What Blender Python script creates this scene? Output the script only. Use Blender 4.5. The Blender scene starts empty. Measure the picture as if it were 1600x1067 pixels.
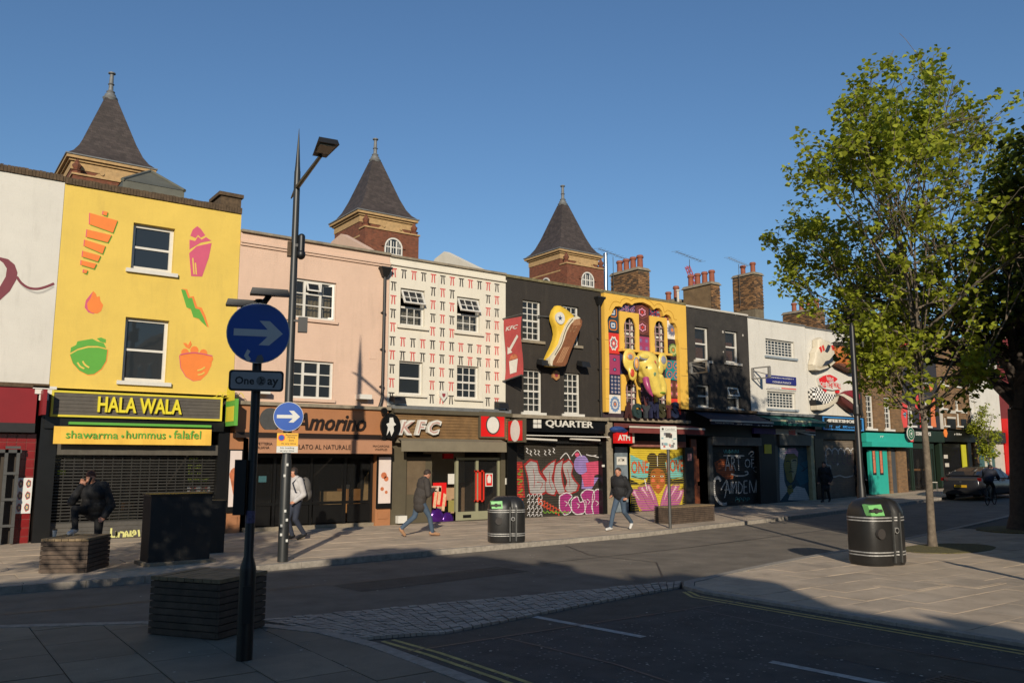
import bpy, bmesh, math, random
import numpy as np
from mathutils import Vector, Matrix
random.seed(7)
S = bpy.context.scene
COL = S.collection
# ------------------------------------------------------------------ camera, sky, sun, exposure
F_PX, CAM_H, YAW, PITCH = 1300.0, 1.9, math.radians(36.1), math.atan(187.5/1300)
cam = bpy.data.cameras.new('camera'); cam_o = bpy.data.objects.new('camera', cam); COL.objects.link(cam_o)
cam.sensor_width = 36; cam.lens = 36*F_PX/1600; cam.clip_end = 6000
cam_o.location = (0, 0, CAM_H); cam_o.rotation_euler = (math.pi/2+PITCH, 0, -YAW)
S.camera = cam_o
SUN_EL = math.radians(19.0); SDIR = Vector((0.570, 0.8216, 0)).normalized()
w = bpy.data.worlds.new('World'); S.world = w; w.use_nodes = True
nt = w.node_tree; sky = nt.nodes.new('ShaderNodeTexSky'); sky.sky_type = 'NISHITA'; sky.sun_disc = False
sky.sun_elevation = SUN_EL; sky.sun_rotation = math.atan2(-SDIR.x, -SDIR.y)
sky.air_density = 1.2; sky.dust_density = 0.1; sky.ozone_density = 5.5; sky.altitude = 100
nt.links.new(sky.outputs[0], nt.nodes['Background'].inputs[0]); nt.nodes['Background'].inputs[1].default_value = 0.10
sl = bpy.data.lights.new('sun', 'SUN'); sl.energy = 5.0; sl.angle = math.radians(0.53); sl.color = (1, 0.89, 0.72)
so = bpy.data.objects.new('sun', sl); COL.objects.link(so)
ld = Vector((SDIR.x*math.cos(SUN_EL), SDIR.y*math.cos(SUN_EL), -math.sin(SUN_EL)))
so.rotation_euler = ld.to_track_quat('-Z', 'Y').to_euler(); so.location = (-20, -30, 30)
S.view_settings.view_transform = 'Standard'; S.view_settings.look = 'None'; S.view_settings.gamma = 1; S.view_settings.exposure = 0.08
S.view_settings.use_curve_mapping = False
# ------------------------------------------------------------------ survey: photo measurements -> metres on the street's own planes
D = 23.0      # the terrace front stands on the plane y = 23 m; x runs along the street, z = 0 is the pavement
cp, sp, cyw, syw = math.cos(PITCH), math.sin(PITCH), math.cos(YAW), math.sin(YAW)
def ray(x, y):
    r = (x-800)/F_PX; u = (533.5-y)/F_PX; up = u*cp+sp; fw = cp-u*sp
    return fw*syw+r*cyw, fw*cyw-r*syw, up
def fac(x, y, Y=D):
    d = ray(x, y); t = Y/d[1]; return d[0]*t, CAM_H+d[2]*t
def gnd(x, y, z=0):
    d = ray(x, y); t = (z-CAM_H)/d[2]; return d[0]*t, d[1]*t
ZR = dict(a1=(0,230,3.9525), a2=(0,460,3.9525), a3=(0,680,3.9525), a4=(340,340,3.557), a5=(340,600,3.81), a6=(590,380,4.104), a7=(590,600,4.104), a8=(780,420,4.444),
          b1=(780,620,4.448), b2=(920,430,4.637), b3=(940,630,5.081), b4=(1050,460,4.852), b5=(1070,620,5.333), b6=(1320,520,3.811),
          c1=(80,100,4.85), c2=(480,200,4.85), c3=(800,280,5.336), c4=(950,390,4.324), c5=(320,440,4.106), d1=(930,540,8.889), d2=(850,460,8.8875), d4=(1260,500,6.67), d6=(930,440,8.893), d7=(620,690,6.667), d8=(1380,500,5.336), d9=(940,720,8.89), e1=(1260,690,9.7))
def zp(k, pts, Y=D):
    a, b, s = ZR[k]; return [fac(a+x/s, b+y/s, Y) for x, y in pts]
def zr(k, x0, y0, x1, y1, Y=D):       # a rectangle on the plane Y from its top-left and bottom-right corner
    (X0, Z1), (X1, Z0) = zp(k, [(x0, y0), (x1, y1)], Y); return X0, X1, Z0, Z1
def gz(x):                            # the street climbs gently towards the north
    return 0 if x < 16 else (0.00055*(x-16)**2 if x < 50 else 0.6358+0.0374*(x-50))
# ------------------------------------------------------------------ materials
def lin(c): return tuple(.75*((v/255)/12.92 if v/255 <= .04045 else ((v/255+.055)/1.055)**2.4) for v in c)
MATS = {}
def mat(name, rgb, rough=.75, var=.12, scale=3.0, bump=0.0, bscale=40, metal=0.0, spec=.5, brick=None, dirt=0.0, s8=True, streak=0.0):
    if name in MATS: return MATS[name]
    m = bpy.data.materials.new(name); m.use_nodes = True; MATS[name] = m
    n, L = m.node_tree.nodes, m.node_tree.links; b = n['Principled BSDF']
    c = lin(rgb) if s8 else rgb
    b.inputs['Roughness'].default_value = rough; b.inputs['Metallic'].default_value = metal; b.inputs['Specular IOR Level'].default_value = spec
    tc = n.new('ShaderNodeTexCoord'); src = tc.outputs['Object']
    col = None
    if var > 0:
        no = n.new('ShaderNodeTexNoise'); no.inputs['Scale'].default_value = scale; no.inputs['Detail'].default_value = 7; no.inputs['Roughness'].default_value = .65
        L.new(src, no.inputs['Vector'])
        rp = n.new('ShaderNodeValToRGB'); rp.color_ramp.elements[0].position = .28; rp.color_ramp.elements[1].position = .75
        rp.color_ramp.elements[0].color = (*[max(0, v*(1-var*1.6)) for v in c], 1); rp.color_ramp.elements[1].color = (*[min(1, v*(1+var)) for v in c], 1)
        L.new(no.outputs['Fac'], rp.inputs['Fac']); col = rp.outputs['Color']
    else:
        rg = n.new('ShaderNodeRGB'); rg.outputs[0].default_value = (*c, 1); col = rg.outputs[0]
    if dirt > 0 or streak > 0:       # weathering: grime blotches, rain streaks with shapes of their own
        no2 = n.new('ShaderNodeTexNoise'); no2.inputs['Scale'].default_value = 1.0; no2.inputs['Detail'].default_value = 9; no2.inputs['Roughness'].default_value = .72
        mp = n.new('ShaderNodeMapping'); mp.inputs['Scale'].default_value = (3.2, 3.2, .55 if streak > 0 else 2.4); L.new(src, mp.inputs['Vector']); L.new(mp.outputs[0], no2.inputs['Vector'])
        r2 = n.new('ShaderNodeValToRGB'); r2.color_ramp.elements[0].position = .52; r2.color_ramp.elements[1].position = .78
        r2.color_ramp.elements[0].color = (0, 0, 0, 1); r2.color_ramp.elements[1].color = (1, 1, 1, 1)
        L.new(no2.outputs['Fac'], r2.inputs['Fac'])
        mu = n.new('ShaderNodeMath'); mu.operation = 'MULTIPLY'; mu.inputs[1].default_value = max(dirt, streak); L.new(r2.outputs[0], mu.inputs[0])
        mx = n.new('ShaderNodeMix'); mx.data_type = 'RGBA'; mx.inputs['B'].default_value = (.09, .075, .055, 1)
        L.new(mu.outputs[0], mx.inputs['Factor']); L.new(col, mx.inputs['A']); col = mx.outputs['Result']
    bh = None
    if brick:                         # (brick length, course height, mortar rgb or None, strength)
        sx = n.new('ShaderNodeSeparateXYZ'); cb = n.new('ShaderNodeCombineXYZ'); L.new(src, sx.inputs[0])
        ad = n.new('ShaderNodeMath'); ad.operation = 'ADD'; L.new(sx.outputs['X'], ad.inputs[0]); L.new(sx.outputs['Y'], ad.inputs[1])
        L.new(ad.outputs[0], cb.inputs['X']); L.new(sx.outputs['Z'], cb.inputs['Y'])
        bt = n.new('ShaderNodeTexBrick'); L.new(cb.outputs[0], bt.inputs['Vector'])
        bt.inputs['Scale'].default_value = 1; bt.inputs['Brick Width'].default_value = brick[0]; bt.inputs['Row Height'].default_value = brick[1]
        bt.inputs['Mortar Size'].default_value = .008; bt.inputs['Mortar Smooth'].default_value = .3
        if brick[2] is not None:
            L.new(col, bt.inputs['Color1']); hs = n.new('ShaderNodeHueSaturation'); hs.inputs['Value'].default_value = .62; L.new(col, hs.inputs['Color']); L.new(hs.outputs[0], bt.inputs['Color2'])
            bt.inputs['Mortar'].default_value = (*lin(brick[2]), 1); col = bt.outputs['Color']
        bh = (bt.outputs['Fac'], brick[3])
    L.new(col, b.inputs['Base Color'])
    last = None
    if bh:
        bp = n.new('ShaderNodeBump'); bp.invert = True; bp.inputs['Strength'].default_value = bh[1]; bp.inputs['Distance'].default_value = .01; L.new(bh[0], bp.inputs['Height']); last = bp.outputs[0]
    if bump > 0:
        nb = n.new('ShaderNodeTexNoise'); nb.inputs['Scale'].default_value = bscale; nb.inputs['Detail'].default_value = 5; L.new(src, nb.inputs['Vector'])
        bp2 = n.new('ShaderNodeBump'); bp2.inputs['Strength'].default_value = bump; bp2.inputs['Distance'].default_value = .02; L.new(nb.outputs['Fac'], bp2.inputs['Height'])
        if last: L.new(last, bp2.inputs['Normal'])
        last = bp2.outputs[0]
    if last: L.new(last, b.inputs['Normal'])
    return m
def glass(name, tint=(.02, .025, .03), see=.0, rough=.03):
    if name in MATS: return MATS[name]
    m = bpy.data.materials.new(name); m.use_nodes = True; MATS[name] = m
    n, L = m.node_tree.nodes, m.node_tree.links; b = n['Principled BSDF']
    b.inputs['Base Color'].default_value = (*tint, 1); b.inputs['Roughness'].default_value = rough; b.inputs['Specular IOR Level'].default_value = .5
    tc = n.new('ShaderNodeTexCoord'); no = n.new('ShaderNodeTexNoise'); no.inputs['Scale'].default_value = 1.6; L.new(tc.outputs['Object'], no.inputs['Vector'])
    bp = n.new('ShaderNodeBump'); bp.inputs['Strength'].default_value = .08; bp.inputs['Distance'].default_value = .02; L.new(no.outputs['Fac'], bp.inputs['Height']); L.new(bp.outputs[0], b.inputs['Normal'])
    if see > 0:
        tr = n.new('ShaderNodeBsdfTransparent'); mx = n.new('ShaderNodeMixShader'); mx.inputs[0].default_value = see
        L.new(b.outputs[0], mx.inputs[1]); L.new(tr.outputs[0], mx.inputs[2]); L.new(mx.outputs[0], n['Material Output'].inputs[0])
    return m
def mandala(name, cols, petals=8, rings=3.0, tile=(1, 1)):
    if name in MATS: return MATS[name]
    m = bpy.data.materials.new(name); m.use_nodes = True; MATS[name] = m
    n, L = m.node_tree.nodes, m.node_tree.links; b = n['Principled BSDF']; b.inputs['Roughness'].default_value = .6
    tc = n.new('ShaderNodeTexCoord'); sx = n.new('ShaderNodeSeparateXYZ'); L.new(tc.outputs['Generated'], sx.inputs[0])
    def M(op, a, bb=None):
        k = n.new('ShaderNodeMath'); k.operation = op
        for i, v in enumerate((a, bb)):
            if v is None: continue
            if isinstance(v, (int, float)): k.inputs[i].default_value = v
            else: L.new(v, k.inputs[i])
        return k.outputs[0]
    u = M('SUBTRACT', M('FRACT', M('MULTIPLY', sx.outputs['X'], tile[0])), .5); v = M('SUBTRACT', M('FRACT', M('MULTIPLY', sx.outputs['Z'], tile[1])), .5)
    r = M('SQRT', M('ADD', M('MULTIPLY', u, u), M('MULTIPLY', v, v))); th = M('ARCTAN2', v, u)
    val = M('ADD', M('MULTIPLY', r, rings), M('MULTIPLY', M('COSINE', M('MULTIPLY', th, petals)), .09))
    ramp = n.new('ShaderNodeValToRGB'); ramp.color_ramp.interpolation = 'CONSTANT'; e = ramp.color_ramp.elements
    seq = cols; 
    for i, c in enumerate(seq):
        el = e[i] if i < 2 else e.new(i/len(seq)); el.position = i/len(seq); el.color = (*lin(c), 1)
    L.new(M('MULTIPLY', val, .62), ramp.inputs['Fac']); L.new(ramp.outputs[0], b.inputs['Base Color'])
    return m
# ------------------------------------------------------------------ mesh building
class MB:
    def __init__(s): s.v = []; s.f = []; s.mi = []; s.m = 0
    def add(s, vs, fs):
        o = len(s.v); s.v += [tuple(p) for p in vs]
        for f in fs: s.f.append(tuple(i+o for i in f)); s.mi.append(s.m)
        return s
    def box(s, x0, x1, y0, y1, z0, z1):
        v = [(x, y, z) for z in (z0, z1) for y in (y0, y1) for x in (x0, x1)]
        return s.add(v, [(0,2,3,1), (4,5,7,6), (0,1,5,4), (2,6,7,3), (0,4,6,2), (1,3,7,5)])
    def hexa(s, b, t):       # bottom 4 pts, top 4 pts (counter-clockwise)
        return s.add(list(b)+list(t), [(3,2,1,0), (4,5,6,7), (0,1,5,4), (1,2,6,5), (2,3,7,6), (3,0,4,7)])
    def prism(s, poly, y0, y1):   # polygon in xz, extruded along y
        n = len(poly)
        ar = sum(poly[i][0]*poly[(i+1) % n][1]-poly[(i+1) % n][0]*poly[i][1] for i in range(n))
        if ar < 0: poly = poly[::-1]
        v = [(x, y0, z) for x, z in poly]+[(x, y1, z) for x, z in poly]
        return s.add(v, [tuple(range(n)), tuple(range(2*n-1, n-1, -1))]+[(i, i+n, (i+1) % n+n, (i+1) % n) for i in range(n)])
    def prismx(s, poly, x0, x1):  # polygon in yz, extruded along x
        n = len(poly)
        v = [(x0, y, z) for y, z in poly]+[(x1, y, z) for y, z in poly]
        return s.add(v, [tuple(range(n-1, -1, -1)), tuple(range(n, 2*n))]+[(i, (i+1) % n, (i+1) % n+n, i+n) for i in range(n)])
    def prismz(s, poly, z0, z1):
        n = len(poly); ar = sum(poly[i][0]*poly[(i+1) % n][1]-poly[(i+1) % n][0]*poly[i][1] for i in range(n))
        if ar < 0: poly = poly[::-1]
        v = [(x, y, z0) for x, y in poly]+[(x, y, z1) for x, y in poly]
        return s.add(v, [tuple(range(n-1, -1, -1)), tuple(range(n, 2*n))]+[(i, (i+1) % n, (i+1) % n+n, i+n) for i in range(n)])
    def cyl(s, p0, p1, r0, r1=None, n=12):
        r1 = r0 if r1 is None else r1; p0 = Vector(p0); p1 = Vector(p1); d = (p1-p0).normalized()
        a = d.orthogonal().normalized(); b = d.cross(a); v = []
        for p, r in ((p0, r0), (p1, r1)):
            v += [p+(a*math.cos(t)+b*math.sin(t))*r for t in [2*math.pi*i/n for i in range(n)]]
        return s.add(v, [tuple(range(n-1, -1, -1)), tuple(range(n, 2*n))]+[(i, (i+1) % n, (i+1) % n+n, i+n) for i in range(n)])
    def tube(s, pts, rad, n=8):
        pts = [Vector(p) for p in pts]; k = len(pts); rad = rad if isinstance(rad, (list, tuple)) else [rad]*k
        v = []; ref = None
        for i, p in enumerate(pts):
            d = (pts[min(i+1, k-1)]-pts[max(i-1, 0)]).normalized()
            if ref is None: ref = d.orthogonal().normalized()
            a = (ref-d*ref.dot(d)); a = a.normalized() if a.length > 1e-5 else d.orthogonal().normalized(); ref = a; b = d.cross(a)
            v += [p+(a*math.cos(t)+b*math.sin(t))*rad[i] for t in [2*math.pi*j/n for j in range(n)]]
        f = [tuple(range(n-1, -1, -1)), tuple(range((k-1)*n, k*n))]
        for i in range(k-1): f += [(i*n+j, i*n+(j+1) % n, (i+1)*n+(j+1) % n, (i+1)*n+j) for j in range(n)]
        return s.add(v, f)
    def lathe(s, prof, c=(0, 0, 0), n=16, sx=1, sy=1):   # prof: (r, z) bottom to top
        v = []; k = len(prof)
        for r, z in prof: v += [(c[0]+r*sx*math.cos(2*math.pi*j/n), c[1]+r*sy*math.sin(2*math.pi*j/n), c[2]+z) for j in range(n)]
        f = [tuple(range(n-1, -1, -1)), tuple(range((k-1)*n, k*n))]
        for i in range(k-1): f += [(i*n+j, i*n+(j+1) % n, (i+1)*n+(j+1) % n, (i+1)*n+j) for j in range(n)]
        return s.add(v, f)
    def ell(s, c, r, n=14, k=8):
        v = []; f = []
        for i in range(k+1):
            a = math.pi*i/k
            v += [(c[0]+r[0]*math.sin(a)*math.cos(2*math.pi*j/n), c[1]+r[1]*math.sin(a)*math.sin(2*math.pi*j/n), c[2]-r[2]*math.cos(a)) for j in range(n)]
        for i in range(k): f += [(i*n+j, i*n+(j+1) % n, (i+1)*n+(j+1) % n, (i+1)*n+j) for j in range(n)]
        return s.add(v, f)
    def stroke(s, pts, wd, y, th=.004, closed=False, smooth=True):   # a flat painted ribbon in the xz plane
        P = [Vector(p) for p in pts]
        if smooth and len(P) > 2:
            Q = []; m = len(P); seg = m if closed else m-1
            for i in range(seg):
                p0, p1, p2, p3 = (P[(i-1) % m] if closed or i > 0 else P[0]), P[i], P[(i+1) % m], (P[(i+2) % m] if closed or i+2 < m else P[-1])
                for t in (0, .25, .5, .75): Q.append(.5*((2*p1)+(p2-p0)*t+(2*p0-5*p1+4*p2-p3)*t*t+(3*p1-p0-3*p2+p3)*t**3))
            Q.append(P[0] if closed else P[-1]); P = Q
        wl = wd if isinstance(wd, (list, tuple)) else None; v = []; k = len(P)
        for i, p in enumerate(P):
            d = P[min(i+1, k-1)]-P[max(i-1, 0)]
            if closed and i in (0, k-1): d = P[1]-P[k-2]
            d = d.normalized() if d.length > 1e-9 else Vector((1, 0)); nn = Vector((-d.y, d.x))
            wi = (wl[0]+(wl[1]-wl[0])*i/(k-1) if wl else wd)/2
            v += [(p.x+nn.x*wi, y, p.y+nn.y*wi), (p.x-nn.x*wi, y, p.y-nn.y*wi)]
        return s.add(v, [(2*i, 2*i+1, 2*i+3, 2*i+2) for i in range(k-1)])
    def mesh(s, name, mats, o=(0, 0, 0), smooth=False):
        me = bpy.data.meshes.new(name)
        me.from_pydata([(a-o[0], b-o[1], c-o[2]) for a, b, c in s.v], [], s.f)
        for m in (mats if isinstance(mats, (list, tuple)) else [mats]): me.materials.append(m)
        me.polygons.foreach_set('material_index', s.mi)
        if smooth: me.polygons.foreach_set('use_smooth', [True]*len(s.f)); me.set_sharp_from_angle(angle=math.radians(40))
        me.update(); return me
def link(name, me, parent=None):
    o = bpy.data.objects.new(name, me); COL.objects.link(o)
    if parent: o.parent = parent
    return o
def tag(o, label=None, cat=None, group=None, kind=None):
    for k, v in (('label', label), ('category', cat), ('group', group), ('kind', kind)):
        if v: o[k] = v
    return o
def part(root, name, mb, mats, smooth=False, label=None, kind=None, up=None):
    """A part: its vertices are world coordinates, stored relative to the thing's base. up = the part that it is a sub-part of."""
    o = link(name, mb.mesh(name, mats, root.location, smooth), up or root)
    return tag(o, label, kind=kind)
def lpart(root, name, mb, mats, smooth=False, up=None, kind=None):   # vertices already in the thing's own frame
    o = link(name, mb.mesh(name, mats, (0, 0, 0), smooth), up or root); return tag(o, kind=kind)
def thing(name, label, cat, loc, rz=0, group=None):
    o = link(name, None); o.location = loc; o.rotation_euler = (0, 0, rz); return tag(o, label, cat, group)
def single(name, mb, mats, label, cat, loc=(0, 0, 0), smooth=False, group=None, kind=None):
    o = link(name, mb.mesh(name, mats, loc, smooth)); o.location = loc; return tag(o, label, cat, group, kind)
def kids_copy(src, dst):
    for ch in [c for c in src.children]:
        c = ch.copy(); COL.objects.link(c); c.parent = dst
        for g in ch.children:
            d = g.copy(); COL.objects.link(d); d.parent = c
def dup(src, loc, rz, label, group=None):
    r = src.copy(); COL.objects.link(r); r.location = loc; r.rotation_euler = (0, 0, rz); r['label'] = label
    if group: r['group'] = group
    kids_copy(src, r); return r
_txt = {}
def text_mb(mb, s, x0, x1, z0, z1, y, th=.01, shear=0.0, bold=0.0, rot=0.0, n=2, face='front'):
    """Lettering fitted into a rectangle of the xz plane, facing the street (-y), added to mb."""
    key = (s, shear, bold, n)
    if key not in _txt:
        cu = bpy.data.curves.new('t', 'FONT'); cu.body = s; cu.shear = shear; cu.offset = bold; cu.resolution_u = n; cu.size = 1
        ob = bpy.data.objects.new('t', cu); COL.objects.link(ob); dg = bpy.context.evaluated_depsgraph_get(); dg.update()
        me = bpy.data.meshes.new_from_object(ob.evaluated_get(dg)); COL.objects.unlink(ob); bpy.data.objects.remove(ob)
        _txt[key] = ([tuple(v.co) for v in me.vertices], [tuple(p.vertices) for p in me.polygons]); bpy.data.meshes.remove(me)
    V, Fc = _txt[key]
    ax = min(v[0] for v in V); bx = max(v[0] for v in V); ay = min(v[1] for v in V); by = max(v[1] for v in V)
    kx = (x1-x0)/(bx-ax); kz = (z1-z0)/(by-ay)
    cx, cz = (x0+x1)/2, (z0+z1)/2; c, sn = math.cos(rot), math.sin(rot); P = []
    for v in V:
        a, b = x0+(v[0]-ax)*kx-cx, z0+(v[1]-ay)*kz-cz; P.append((cx+a*c-b*sn, cz+a*sn+b*c))
    n0 = len(V)
    vs = [(a, y, b) for a, b in P]
    fs = [f for f in Fc]
    if th > .006:
        vs += [(a, y+th, b) for a, b in P]
        cnt = {}
        for f in Fc:
            for i in range(len(f)):
                e = (f[i], f[(i+1) % len(f)]); cnt[e] = 1
        for e in cnt:
            if (e[1], e[0]) not in cnt: fs.append((e[1], e[0], e[0]+n0, e[1]+n0))
    return mb.add(vs, fs)
def text_px(mb, s, k, x0, y0, x1, y1, Y, **kw):
    r = zr(k, x0, y0, x1, y1, Y); return text_mb(mb, s, *r, Y, **kw)
# ------------------------------------------------------------------ ground, roads, pavements
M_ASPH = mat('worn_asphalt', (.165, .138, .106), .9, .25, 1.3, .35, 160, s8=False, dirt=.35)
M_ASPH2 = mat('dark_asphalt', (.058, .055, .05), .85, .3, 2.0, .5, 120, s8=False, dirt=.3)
def speckle(m, amt, scale, colr, thr=.12):    # pale aggregate and flattened gum
    n, L = m.node_tree.nodes, m.node_tree.links; b = n['Principled BSDF']; src = b.inputs['Base Color'].links[0].from_socket
    tc = n.new('ShaderNodeTexCoord'); vo = n.new('ShaderNodeTexVoronoi'); vo.inputs['Scale'].default_value = scale; L.new(tc.outputs['Object'], vo.inputs['Vector'])
    lt = n.new('ShaderNodeMath'); lt.operation = 'LESS_THAN'; lt.inputs[1].default_value = thr; L.new(vo.outputs['Distance'], lt.inputs[0])
    sx = n.new('ShaderNodeSeparateColor'); L.new(vo.outputs['Color'], sx.inputs[0]); g = n.new('ShaderNodeMath'); g.operation = 'GREATER_THAN'; g.inputs[1].default_value = 1-amt; L.new(sx.outputs[0], g.inputs[0])
    mu = n.new('ShaderNodeMath'); mu.operation = 'MULTIPLY'; L.new(lt.outputs[0], mu.inputs[0]); L.new(g.outputs[0], mu.inputs[1])
    mx = n.new('ShaderNodeMix'); mx.data_type = 'RGBA'; mx.inputs['B'].default_value = (*colr, 1); L.new(mu.outputs[0], mx.inputs['Factor']); L.new(src, mx.inputs['A']); L.new(mx.outputs['Result'], b.inputs['Base Color'])
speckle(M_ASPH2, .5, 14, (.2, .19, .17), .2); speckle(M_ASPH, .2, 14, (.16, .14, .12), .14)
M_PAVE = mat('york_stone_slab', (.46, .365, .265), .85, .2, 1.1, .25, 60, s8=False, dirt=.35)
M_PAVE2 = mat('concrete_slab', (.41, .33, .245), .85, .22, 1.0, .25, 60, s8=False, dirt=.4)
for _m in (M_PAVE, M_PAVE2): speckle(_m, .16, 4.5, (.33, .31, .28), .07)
M_JOINT = mat('sandy_joint', (.06, .052, .043), .95, .2, 6, s8=False)
M_KERB = mat('granite_kerb', (.3, .265, .22), .8, .25, 9, .2, 90, s8=False)
M_SETT = mat('granite_sett', (.36, .31, .255), .75, .3, 4, .3, 50, s8=False)
M_YEL = mat('faded_yellow_line_paint', (.48, .38, .12), .8, .3, 9, .2, 80, s8=False, dirt=.6)
M_WHL = mat('worn_white_line_paint', (.42, .41, .38), .8, .3, 9, .2, 80, s8=False, dirt=.8)
M_IRON = mat('cast_iron_cover', (.06, .055, .05), .55, .2, 20, .4, 60, metal=.6, s8=False)
def ground_mesh(name, poly, zt, zb=None, cut=2.0, m=None, kind='structure'):
    bm = bmesh.new(); vs = [bm.verts.new((x, y, 0)) for x, y in poly]; fc = bm.faces.new(vs); bm.normal_update()
    if fc.normal.z < 0: bmesh.ops.reverse_faces(bm, faces=[fc])
    xs = [p[0] for p in poly]; x = max(16, math.floor(min(xs)))
    while x < min(max(xs), 140):
        bmesh.ops.bisect_plane(bm, geom=bm.verts[:]+bm.edges[:]+bm.faces[:], plane_co=(x, 0, 0), plane_no=(1, 0, 0)); x += cut
    if zb is not None:
        top = bm.faces[:]; r = bmesh.ops.extrude_face_region(bm, geom=top); nv = [g for g in r['geom'] if isinstance(g, bmesh.types.BMVert)]
        for v in nv: v.co.z = zt
        for v in bm.verts:
            if v not in set(nv): v.co.z = zb
        bmesh.ops.delete(bm, geom=[f for f in bm.faces if all(v.co.z == zb for v in f.verts)], context='FACES_ONLY')
    else:
        for v in bm.verts: v.co.z = zt
    for v in bm.verts: v.co.z += gz(v.co.x)
    bmesh.ops.recalc_face_normals(bm, faces=bm.faces[:])
    me = bpy.data.meshes.new(name); bm.to_mesh(me); bm.free(); me.materials.append(m)
    if zb is None and len(me.polygons) and me.polygons[0].normal.z < 0: me.flip_normals()
    return tag(link(name, me), kind=kind)
g = MB(); g.add([(-3000, -3000, -.6), (3000, -3000, -.6), (3000, 3000, -.6), (-3000, 3000, -.6)], [(0, 1, 2, 3)])
tag(link('ground', g.mesh('ground', M_ASPH)), kind='structure')
RZ = -.11
road = ground_mesh('road', [(-90, -60), (160, -60), (160, 30), (-90, 30)], RZ, m=M_ASPH)
KL = [(4.3, -40), (4.3, 6.4), (4.27, 8.2), (4.1, 9.2), (3.62, 10.1), (2.56, 11.0), (1.1, 11.75), (-6, 13.6), (-60, 27.5), (-60, -40)]      # near pavement, outer kerb line
KI = [(9.75, -40), (9.75, 6.5), (9.78, 8.6), (9.95, 9.15), (10.35, 9.5), (12.16, 9.93), (14.52, 10.42), (17.0, 10.8), (40, 15.0), (140, 34), (140, -40)]
KF = [(-60, 15.0), (3.5, 15.25), (8.3, 15.8), (16.3, 16.5), (20, 17.2), (30, 18.6), (40, 19.8), (60, 21.2), (140, 25), (140, 60), (-60, 60)]
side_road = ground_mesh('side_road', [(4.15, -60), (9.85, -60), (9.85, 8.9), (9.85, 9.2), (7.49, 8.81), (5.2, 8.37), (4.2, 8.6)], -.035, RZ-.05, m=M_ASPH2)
def inset(poly, d):
    out = []; n = len(poly); ar = sum(poly[i][0]*poly[(i+1) % n][1]-poly[(i+1) % n][0]*poly[i][1] for i in range(n)); sg = 1 if ar > 0 else -1
    for i in range(n):
        a, b, c = Vector(poly[i-1]), Vector(poly[i]), Vector(poly[(i+1) % n])
        n1 = Vector((-(b-a).y, (b-a).x)).normalized()*sg; n2 = Vector((-(c-b).y, (c-b).x)).normalized()*sg
        m = (n1+n2).normalized(); out.append(tuple(b+m*d/max(.4, m.dot(n1))))
    return out
def clip(poly, cv, single=False):      # Sutherland-Hodgman against a convex polygon (counter-clockwise)
    for i in range(1 if single else len(cv)):
        a, b = cv[i], cv[(i+1) % len(cv)]; out = []
        def sd(p): return (b[0]-a[0])*(p[1]-a[1])-(b[1]-a[1])*(p[0]-a[0])
        for j in range(len(poly)):
            p, q = poly[j], poly[(j+1) % len(poly)]; sp_, sq = sd(p), sd(q)
            if sp_ >= 0: out.append(p)
            if (sp_ >= 0) != (sq >= 0): t = sp_/(sp_-sq); out.append((p[0]+(q[0]-p[0])*t, p[1]+(q[1]-p[1])*t))
        poly = out
        if len(poly) < 3: return []
    return poly
def clip_local(poly, cv):      # only the stretch of outline beside the slab (the outline as a whole may be concave)
    ax, bx = min(p[0] for p in poly)-.3, max(p[0] for p in poly)+.3; ay, by = min(p[1] for p in poly)-.6, max(p[1] for p in poly)+.6
    for i in range(len(cv)):
        a, b = cv[i], cv[(i+1) % len(cv)]
        if max(a[0], b[0]) < ax or min(a[0], b[0]) > bx or max(a[1], b[1]) < ay or min(a[1], b[1]) > by: continue
        poly = clip(poly, [a, b], True)
        if len(poly) < 3: return []
    c = (sum(p[0] for p in poly)/len(poly), sum(p[1] for p in poly)/len(poly)); ins = False     # wholly outside slabs drop out
    for i in range(len(cv)):
        a, b = cv[i], cv[i-1]
        if (a[1] > c[1]) != (b[1] > c[1]) and c[0] < (b[0]-a[0])*(c[1]-a[1])/(b[1]-a[1])+a[0]: ins = not ins
    return poly if ins else []
def slab_obj(name, poly, z0, z1, m, parent):
    mb = MB(); n = len(poly); ar = sum(poly[i][0]*poly[(i+1) % n][1]-poly[(i+1) % n][0]*poly[i][1] for i in range(n))
    if ar < 0: poly = poly[::-1]
    v = [(x, y, z1+gz(x)) for x, y in poly]+[(x, y, z0+gz(x)) for x, y in poly]
    mb.add(v, [tuple(range(n))]+[(i, i+n, (i+1) % n+n, (i+1) % n) for i in range(n)])
    return link(name, mb.mesh(name, m), parent)
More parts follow.
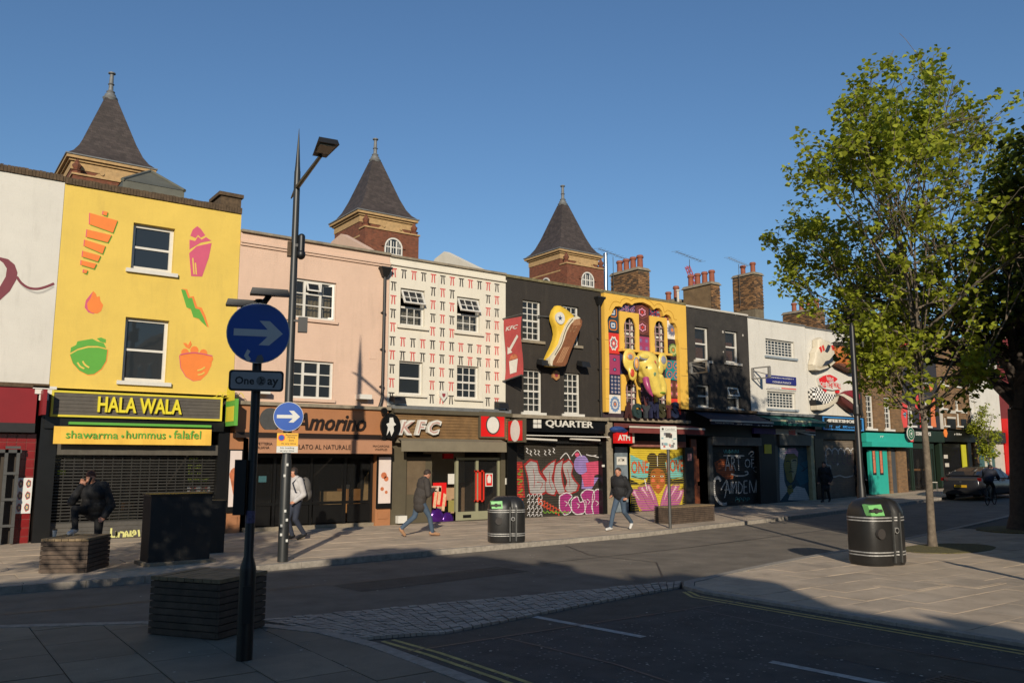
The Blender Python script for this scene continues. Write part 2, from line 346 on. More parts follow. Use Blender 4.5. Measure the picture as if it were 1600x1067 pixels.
def pavement(name, poly, view, sw, sl_, along, mslab, maxn, zt=0.0, kmax=60, kerbzone=None):
    """base sheet + individually laid slabs + kerbstones; slabs past maxn are one joined part"""
    base = ground_mesh(name, inset(poly, .02), zt-.03, RZ-.2, m=M_JOINT)
    cv = inset(poly, .17); n = len(cv); ar = sum(cv[i][0]*cv[(i+1) % n][1]-cv[(i+1) % n][0]*cv[i][1] for i in range(n))
    if ar < 0: cv = cv[::-1]
    x0, x1, y0, y1 = view; rnd = random.Random(len(name)); cand = []
    i = 0; a = (y0 if along == 'x' else x0)
    while a < (y1 if along == 'x' else x1):
        off = (i % 2)*sl_/2; b = (x0 if along == 'x' else y0)-off
        while b < (x1 if along == 'x' else y1):
            g_ = .006
            r = [(b+g_, a+g_), (b+sl_-g_, a+g_), (b+sl_-g_, a+sw-g_), (b+g_, a+sw-g_)]
            if along == 'y': r = [(q, p) for p, q in r]
            c = clip_local(r, cv)
            if len(c) >= 3:
                ar_ = abs(sum(c[k][0]*c[(k+1) % len(c)][1]-c[(k+1) % len(c)][0]*c[k][1] for k in range(len(c))))/2
                if ar_ > .02: cand.append((c, sum(p[0] for p in c)/len(c), sum(p[1] for p in c)/len(c)))
            b += sl_
        a += sw; i += 1
    cand.sort(key=lambda c: c[1]**2+c[2]**2); rest = MB()
    for k, (c, cx_, cy_) in enumerate(cand):
        dz = rnd.uniform(-.004, .003)
        if k < maxn: slab_obj('paving_slab', c, zt-.04, zt+dz, mslab[0] if rnd.random() < .75 else mslab[1], base)
        else:
            m = len(c); ar_ = sum(c[q][0]*c[(q+1) % m][1]-c[(q+1) % m][0]*c[q][1] for q in range(m)); c = c if ar_ > 0 else c[::-1]
            rest.m = 0 if rnd.random() < .7 else 1
            rest.add([(x, y, zt+dz+gz(x)) for x, y in c], [tuple(range(m))])
    if rest.v: tag(link('paving_slabs', rest.mesh('paving_slabs', list(mslab)), base), kind='stuff')
    # kerbstones along the outline
    P = [Vector(p) for p in poly]; I = [Vector(p) for p in inset(poly, .16)]; cnt = 0; far = MB()
    for k in range(len(P)-1):
        A, B, a_, b_ = P[k], P[k+1], I[k], I[k+1]; Lg = (B-A).length; m = max(1, round(Lg/.9))
        for q in range(m):
            p0, p1, r1, r0 = A.lerp(B, q/m), A.lerp(B, (q+1)/m), a_.lerp(b_, (q+1)/m), a_.lerp(b_, q/m)
            mid = (p0+p1)/2
            if kerbzone and not (kerbzone[0] < mid.x < kerbzone[1] and kerbzone[2] < mid.y < kerbzone[3]): continue
            e = (p1-p0).normalized()*.004
            c = [tuple(p0+e), tuple(p1-e), tuple(r1-e), tuple(r0+e)]
            if cnt < kmax: slab_obj('kerbstone', c, RZ-.05, zt+.004, M_KERB, base); cnt += 1
    return base
M_PAVE3 = mat('shade_toned_concrete_slab', (.20, .162, .115), .85, .22, 1.0, .25, 60, s8=False, dirt=.4); M_PAVE4 = mat('shade_toned_buff_slab', (.23, .185, .13), .85, .22, 1.0, .25, 60, s8=False, dirt=.4); speckle(M_PAVE3, .16, 4.5, (.38, .35, .3), .07)  # near slabs: paving tones darkened, the shade there put into the colour
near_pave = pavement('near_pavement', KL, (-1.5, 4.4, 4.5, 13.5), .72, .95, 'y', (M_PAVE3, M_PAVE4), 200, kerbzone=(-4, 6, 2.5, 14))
corner_pave = pavement('corner_pavement', KI, (9.6, 24, 2.5, 12.5), .6, .9, 'x', (M_PAVE, M_PAVE2), 290, kerbzone=(9, 40, 2.5, 16))
far_pave = pavement('far_pavement', KF, (-3, 46, 15.0, 23.6), .62, .95, 'x', (M_PAVE, M_PAVE2), 280, kerbzone=(-6, 55, 14, 22), kmax=70)
# raised strip of setts across the mouth of the side road
FE = [(3.72, 10.36), (5.69, 10.12), (7.9, 9.88), (10.43, 9.62)]; NE = [(4.2, 8.65), (5.2, 8.37), (7.49, 8.81), (9.92, 9.21)]
def lerpl(pl, t):
    k = min(int(t*(len(pl)-1)), len(pl)-2); u = t*(len(pl)-1)-k; return Vector(pl[k]).lerp(Vector(pl[k+1]), u)
sb = ground_mesh('sett_crossing', FE+NE[::-1], -.035, RZ-.02, m=M_JOINT)
cells = []; rnd = random.Random(3)
for r in range(46):
    t0, t1 = r/46, (r+1)/46
    a0, a1, b0, b1 = lerpl(FE, t0), lerpl(FE, t1), lerpl(NE, t0), lerpl(NE, t1); wd = ((a0+a1)/2-(b0+b1)/2).length; m = max(2, round(wd/.125)); sh = rnd.uniform(-.2, .2)
    for q in range(m):
        s0, s1 = q/m, (q+1)/m
        c = [b0.lerp(a0, s0), b1.lerp(a1, s0), b1.lerp(a1, s1), b0.lerp(a0, s1)]; ce = sum(c, Vector((0, 0)))/4
        c = [tuple(ce+(p-ce)*(1-.012/max(.05, (p-ce).length))) for p in c]; cells.append((c, ce.length))
cells.sort(key=lambda c: c[1]); rest = MB()
for k, (c, d) in enumerate(cells):
    dz = rnd.uniform(-.012, .002)
    if k < 300: slab_obj('sett', c, -.05, dz, M_SETT, sb)
    else: rest.prismz(c, -.05, dz)
if rest.v: tag(link('setts', rest.mesh('setts', M_SETT), sb), kind='stuff')
M_ASPH3 = mat('older_brown_asphalt', (.075, .064, .05), .88, .25, 2.5, .4, 140, s8=False, dirt=.3); speckle(M_ASPH3, .3, 15, (.19, .17, .15), .15)
pt = ground_mesh('asphalt_patch', [(4.32, 7.85), (9.73, 7.85), (9.73, 9.1), (7.49, 8.78), (5.2, 8.34), (4.32, 8.55)], -.0325, m=M_ASPH3); pt.parent = side_road; del pt['kind']
pt = ground_mesh('asphalt_patch', [(7.6, 2.2), (8.5, 2.0), (8.6, 5.3), (7.7, 5.45)], -.0325, m=M_ASPH3); pt.parent = side_road; del pt['kind']
pt = ground_mesh('asphalt_patch', [(6.0, 12.2), (9.6, 12.6), (9.5, 13.5), (5.9, 13.1)], RZ+.003, m=M_ASPH3); pt.parent = road; del pt['kind']
M_SEAM = mat('bitumen_seam', (.02, .02, .02), .5, .2, 6, s8=False)
# painted lines
def line_on(name, pts, wd, z, m, parent):
    mb = MB(); P = [Vector(p) for p in pts]; v = []
    for i, p in enumerate(P):
        d = (P[min(i+1, len(P)-1)]-P[max(i-1, 0)]).normalized(); nn = Vector((-d.y, d.x))*wd/2
        v += [(*(p+nn), z+gz(p.x)), (*(p-nn), z+gz(p.x))]
    mb.add(v, [(2*i, 2*i+1, 2*i+3, 2*i+2) for i in range(len(P)-1)]); 
    me = mb.mesh(name, m)
    if me.polygons[0].normal.z < 0: me.flip_normals()
    return tag(link(name, me, parent), kind=None)
ZP = -.031
for off in (.22, .36):
    line_on('yellow_line', [(4.3+off, -30), (4.3+off, 6.4), (4.27+off, 7.6), (4.22+off*.9, 8.45)], .055, ZP, M_YEL, side_road)
    line_on('yellow_line', [(9.75-off, -30), (9.75-off, 6.5), (9.78-off, 8.5), (9.95-off*.75, 8.9)], .055, ZP, M_YEL, side_road)
for (a, b) in (((6.64, 8.62), (6.87, 6.93)), ((7.05, 5.37), (7.23, 3.6)), ((7.3, 2.0), (7.4, .2))):
    line_on('white_dash', [a, b], .11, ZP, M_WHL, side_road)
for q in ([(4.4, 7.85), (6.2, 7.87), (9.7, 7.85)], [(8.7, 7.8), (8.55, 5.2), (8.8, 2.0), (8.7, -3)], [(5.6, 7.8), (5.75, 6.2), (5.6, 4.4), (5.9, 2.6)]): line_on('bitumen_seam', q, .03, -.0305, M_SEAM, side_road)
for q in ([(-8, 13.9), (2, 13.2), (9, 13.3), (15, 13.8), (24, 15.0), (34, 16.6)], [(11, 10.6), (12.5, 12.2), (12.3, 14.0), (13.2, 15.9)]): line_on('bitumen_seam', q, .035, RZ+.004, M_SEAM, road)
mb = MB(); mb.box(7.42, 7.95, 3.75, 4.12, -.034, -.027)
for i in range(6): mb.box(7.45+i*.08, 7.5+i*.08, 3.78, 4.09, -.027, -.022)
tag(link('drain_cover', mb.mesh('drain_cover', M_IRON), side_road))
# inspection covers and the tree pit set into the corner pavement
for (x0, x1, y0, y1) in ((12.35, 13.25, 6.75, 7.45), (13.35, 14.3, 6.35, 7.0)):
    mb = MB(); mb.box(x0, x1, y0, y1, -.02, .005); mb.box(x0+.05, x1-.05, y0+.05, y1-.05, .005, .009)
    tag(link('inspection_cover', mb.mesh('inspection_cover', M_PAVE2), corner_pave))
M_GRAV = mat('mossy_resin_gravel', (.13, .11, .035), .95, .55, 30, .8, 90, s8=False)
for (cx_, cy_, rx_, ry_) in ((18.9, 9.55, 1.5, .75), (25.3, 10.6, 1.7, 1.1)):
    mb = MB(); pts = [(cx_+rx_*math.cos(t)*(1 if abs(math.cos(t)) < .8 else .95), cy_+ry_*math.sin(t)) for t in [2*math.pi*i/24 for i in range(24)]]
    mb.prismz([(x, y) for x, y in pts], -.02, .012+gz(cx_)); 
    tag(link('tree_pit', mb.mesh('tree_pit', M_GRAV), corner_pave))

mb = MB(); rn = random.Random(12)
for k in range(420):       # trodden litter and blossom flecks
    reg = rn.choice(((-1, 4.0, 5, 11, 0), (10.2, 19, 4.5, 9.8, 0), (4.6, 9.5, 3.5, 8.2, -.034), (2, 20, 17, 22.5, 0), (3, 22, 11.5, 15, RZ))); x, y = rn.uniform(*reg[:2]), rn.uniform(*reg[2:4]); a = rn.uniform(0, 6.28); r_ = rn.uniform(.006, .022); z = reg[4]+.006+gz(x)
    if reg[4] == 0 and ((x < 5 and (y > 15.6-x*.9+.0 and x > 2.5)) or (x > 9 and y > 9.2+(x-9)*.09 and y < 15)): continue
    mb.add([(x+r_*math.cos(a+i*1.57)*rn.uniform(.6, 1.2), y+r_*math.sin(a+i*1.57)*rn.uniform(.6, 1.2), z+rn.uniform(0, .004)) for i in range(4)], [(0, 1, 2, 3)])
tag(link('litter', mb.mesh('litter', mat('trodden_litter', (.5, .47, .4), .9, .3, 3, s8=False))), kind='stuff')
# ------------------------------------------------------------------ terrace houses
M_WHITEF = mat('white_window_paint', (226, 222, 212), .5, .05, 8)
M_BLACKP = mat('black_gloss_paint', (18, 18, 18), .35, .2, 6)
M_GREYM = mat('grey_metal', (92, 92, 90), .45, .12, 10, metal=.3)
M_DARKM = mat('dark_shop_metal', (30, 30, 31), .5, .2, 6)
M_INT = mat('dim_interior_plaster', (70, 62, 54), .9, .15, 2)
M_LEAD = mat('lead_flashing', (120, 122, 122), .6, .2, 5)
M_ROOF = mat('roof_slate', (64, 58, 56), .75, .25, 6, brick=(.3, .2, (40, 36, 34), .5))
M_GLASS = glass('window_glass'); M_GLASSC = glass('clear_window_glass', (.03, .035, .04), .62)
M_SHOPG = glass('shop_window_glass', (.02, .02, .02), .7)
M_CURT = mat('net_curtain', (205, 198, 180), .9, .12, 14); M_BLIND = mat('brown_blind', (150, 100, 70), .85, .1, 6); M_CREAMC = mat('cream_curtain', (210, 190, 145), .9, .15, 12)
M_PIPE = mat('black_downpipe', (32, 30, 29), .5, .15, 10)
M_STONE = mat('weathered_stone', (150, 138, 118), .9, .25, 4, .3, 30, dirt=.5)
M_CONC = mat('lichen_coping', (128, 118, 84), .95, .35, 6, .4, 25, dirt=.4)
class House:
    def __init__(h, label, X0, X1, ztop, zshop, wm, openings, depth=7.5, name='terrace_house', front=D, cat='building', roofz=None):
        h.X0, h.X1, h.zt, h.zs, h.D = X0, X1, ztop, zshop, front
        h.g = gz((X0+X1)/2)
        h.r = thing(name, label, cat, ((X0+X1)/2, front, h.g))
        mb = MB(); e = .003
        xs = sorted({X0+e, X1-e} | {o[0] for o in openings} | {o[1] for o in openings}); zs_ = sorted({zshop, ztop} | {o[2] for o in openings} | {o[3] for o in openings})
        for i in range(len(xs)-1):
            for j in range(len(zs_)-1):
                cx_, cz_ = (xs[i]+xs[i+1])/2, (zs_[j]+zs_[j+1])/2
                if any(o[0] < cx_ < o[1] and o[2] < cz_ < o[3] for o in openings): continue
                mb.add([(xs[i], front, zs_[j]), (xs[i+1], front, zs_[j]), (xs[i+1], front, zs_[j+1]), (xs[i], front, zs_[j+1])], [(0, 1, 2, 3)])
        rv = .24
        for x0, x1, z0, z1 in openings:
            c = [(x0, z0), (x1, z0), (x1, z1), (x0, z1)]
            for k in range(4):
                (a, b), (c_, d) = c[k], c[(k+1) % 4]; mb.add([(a, front, b), (a, front+rv, b), (c_, front+rv, d), (c_, front, d)], [(0, 1, 2, 3)])
        mb.box(X0+e, X1-e, front, front+.3, ztop-.001, ztop); mb.add([(X0+e, front, zshop), (X1-e, front, zshop), (X1-e, front+.25, zshop), (X0+e, front+.25, zshop)], [(3, 2, 1, 0)])
        mb.add([(X0+e, front+.3, ztop-1.2), (X1-e, front+.3, ztop-1.2), (X1-e, front+.3, ztop), (X0+e, front+.3, ztop)], [(3, 2, 1, 0)])
        h.wall = part(h.r, 'wall', mb, wm)
        sh = MB(); rz = roofz or ztop-.55; yb = front+depth
        sh.box(X0+e, X0+.12, front+.002, yb, zshop, ztop-.03); sh.box(X1-.12, X1-e, front+.002, yb, zshop, ztop-.03); sh.box(X0+e, X0+.12, front+.32, yb, h.g-.15, zshop-.003); sh.box(X1-.12, X1-e, front+.32, yb, h.g-.15, zshop-.003); sh.box(X0+.12, X1-.12, yb-.2, yb, h.g-.15, rz+.2)
        sh.box(X0+.12, X1-.12, front+.3, yb-.2, zshop-.05, zshop+.1)
        sh.box(X0+.12, X1-.12, front+.3, yb-.2, (zshop+ztop)/2-.1, (zshop+ztop)/2+.05); sh.box(X0+.12, X1-.12, front+.05, yb-.2, h.g-.1, h.g+.02)
        sh.box((X0+X1)/2-.05, (X0+X1)/2+.05, front+2.5, yb-.2, zshop+.1, rz)
        part(h.r, 'party_wall', sh, M_INT)
        rf = MB(); rf.box(X0+.12, X1-.12, front+.3, yb-.2, rz-.1, rz); part(h.r, 'roof', rf, M_ROOF)
    def add(h, name, mb, mats, **kw): return part(h.r, name, mb, mats, **kw)
    def box(h, name, m, x0, x1, y0, y1, z0, z1, **kw): return part(h.r, name, MB().box(x0, x1, y0, y1, z0, z1), m, **kw)
    def coping(h, m, hgt=.12, over=.06, z=None, x0=None, x1=None):
        z = h.zt if z is None else z; return h.box('coping', m, (h.X0 if x0 is None else x0)+.004, (h.X1 if x1 is None else x1)-.004, h.D-over, h.D+.34, z+.002, z+hgt)
    def window(h, o, bars=((1, 1), (1, 1)), fm=None, gm=None, split=.5, sill=.1, sm=None, curtain=None, fw=.055, setb=.1, bw=.028, sash=True, tilt=0, lower_curt=1.0):
        """sash window in opening o: outer frame, two sashes with (cols, rows) of panes, a sill, and what hangs behind the glass"""
        x0, x1, z0, z1 = o; fm = fm or M_WHITEF; gm = gm or (M_GLASSC if curtain else M_GLASS); y = h.D+setb; mb = MB()
        mb.box(x0, x0+fw, y, y+.1, z0, z1); mb.box(x1-fw, x1, y, y+.1, z0, z1); mb.box(x0+fw, x1-fw, y, y+.1, z0, z0+fw*1.2); mb.box(x0+fw, x1-fw, y, y+.1, z1-fw, z1)
        zm = z0+(z1-z0)*split; panes = []; sashes = []
        if len(bars) == 2:
            mb.box(x0+fw, x1-fw, y+.012, y+.09, zm-.03, zm+.03); sashes = [(z0+fw*1.2, zm-.03, bars[0], 0), (zm+.03, z1-fw, bars[1], tilt)]
        else: sashes = [(z0+fw*1.2, z1-fw, bars[0], 0)]
        for za, zb, (nc, nr), tl in sashes:
            xa, xb = x0+fw, x1-fw
            def T(p):          # top-hung sash pushed open
                if not tl: return p
                dy, dz = p[1]-(y+.03), p[2]-zb; return (p[0], y-.02+dy*math.cos(tl)+dz*math.sin(tl), zb+dz*math.cos(tl)-dy*math.sin(tl))
            k0 = len(mb.v)
            if tl: 
                for q in ((xa, xa+.05, za, zb), (xb-.05, xb, za, zb), (xa+.05, xb-.05, za, za+.05), (xa+.05, xb-.05, zb-.05, zb)): mb.box(q[0], q[1], y, y+.05, q[2], q[3])
            for i in range(1, nc): mb.box(xa+(xb-xa)*i/nc-bw/2, xa+(xb-xa)*i/nc+bw/2, y+.022, y+.06, za, zb)
            for j in range(1, nr):
                for i in range(nc): mb.box(xa+(xb-xa)*i/nc+(bw/2 if i else 0), xa+(xb-xa)*(i+1)/nc-(bw/2 if i < nc-1 else 0), y+.024, y+.058, za+(zb-za)*j/nr-bw/2, za+(zb-za)*j/nr+bw/2)
            if tl: mb.v[k0:] = [T(p) for p in mb.v[k0:]]
            for i in range(nc):
                for j in range(nr):
                    p = MB().box(xa+(xb-xa)*i/nc+bw/2, xa+(xb-xa)*(i+1)/nc-bw/2, y+.038, y+.044, za+(zb-za)*j/nr+bw/2, za+(zb-za)*(j+1)/nr-bw/2)
                    if tl: p.v = [T(q) for q in p.v]
                    panes.append(p)
        wo = h.add('window', mb, fm)
        for p in panes: h.add('pane', p, gm, up=wo)
        if curtain:
            c = MB(); n = 14; zc0 = z0+.05; zc1 = z0+(z1-z0)*lower_curt-.04
            for i in range(n):
                xa, xb = x0+.06+(x1-x0-.12)*i/n, x0+.06+(x1-x0-.12)*(i+1)/n; ya = y+.2+.03*(i % 2); yb = y+.2+.03*((i+1) % 2)
                c.add([(xa, ya, zc0), (xb, yb, zc0), (xb, yb, zc1), (xa, ya, zc1)], [(0, 1, 2, 3)])
            h.add('curtain', c, curtain, up=wo)
        if sill: h.box('sill', sm or M_WHITEF, x0-.12, x1+.12, h.D-.09, h.D+setb-.003, z0-sill, z0-.002, up=wo)
        return wo
    def pipe(h, x, z0, z1, hopper=True, kick=0):
        mb = MB(); y = h.D-.09; pts = [(x, y, z1), (x, y, z0+.3), (x+kick*.5, y-.03, z0+.15), (x+kick, y-.03, z0)]
        mb.tube(pts, .045, 8)
        z = z0+.6
        while z < z1-.3: mb.cyl((x, y, z), (x, y, z+.07), .062, n=8); mb.box(x-.07, x+.07, y+.02, h.D-.001, z+.01, z+.05); z += 1.15
        if hopper: mb.hexa([(x-.07, y-.06, z1-.02), (x+.07, y-.06, z1-.02), (x+.07, y+.07, z1-.02), (x-.07, y+.07, z1-.02)], [(x-.17, y-.15, z1+.22), (x+.17, y-.15, z1+.22), (x+.17, y+.08, z1+.22), (x-.17, y+.08, z1+.22)])
        if hopper: mb.box(x-.19, x+.19, y-.17, y+.08, z1+.22, z1+.28)
        return h.add('downpipe', mb, M_PIPE, smooth=False)
    def shutter(h, x0, x1, z0, z1, m, y=None, pitch=.085, name='roller_shutter'):
        y = h.D+.14 if y is None else y; mb = MB(); z = z0; k = 0
        mb.box(x0, x1, y+.008, y+.03, z0, z1)
        while z < z1-.01:      # interlocking curved slats
            zt = min(z+pitch-.012, z1); mb.add([(x0, y+.008, z), (x1, y+.008, z), (x1, y, z+.012), (x0, y, z+.012), (x1, y, zt-.012), (x0, y, zt-.012), (x1, y+.008, zt), (x0, y+.008, zt)], [(0, 1, 2, 3), (3, 2, 4, 5), (5, 4, 6, 7)]); z += pitch
        o = h.add(name, mb, m)
        return o, y
    def ribs(h, x0, x1, z0, z1, y, m, up, pitch=.085):    # slat joints stand a little proud, over the paint
        mb = MB(); z = z0+pitch-.006
        while z < z1-.02: mb.box(x0, x1, y-.005, y+.004, z-.005, z+.004); z += pitch
        return h.add('slat_joints', mb, m, up=up)
    def floodlight(h, k, x, y, m=None):
        X, Z = zp(k, [(x, y)])[0]; mb = MB(); mb.box(X-.05, X+.05, D-.35, D-.001, Z+.0, Z+.06); mb.hexa([(X-.2, D-.5, Z-.16), (X+.2, D-.5, Z-.16), (X+.22, D-.22, Z-.08), (X-.22, D-.22, Z-.08)], [(X-.18, D-.45, Z+.03), (X+.18, D-.45, Z+.03), (X+.2, D-.2, Z+.09), (X-.2, D-.2, Z+.09)])
        return h.add('floodlight', mb, m or M_DARKM)
    def alarm(h, k, x, y, m, w_=.16, hx=False):
        X, Z = zp(k, [(x, y)])[0]; mb = MB()
        pts = [(X+w_*math.cos(t), Z+w_*1.1*math.sin(t)) for t in [math.pi/6+i*math.pi/3 for i in range(6)]] if hx else [(X-w_, Z+w_), (X+w_, Z+w_), (X+w_*.9, Z-w_*.3), (X, Z-w_*1.4), (X-w_*.9, Z-w_*.3)]
        mb.prism(pts, D-.09, D-.001); o = h.add('alarm_box', mb, m); q = MB(); q.prism([(X+(a-X)*.45, Z+(b-Z)*.4) for a, b in pts], D-.096, D-.09); h.add('alarm_badge', q, mat('alarm_red', (150, 60, 70), .5, 0), up=o)
# ---- white house with the red shop, at the end of the terrace in view
M_WALLW = mat('white_painted_brick', (222, 217, 206), .8, .05, 1.2, .12, 30, brick=(.225, .075, None, .22), streak=.24)
M_COPB = mat('sooty_brick_coping', (96, 78, 58), .95, .35, 9, .4, 30)
XB = [-3.6, 2.8, 7.27, 12.0, 16.5, 20.9, 25.42, 29.56, 33.74, 37.9, 41.9, 45.6, 49.1, 52.8, 57.5, 66.0]
def brick_coping(h, x0, x1, z, hh=.17, m=None):        # a course of bricks set on edge
    mb = MB(); x = x0+.003; rn = random.Random(int(x0*10))
    while x < x1-.05:
        d = rn.uniform(-.006, .006); mb.box(x, min(x+.068, x1-.003), D-.05+d, D+.2, z+.002, z+hh+rn.uniform(-.008, .008)); x += .076
    mb.box(x0+.003, x1-.003, D-.03, D+.18, z+.001, z+hh-.03); h.add('coping', mb, m or M_COPB)
z_s0 = fac(30, 600)[1]
h0 = House('white painted brick house with a mauve ribbon flourish above a red shop front', XB[0], XB[1], 8.88, z_s0, M_WALLW, [])
brick_coping(h0, 1.0, XB[1], 8.88)
M_MAUVE = mat('mauve_sign_paint', (128, 62, 72), .8, .08, 3); M_MSH = mat('grey_drop_shadow_paint', (188, 184, 176), .8, .05, 3)
mb = MB(); mb.m = 1
mb.stroke(zp('a1', [(112, 815), (150, 865), (215, 898), (270, 893), (333, 860)]), .05, D-.003)
mb.m = 0
mb.prism(zp('a1', [(-200, 720), (-60, 685), (0, 680), (50, 692), (90, 725), (108, 775), (100, 820), (60, 890), (0, 945), (-60, 990), (-60, 900), (0, 860), (35, 800), (42, 750), (20, 715), (0, 700), (-60, 720), (-180, 760)]), D-.005, D-.001)
mb.stroke(zp('a1', [(103, 800), (130, 838), (175, 868), (230, 875), (285, 862), (334, 842)]), .06, D-.006)
h0.add('painted_flourish', mb, [M_MAUVE, M_MSH])
M_RED = mat('red_shop_fascia', (140, 30, 36), .45, .1, 1.5, spec=.4); M_REDT = mat('red_glazed_tile', (138, 34, 36), .22, .18, 4); M_GROUT = mat('pale_grout', (150, 92, 84), .9, .1, 8)
x0, x1, z0, z1 = zr('a2', -300, 553, 216, 795, D-.25); h0.box('fascia', M_RED, x0, x1, D-.25, D+.2, z0, z1)
h0.box('lead_cap', M_COPB, XB[0], XB[1]-.02, D-.3, D+.1, z1+.003, z1+.1)
h0.box('awning_case', M_DARKM, x0, x1, D-.32, D+.1, z0-.22, z0-.004)
xt0, xt1 = fac(-60, 760)[0], fac(51, 760)[0]; zt1 = z0-.24
h0.box('tile_backing', M_GROUT, xt0-1.5, xt1, D+.02, D+.2, -.1, zt1)
tw = .2; i = 0
me_t = MB().box(0, tw-.014, 0, .016, 0, tw-.014).mesh('red_tile', M_REDT)
xd1 = fac(28, 760)[0]; zd1 = fac(14, 702)[1]
x = xt1-tw
while x > 1.0:
    z = zt1-tw
    while z > -.05:
        if not (x+tw*.5 < xd1 and z+tw*.5 < zd1):
            o = link('tile', me_t, h0.r); o.location = (x-h0.r.location.x, .006, z-h0.r.location.z)
        z -= tw
    x -= tw
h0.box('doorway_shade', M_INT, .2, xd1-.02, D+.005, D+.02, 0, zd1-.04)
mb = MB()
for xx in (xd1-.10, xd1-.34, xd1-.62): mb.box(xx, xx+.07, D-.22, D-.12, .02, zd1)
mb.box(.6, xd1, D-.22, D-.12, zd1-.08, zd1); 
for k in range(4): mb.box(xd1-.34, xd1-.03, D-.24, D-.21, .4+k*.6, .46+k*.6)
h0.add('folding_gate', mb, M_GREYM)
M_POST = mandala('menu_poster_print', [(220, 120, 60), (235, 215, 170), (60, 70, 80), (90, 120, 110), (200, 60, 50), (225, 225, 220)], 5, 4, (2, 3))
x0, x1, z0, z1 = zr('a3', 108, 262, 185, 480); h0.box('poster', M_POST, x0, x1, D-.03, D-.002, z0, z1)
x0, x1 = fac(55, 760)[0], fac(82, 760)[0]; zt = fac(68, 610)[1]
h0.box('pilaster', M_BLACKP, x0, x1, D-.12, D+.2, -.05, zt)
x0, x1, z0, z1 = zr('a2', 205, 562, 350, 592, D-.3)
mb = MB(); mb.box(x0, x1, D-.3, D+.02, z0+.02, z1); mb.box(x0+.05, x0+.2, D-.28, D, z0-.1, z0+.02); mb.box(x1-.2, x1-.05, D-.28, D, z0-.1, z0+.02); mb.box((x0+x1)/2-.1, (x0+x1)/2+.1, D-.25, D, z0-.25, z0+.02); h0.add('console_bracket', mb, M_WHITEF)
x0, x1, z0, z1 = zr('a2', 262, 590, 290, 745, D-.5); h0.box('projecting_sign', M_RED, x0, x0+.08, D-.75, D-.1, z0, z1)
# ---- yellow house
M_WALLY = mat('yellow_painted_brick', (234, 200, 92), .75, .06, 1.0, .12, 30, brick=(.225, .075, None, .2), streak=.16)
o_up = zr('a1', 826, 465, 1066, 782); o_lo = zr('a2', 777, 138, 1024, 546)
h1 = House('bright yellow house painted with cartoon food above a grey signboard shop', XB[1], XB[2], 8.84, zr('a2', 0, 0, 700, 592)[2], M_WALLY, [o_up, o_lo])
brick_coping(h1, XB[1], XB[2], 8.84)
mb = MB(); X, Z = fac(345, 318); X2, Z2 = fac(380, 318); mb.box(X, X2-.05, D+.02, D+.9, 9.012, 9.3); mb.box(X-.06, X2, D-.04, D+.96, 9.3, 9.4); h1.add('parapet_pier', mb, M_COPB)
h1.window(o_up, ((1, 1), (1, 1)), fw=.09, setb=.14); h1.window(o_lo, ((1, 1), (1, 1)), fw=.08, setb=.14)
OR, PK, GR, OL = mat('orange_mural_paint', (246, 136, 58), .75, .05, 3), mat('pink_mural_paint', (214, 92, 122), .75, .05, 3), mat('green_mural_paint', (96, 172, 62), .75, .05, 3), mat('mural_outline_paint', (172, 120, 70), .75, .05, 3)
MM = [OR, PK, GR, OL, M_WALLY]
def motif(h, nm, polys, strokes=()):
    mb = MB()
    for k, (mi, z_, pts) in enumerate(polys): mb.m = mi; mb.prism(zp(z_, pts), D-.003-.0012*k, D-.0005)
    for mi, z_, pts, wd in strokes: mb.m = mi; mb.stroke(zp(z_, pts), wd, D-.006-.0012*len(polys))
    h.add(nm, mb, MM)
seg = [((555, 408), (725, 455), (697, 530), (553, 478)), ((538, 510), (688, 545), (665, 590), (533, 556)), ((523, 573), (650, 612), (632, 660), (520, 612)), ((512, 642), (620, 672), (604, 708), (508, 678)), ((502, 700), (594, 722), (580, 752), (500, 728)), ((638, 397), (664, 402), (658, 426), (634, 418)), ((517, 757), (540, 762), (532, 782), (514, 776))]
motif(h1, 'painted_kebab', [(2, 'a1', [(x+6, y+7) for x, y in s]) for s in seg]+[(1, 'a1', [(x-5, y-2) for x, y in s]) for s in seg]+[(0, 'a1', s) for s in seg])
motif(h1, 'painted_wrap', [(1, 'a1', [(1175, 548), (1190, 510), (1218, 488), (1240, 505), (1268, 545), (1240, 560), (1222, 542), (1208, 562)]), (1, 'a1', [(1170, 572), (1205, 580), (1222, 552), (1245, 572), (1272, 556), (1305, 578), (1240, 590), (1170, 632)]), (1, 'a1', [(1168, 655), (1215, 612), (1307, 592), (1290, 680), (1248, 800), (1180, 797)])], [(4, 'a1', [(1190, 685), (1198, 785)], .035), (4, 'a1', [(1206, 715), (1212, 787)], .035)])
motif(h1, 'painted_flame', [(1, 'a1', [(572, 893), (530, 945), (522, 990), (545, 1020), (575, 1030), (600, 1020)]), (0, 'a1', [(575, 888), (592, 905), (598, 925), (615, 920), (620, 950), (637, 975), (625, 1012), (600, 1028), (565, 1022), (542, 1000), (538, 965), (560, 930)])])
motif(h1, 'painted_chilli', [(0, 'a1', [(1124, 874), (1156, 878), (1172, 924), (1196, 920), (1218, 985), (1246, 992), (1268, 1040), (1290, 1115), (1250, 1082), (1236, 1068), (1204, 1055), (1186, 1008), (1164, 1000)]), (2, 'a1', [(1118, 878), (1144, 882), (1162, 932), (1186, 930), (1206, 995), (1232, 1002), (1256, 1050), (1280, 1112), (1240, 1075), (1228, 1060), (1194, 1050), (1178, 1000), (1152, 990)])])
bowl = [(432, 372), (480, 345), (545, 328), (610, 328), (663, 342), (655, 410), (625, 460), (580, 492), (540, 495), (490, 470), (450, 425)]
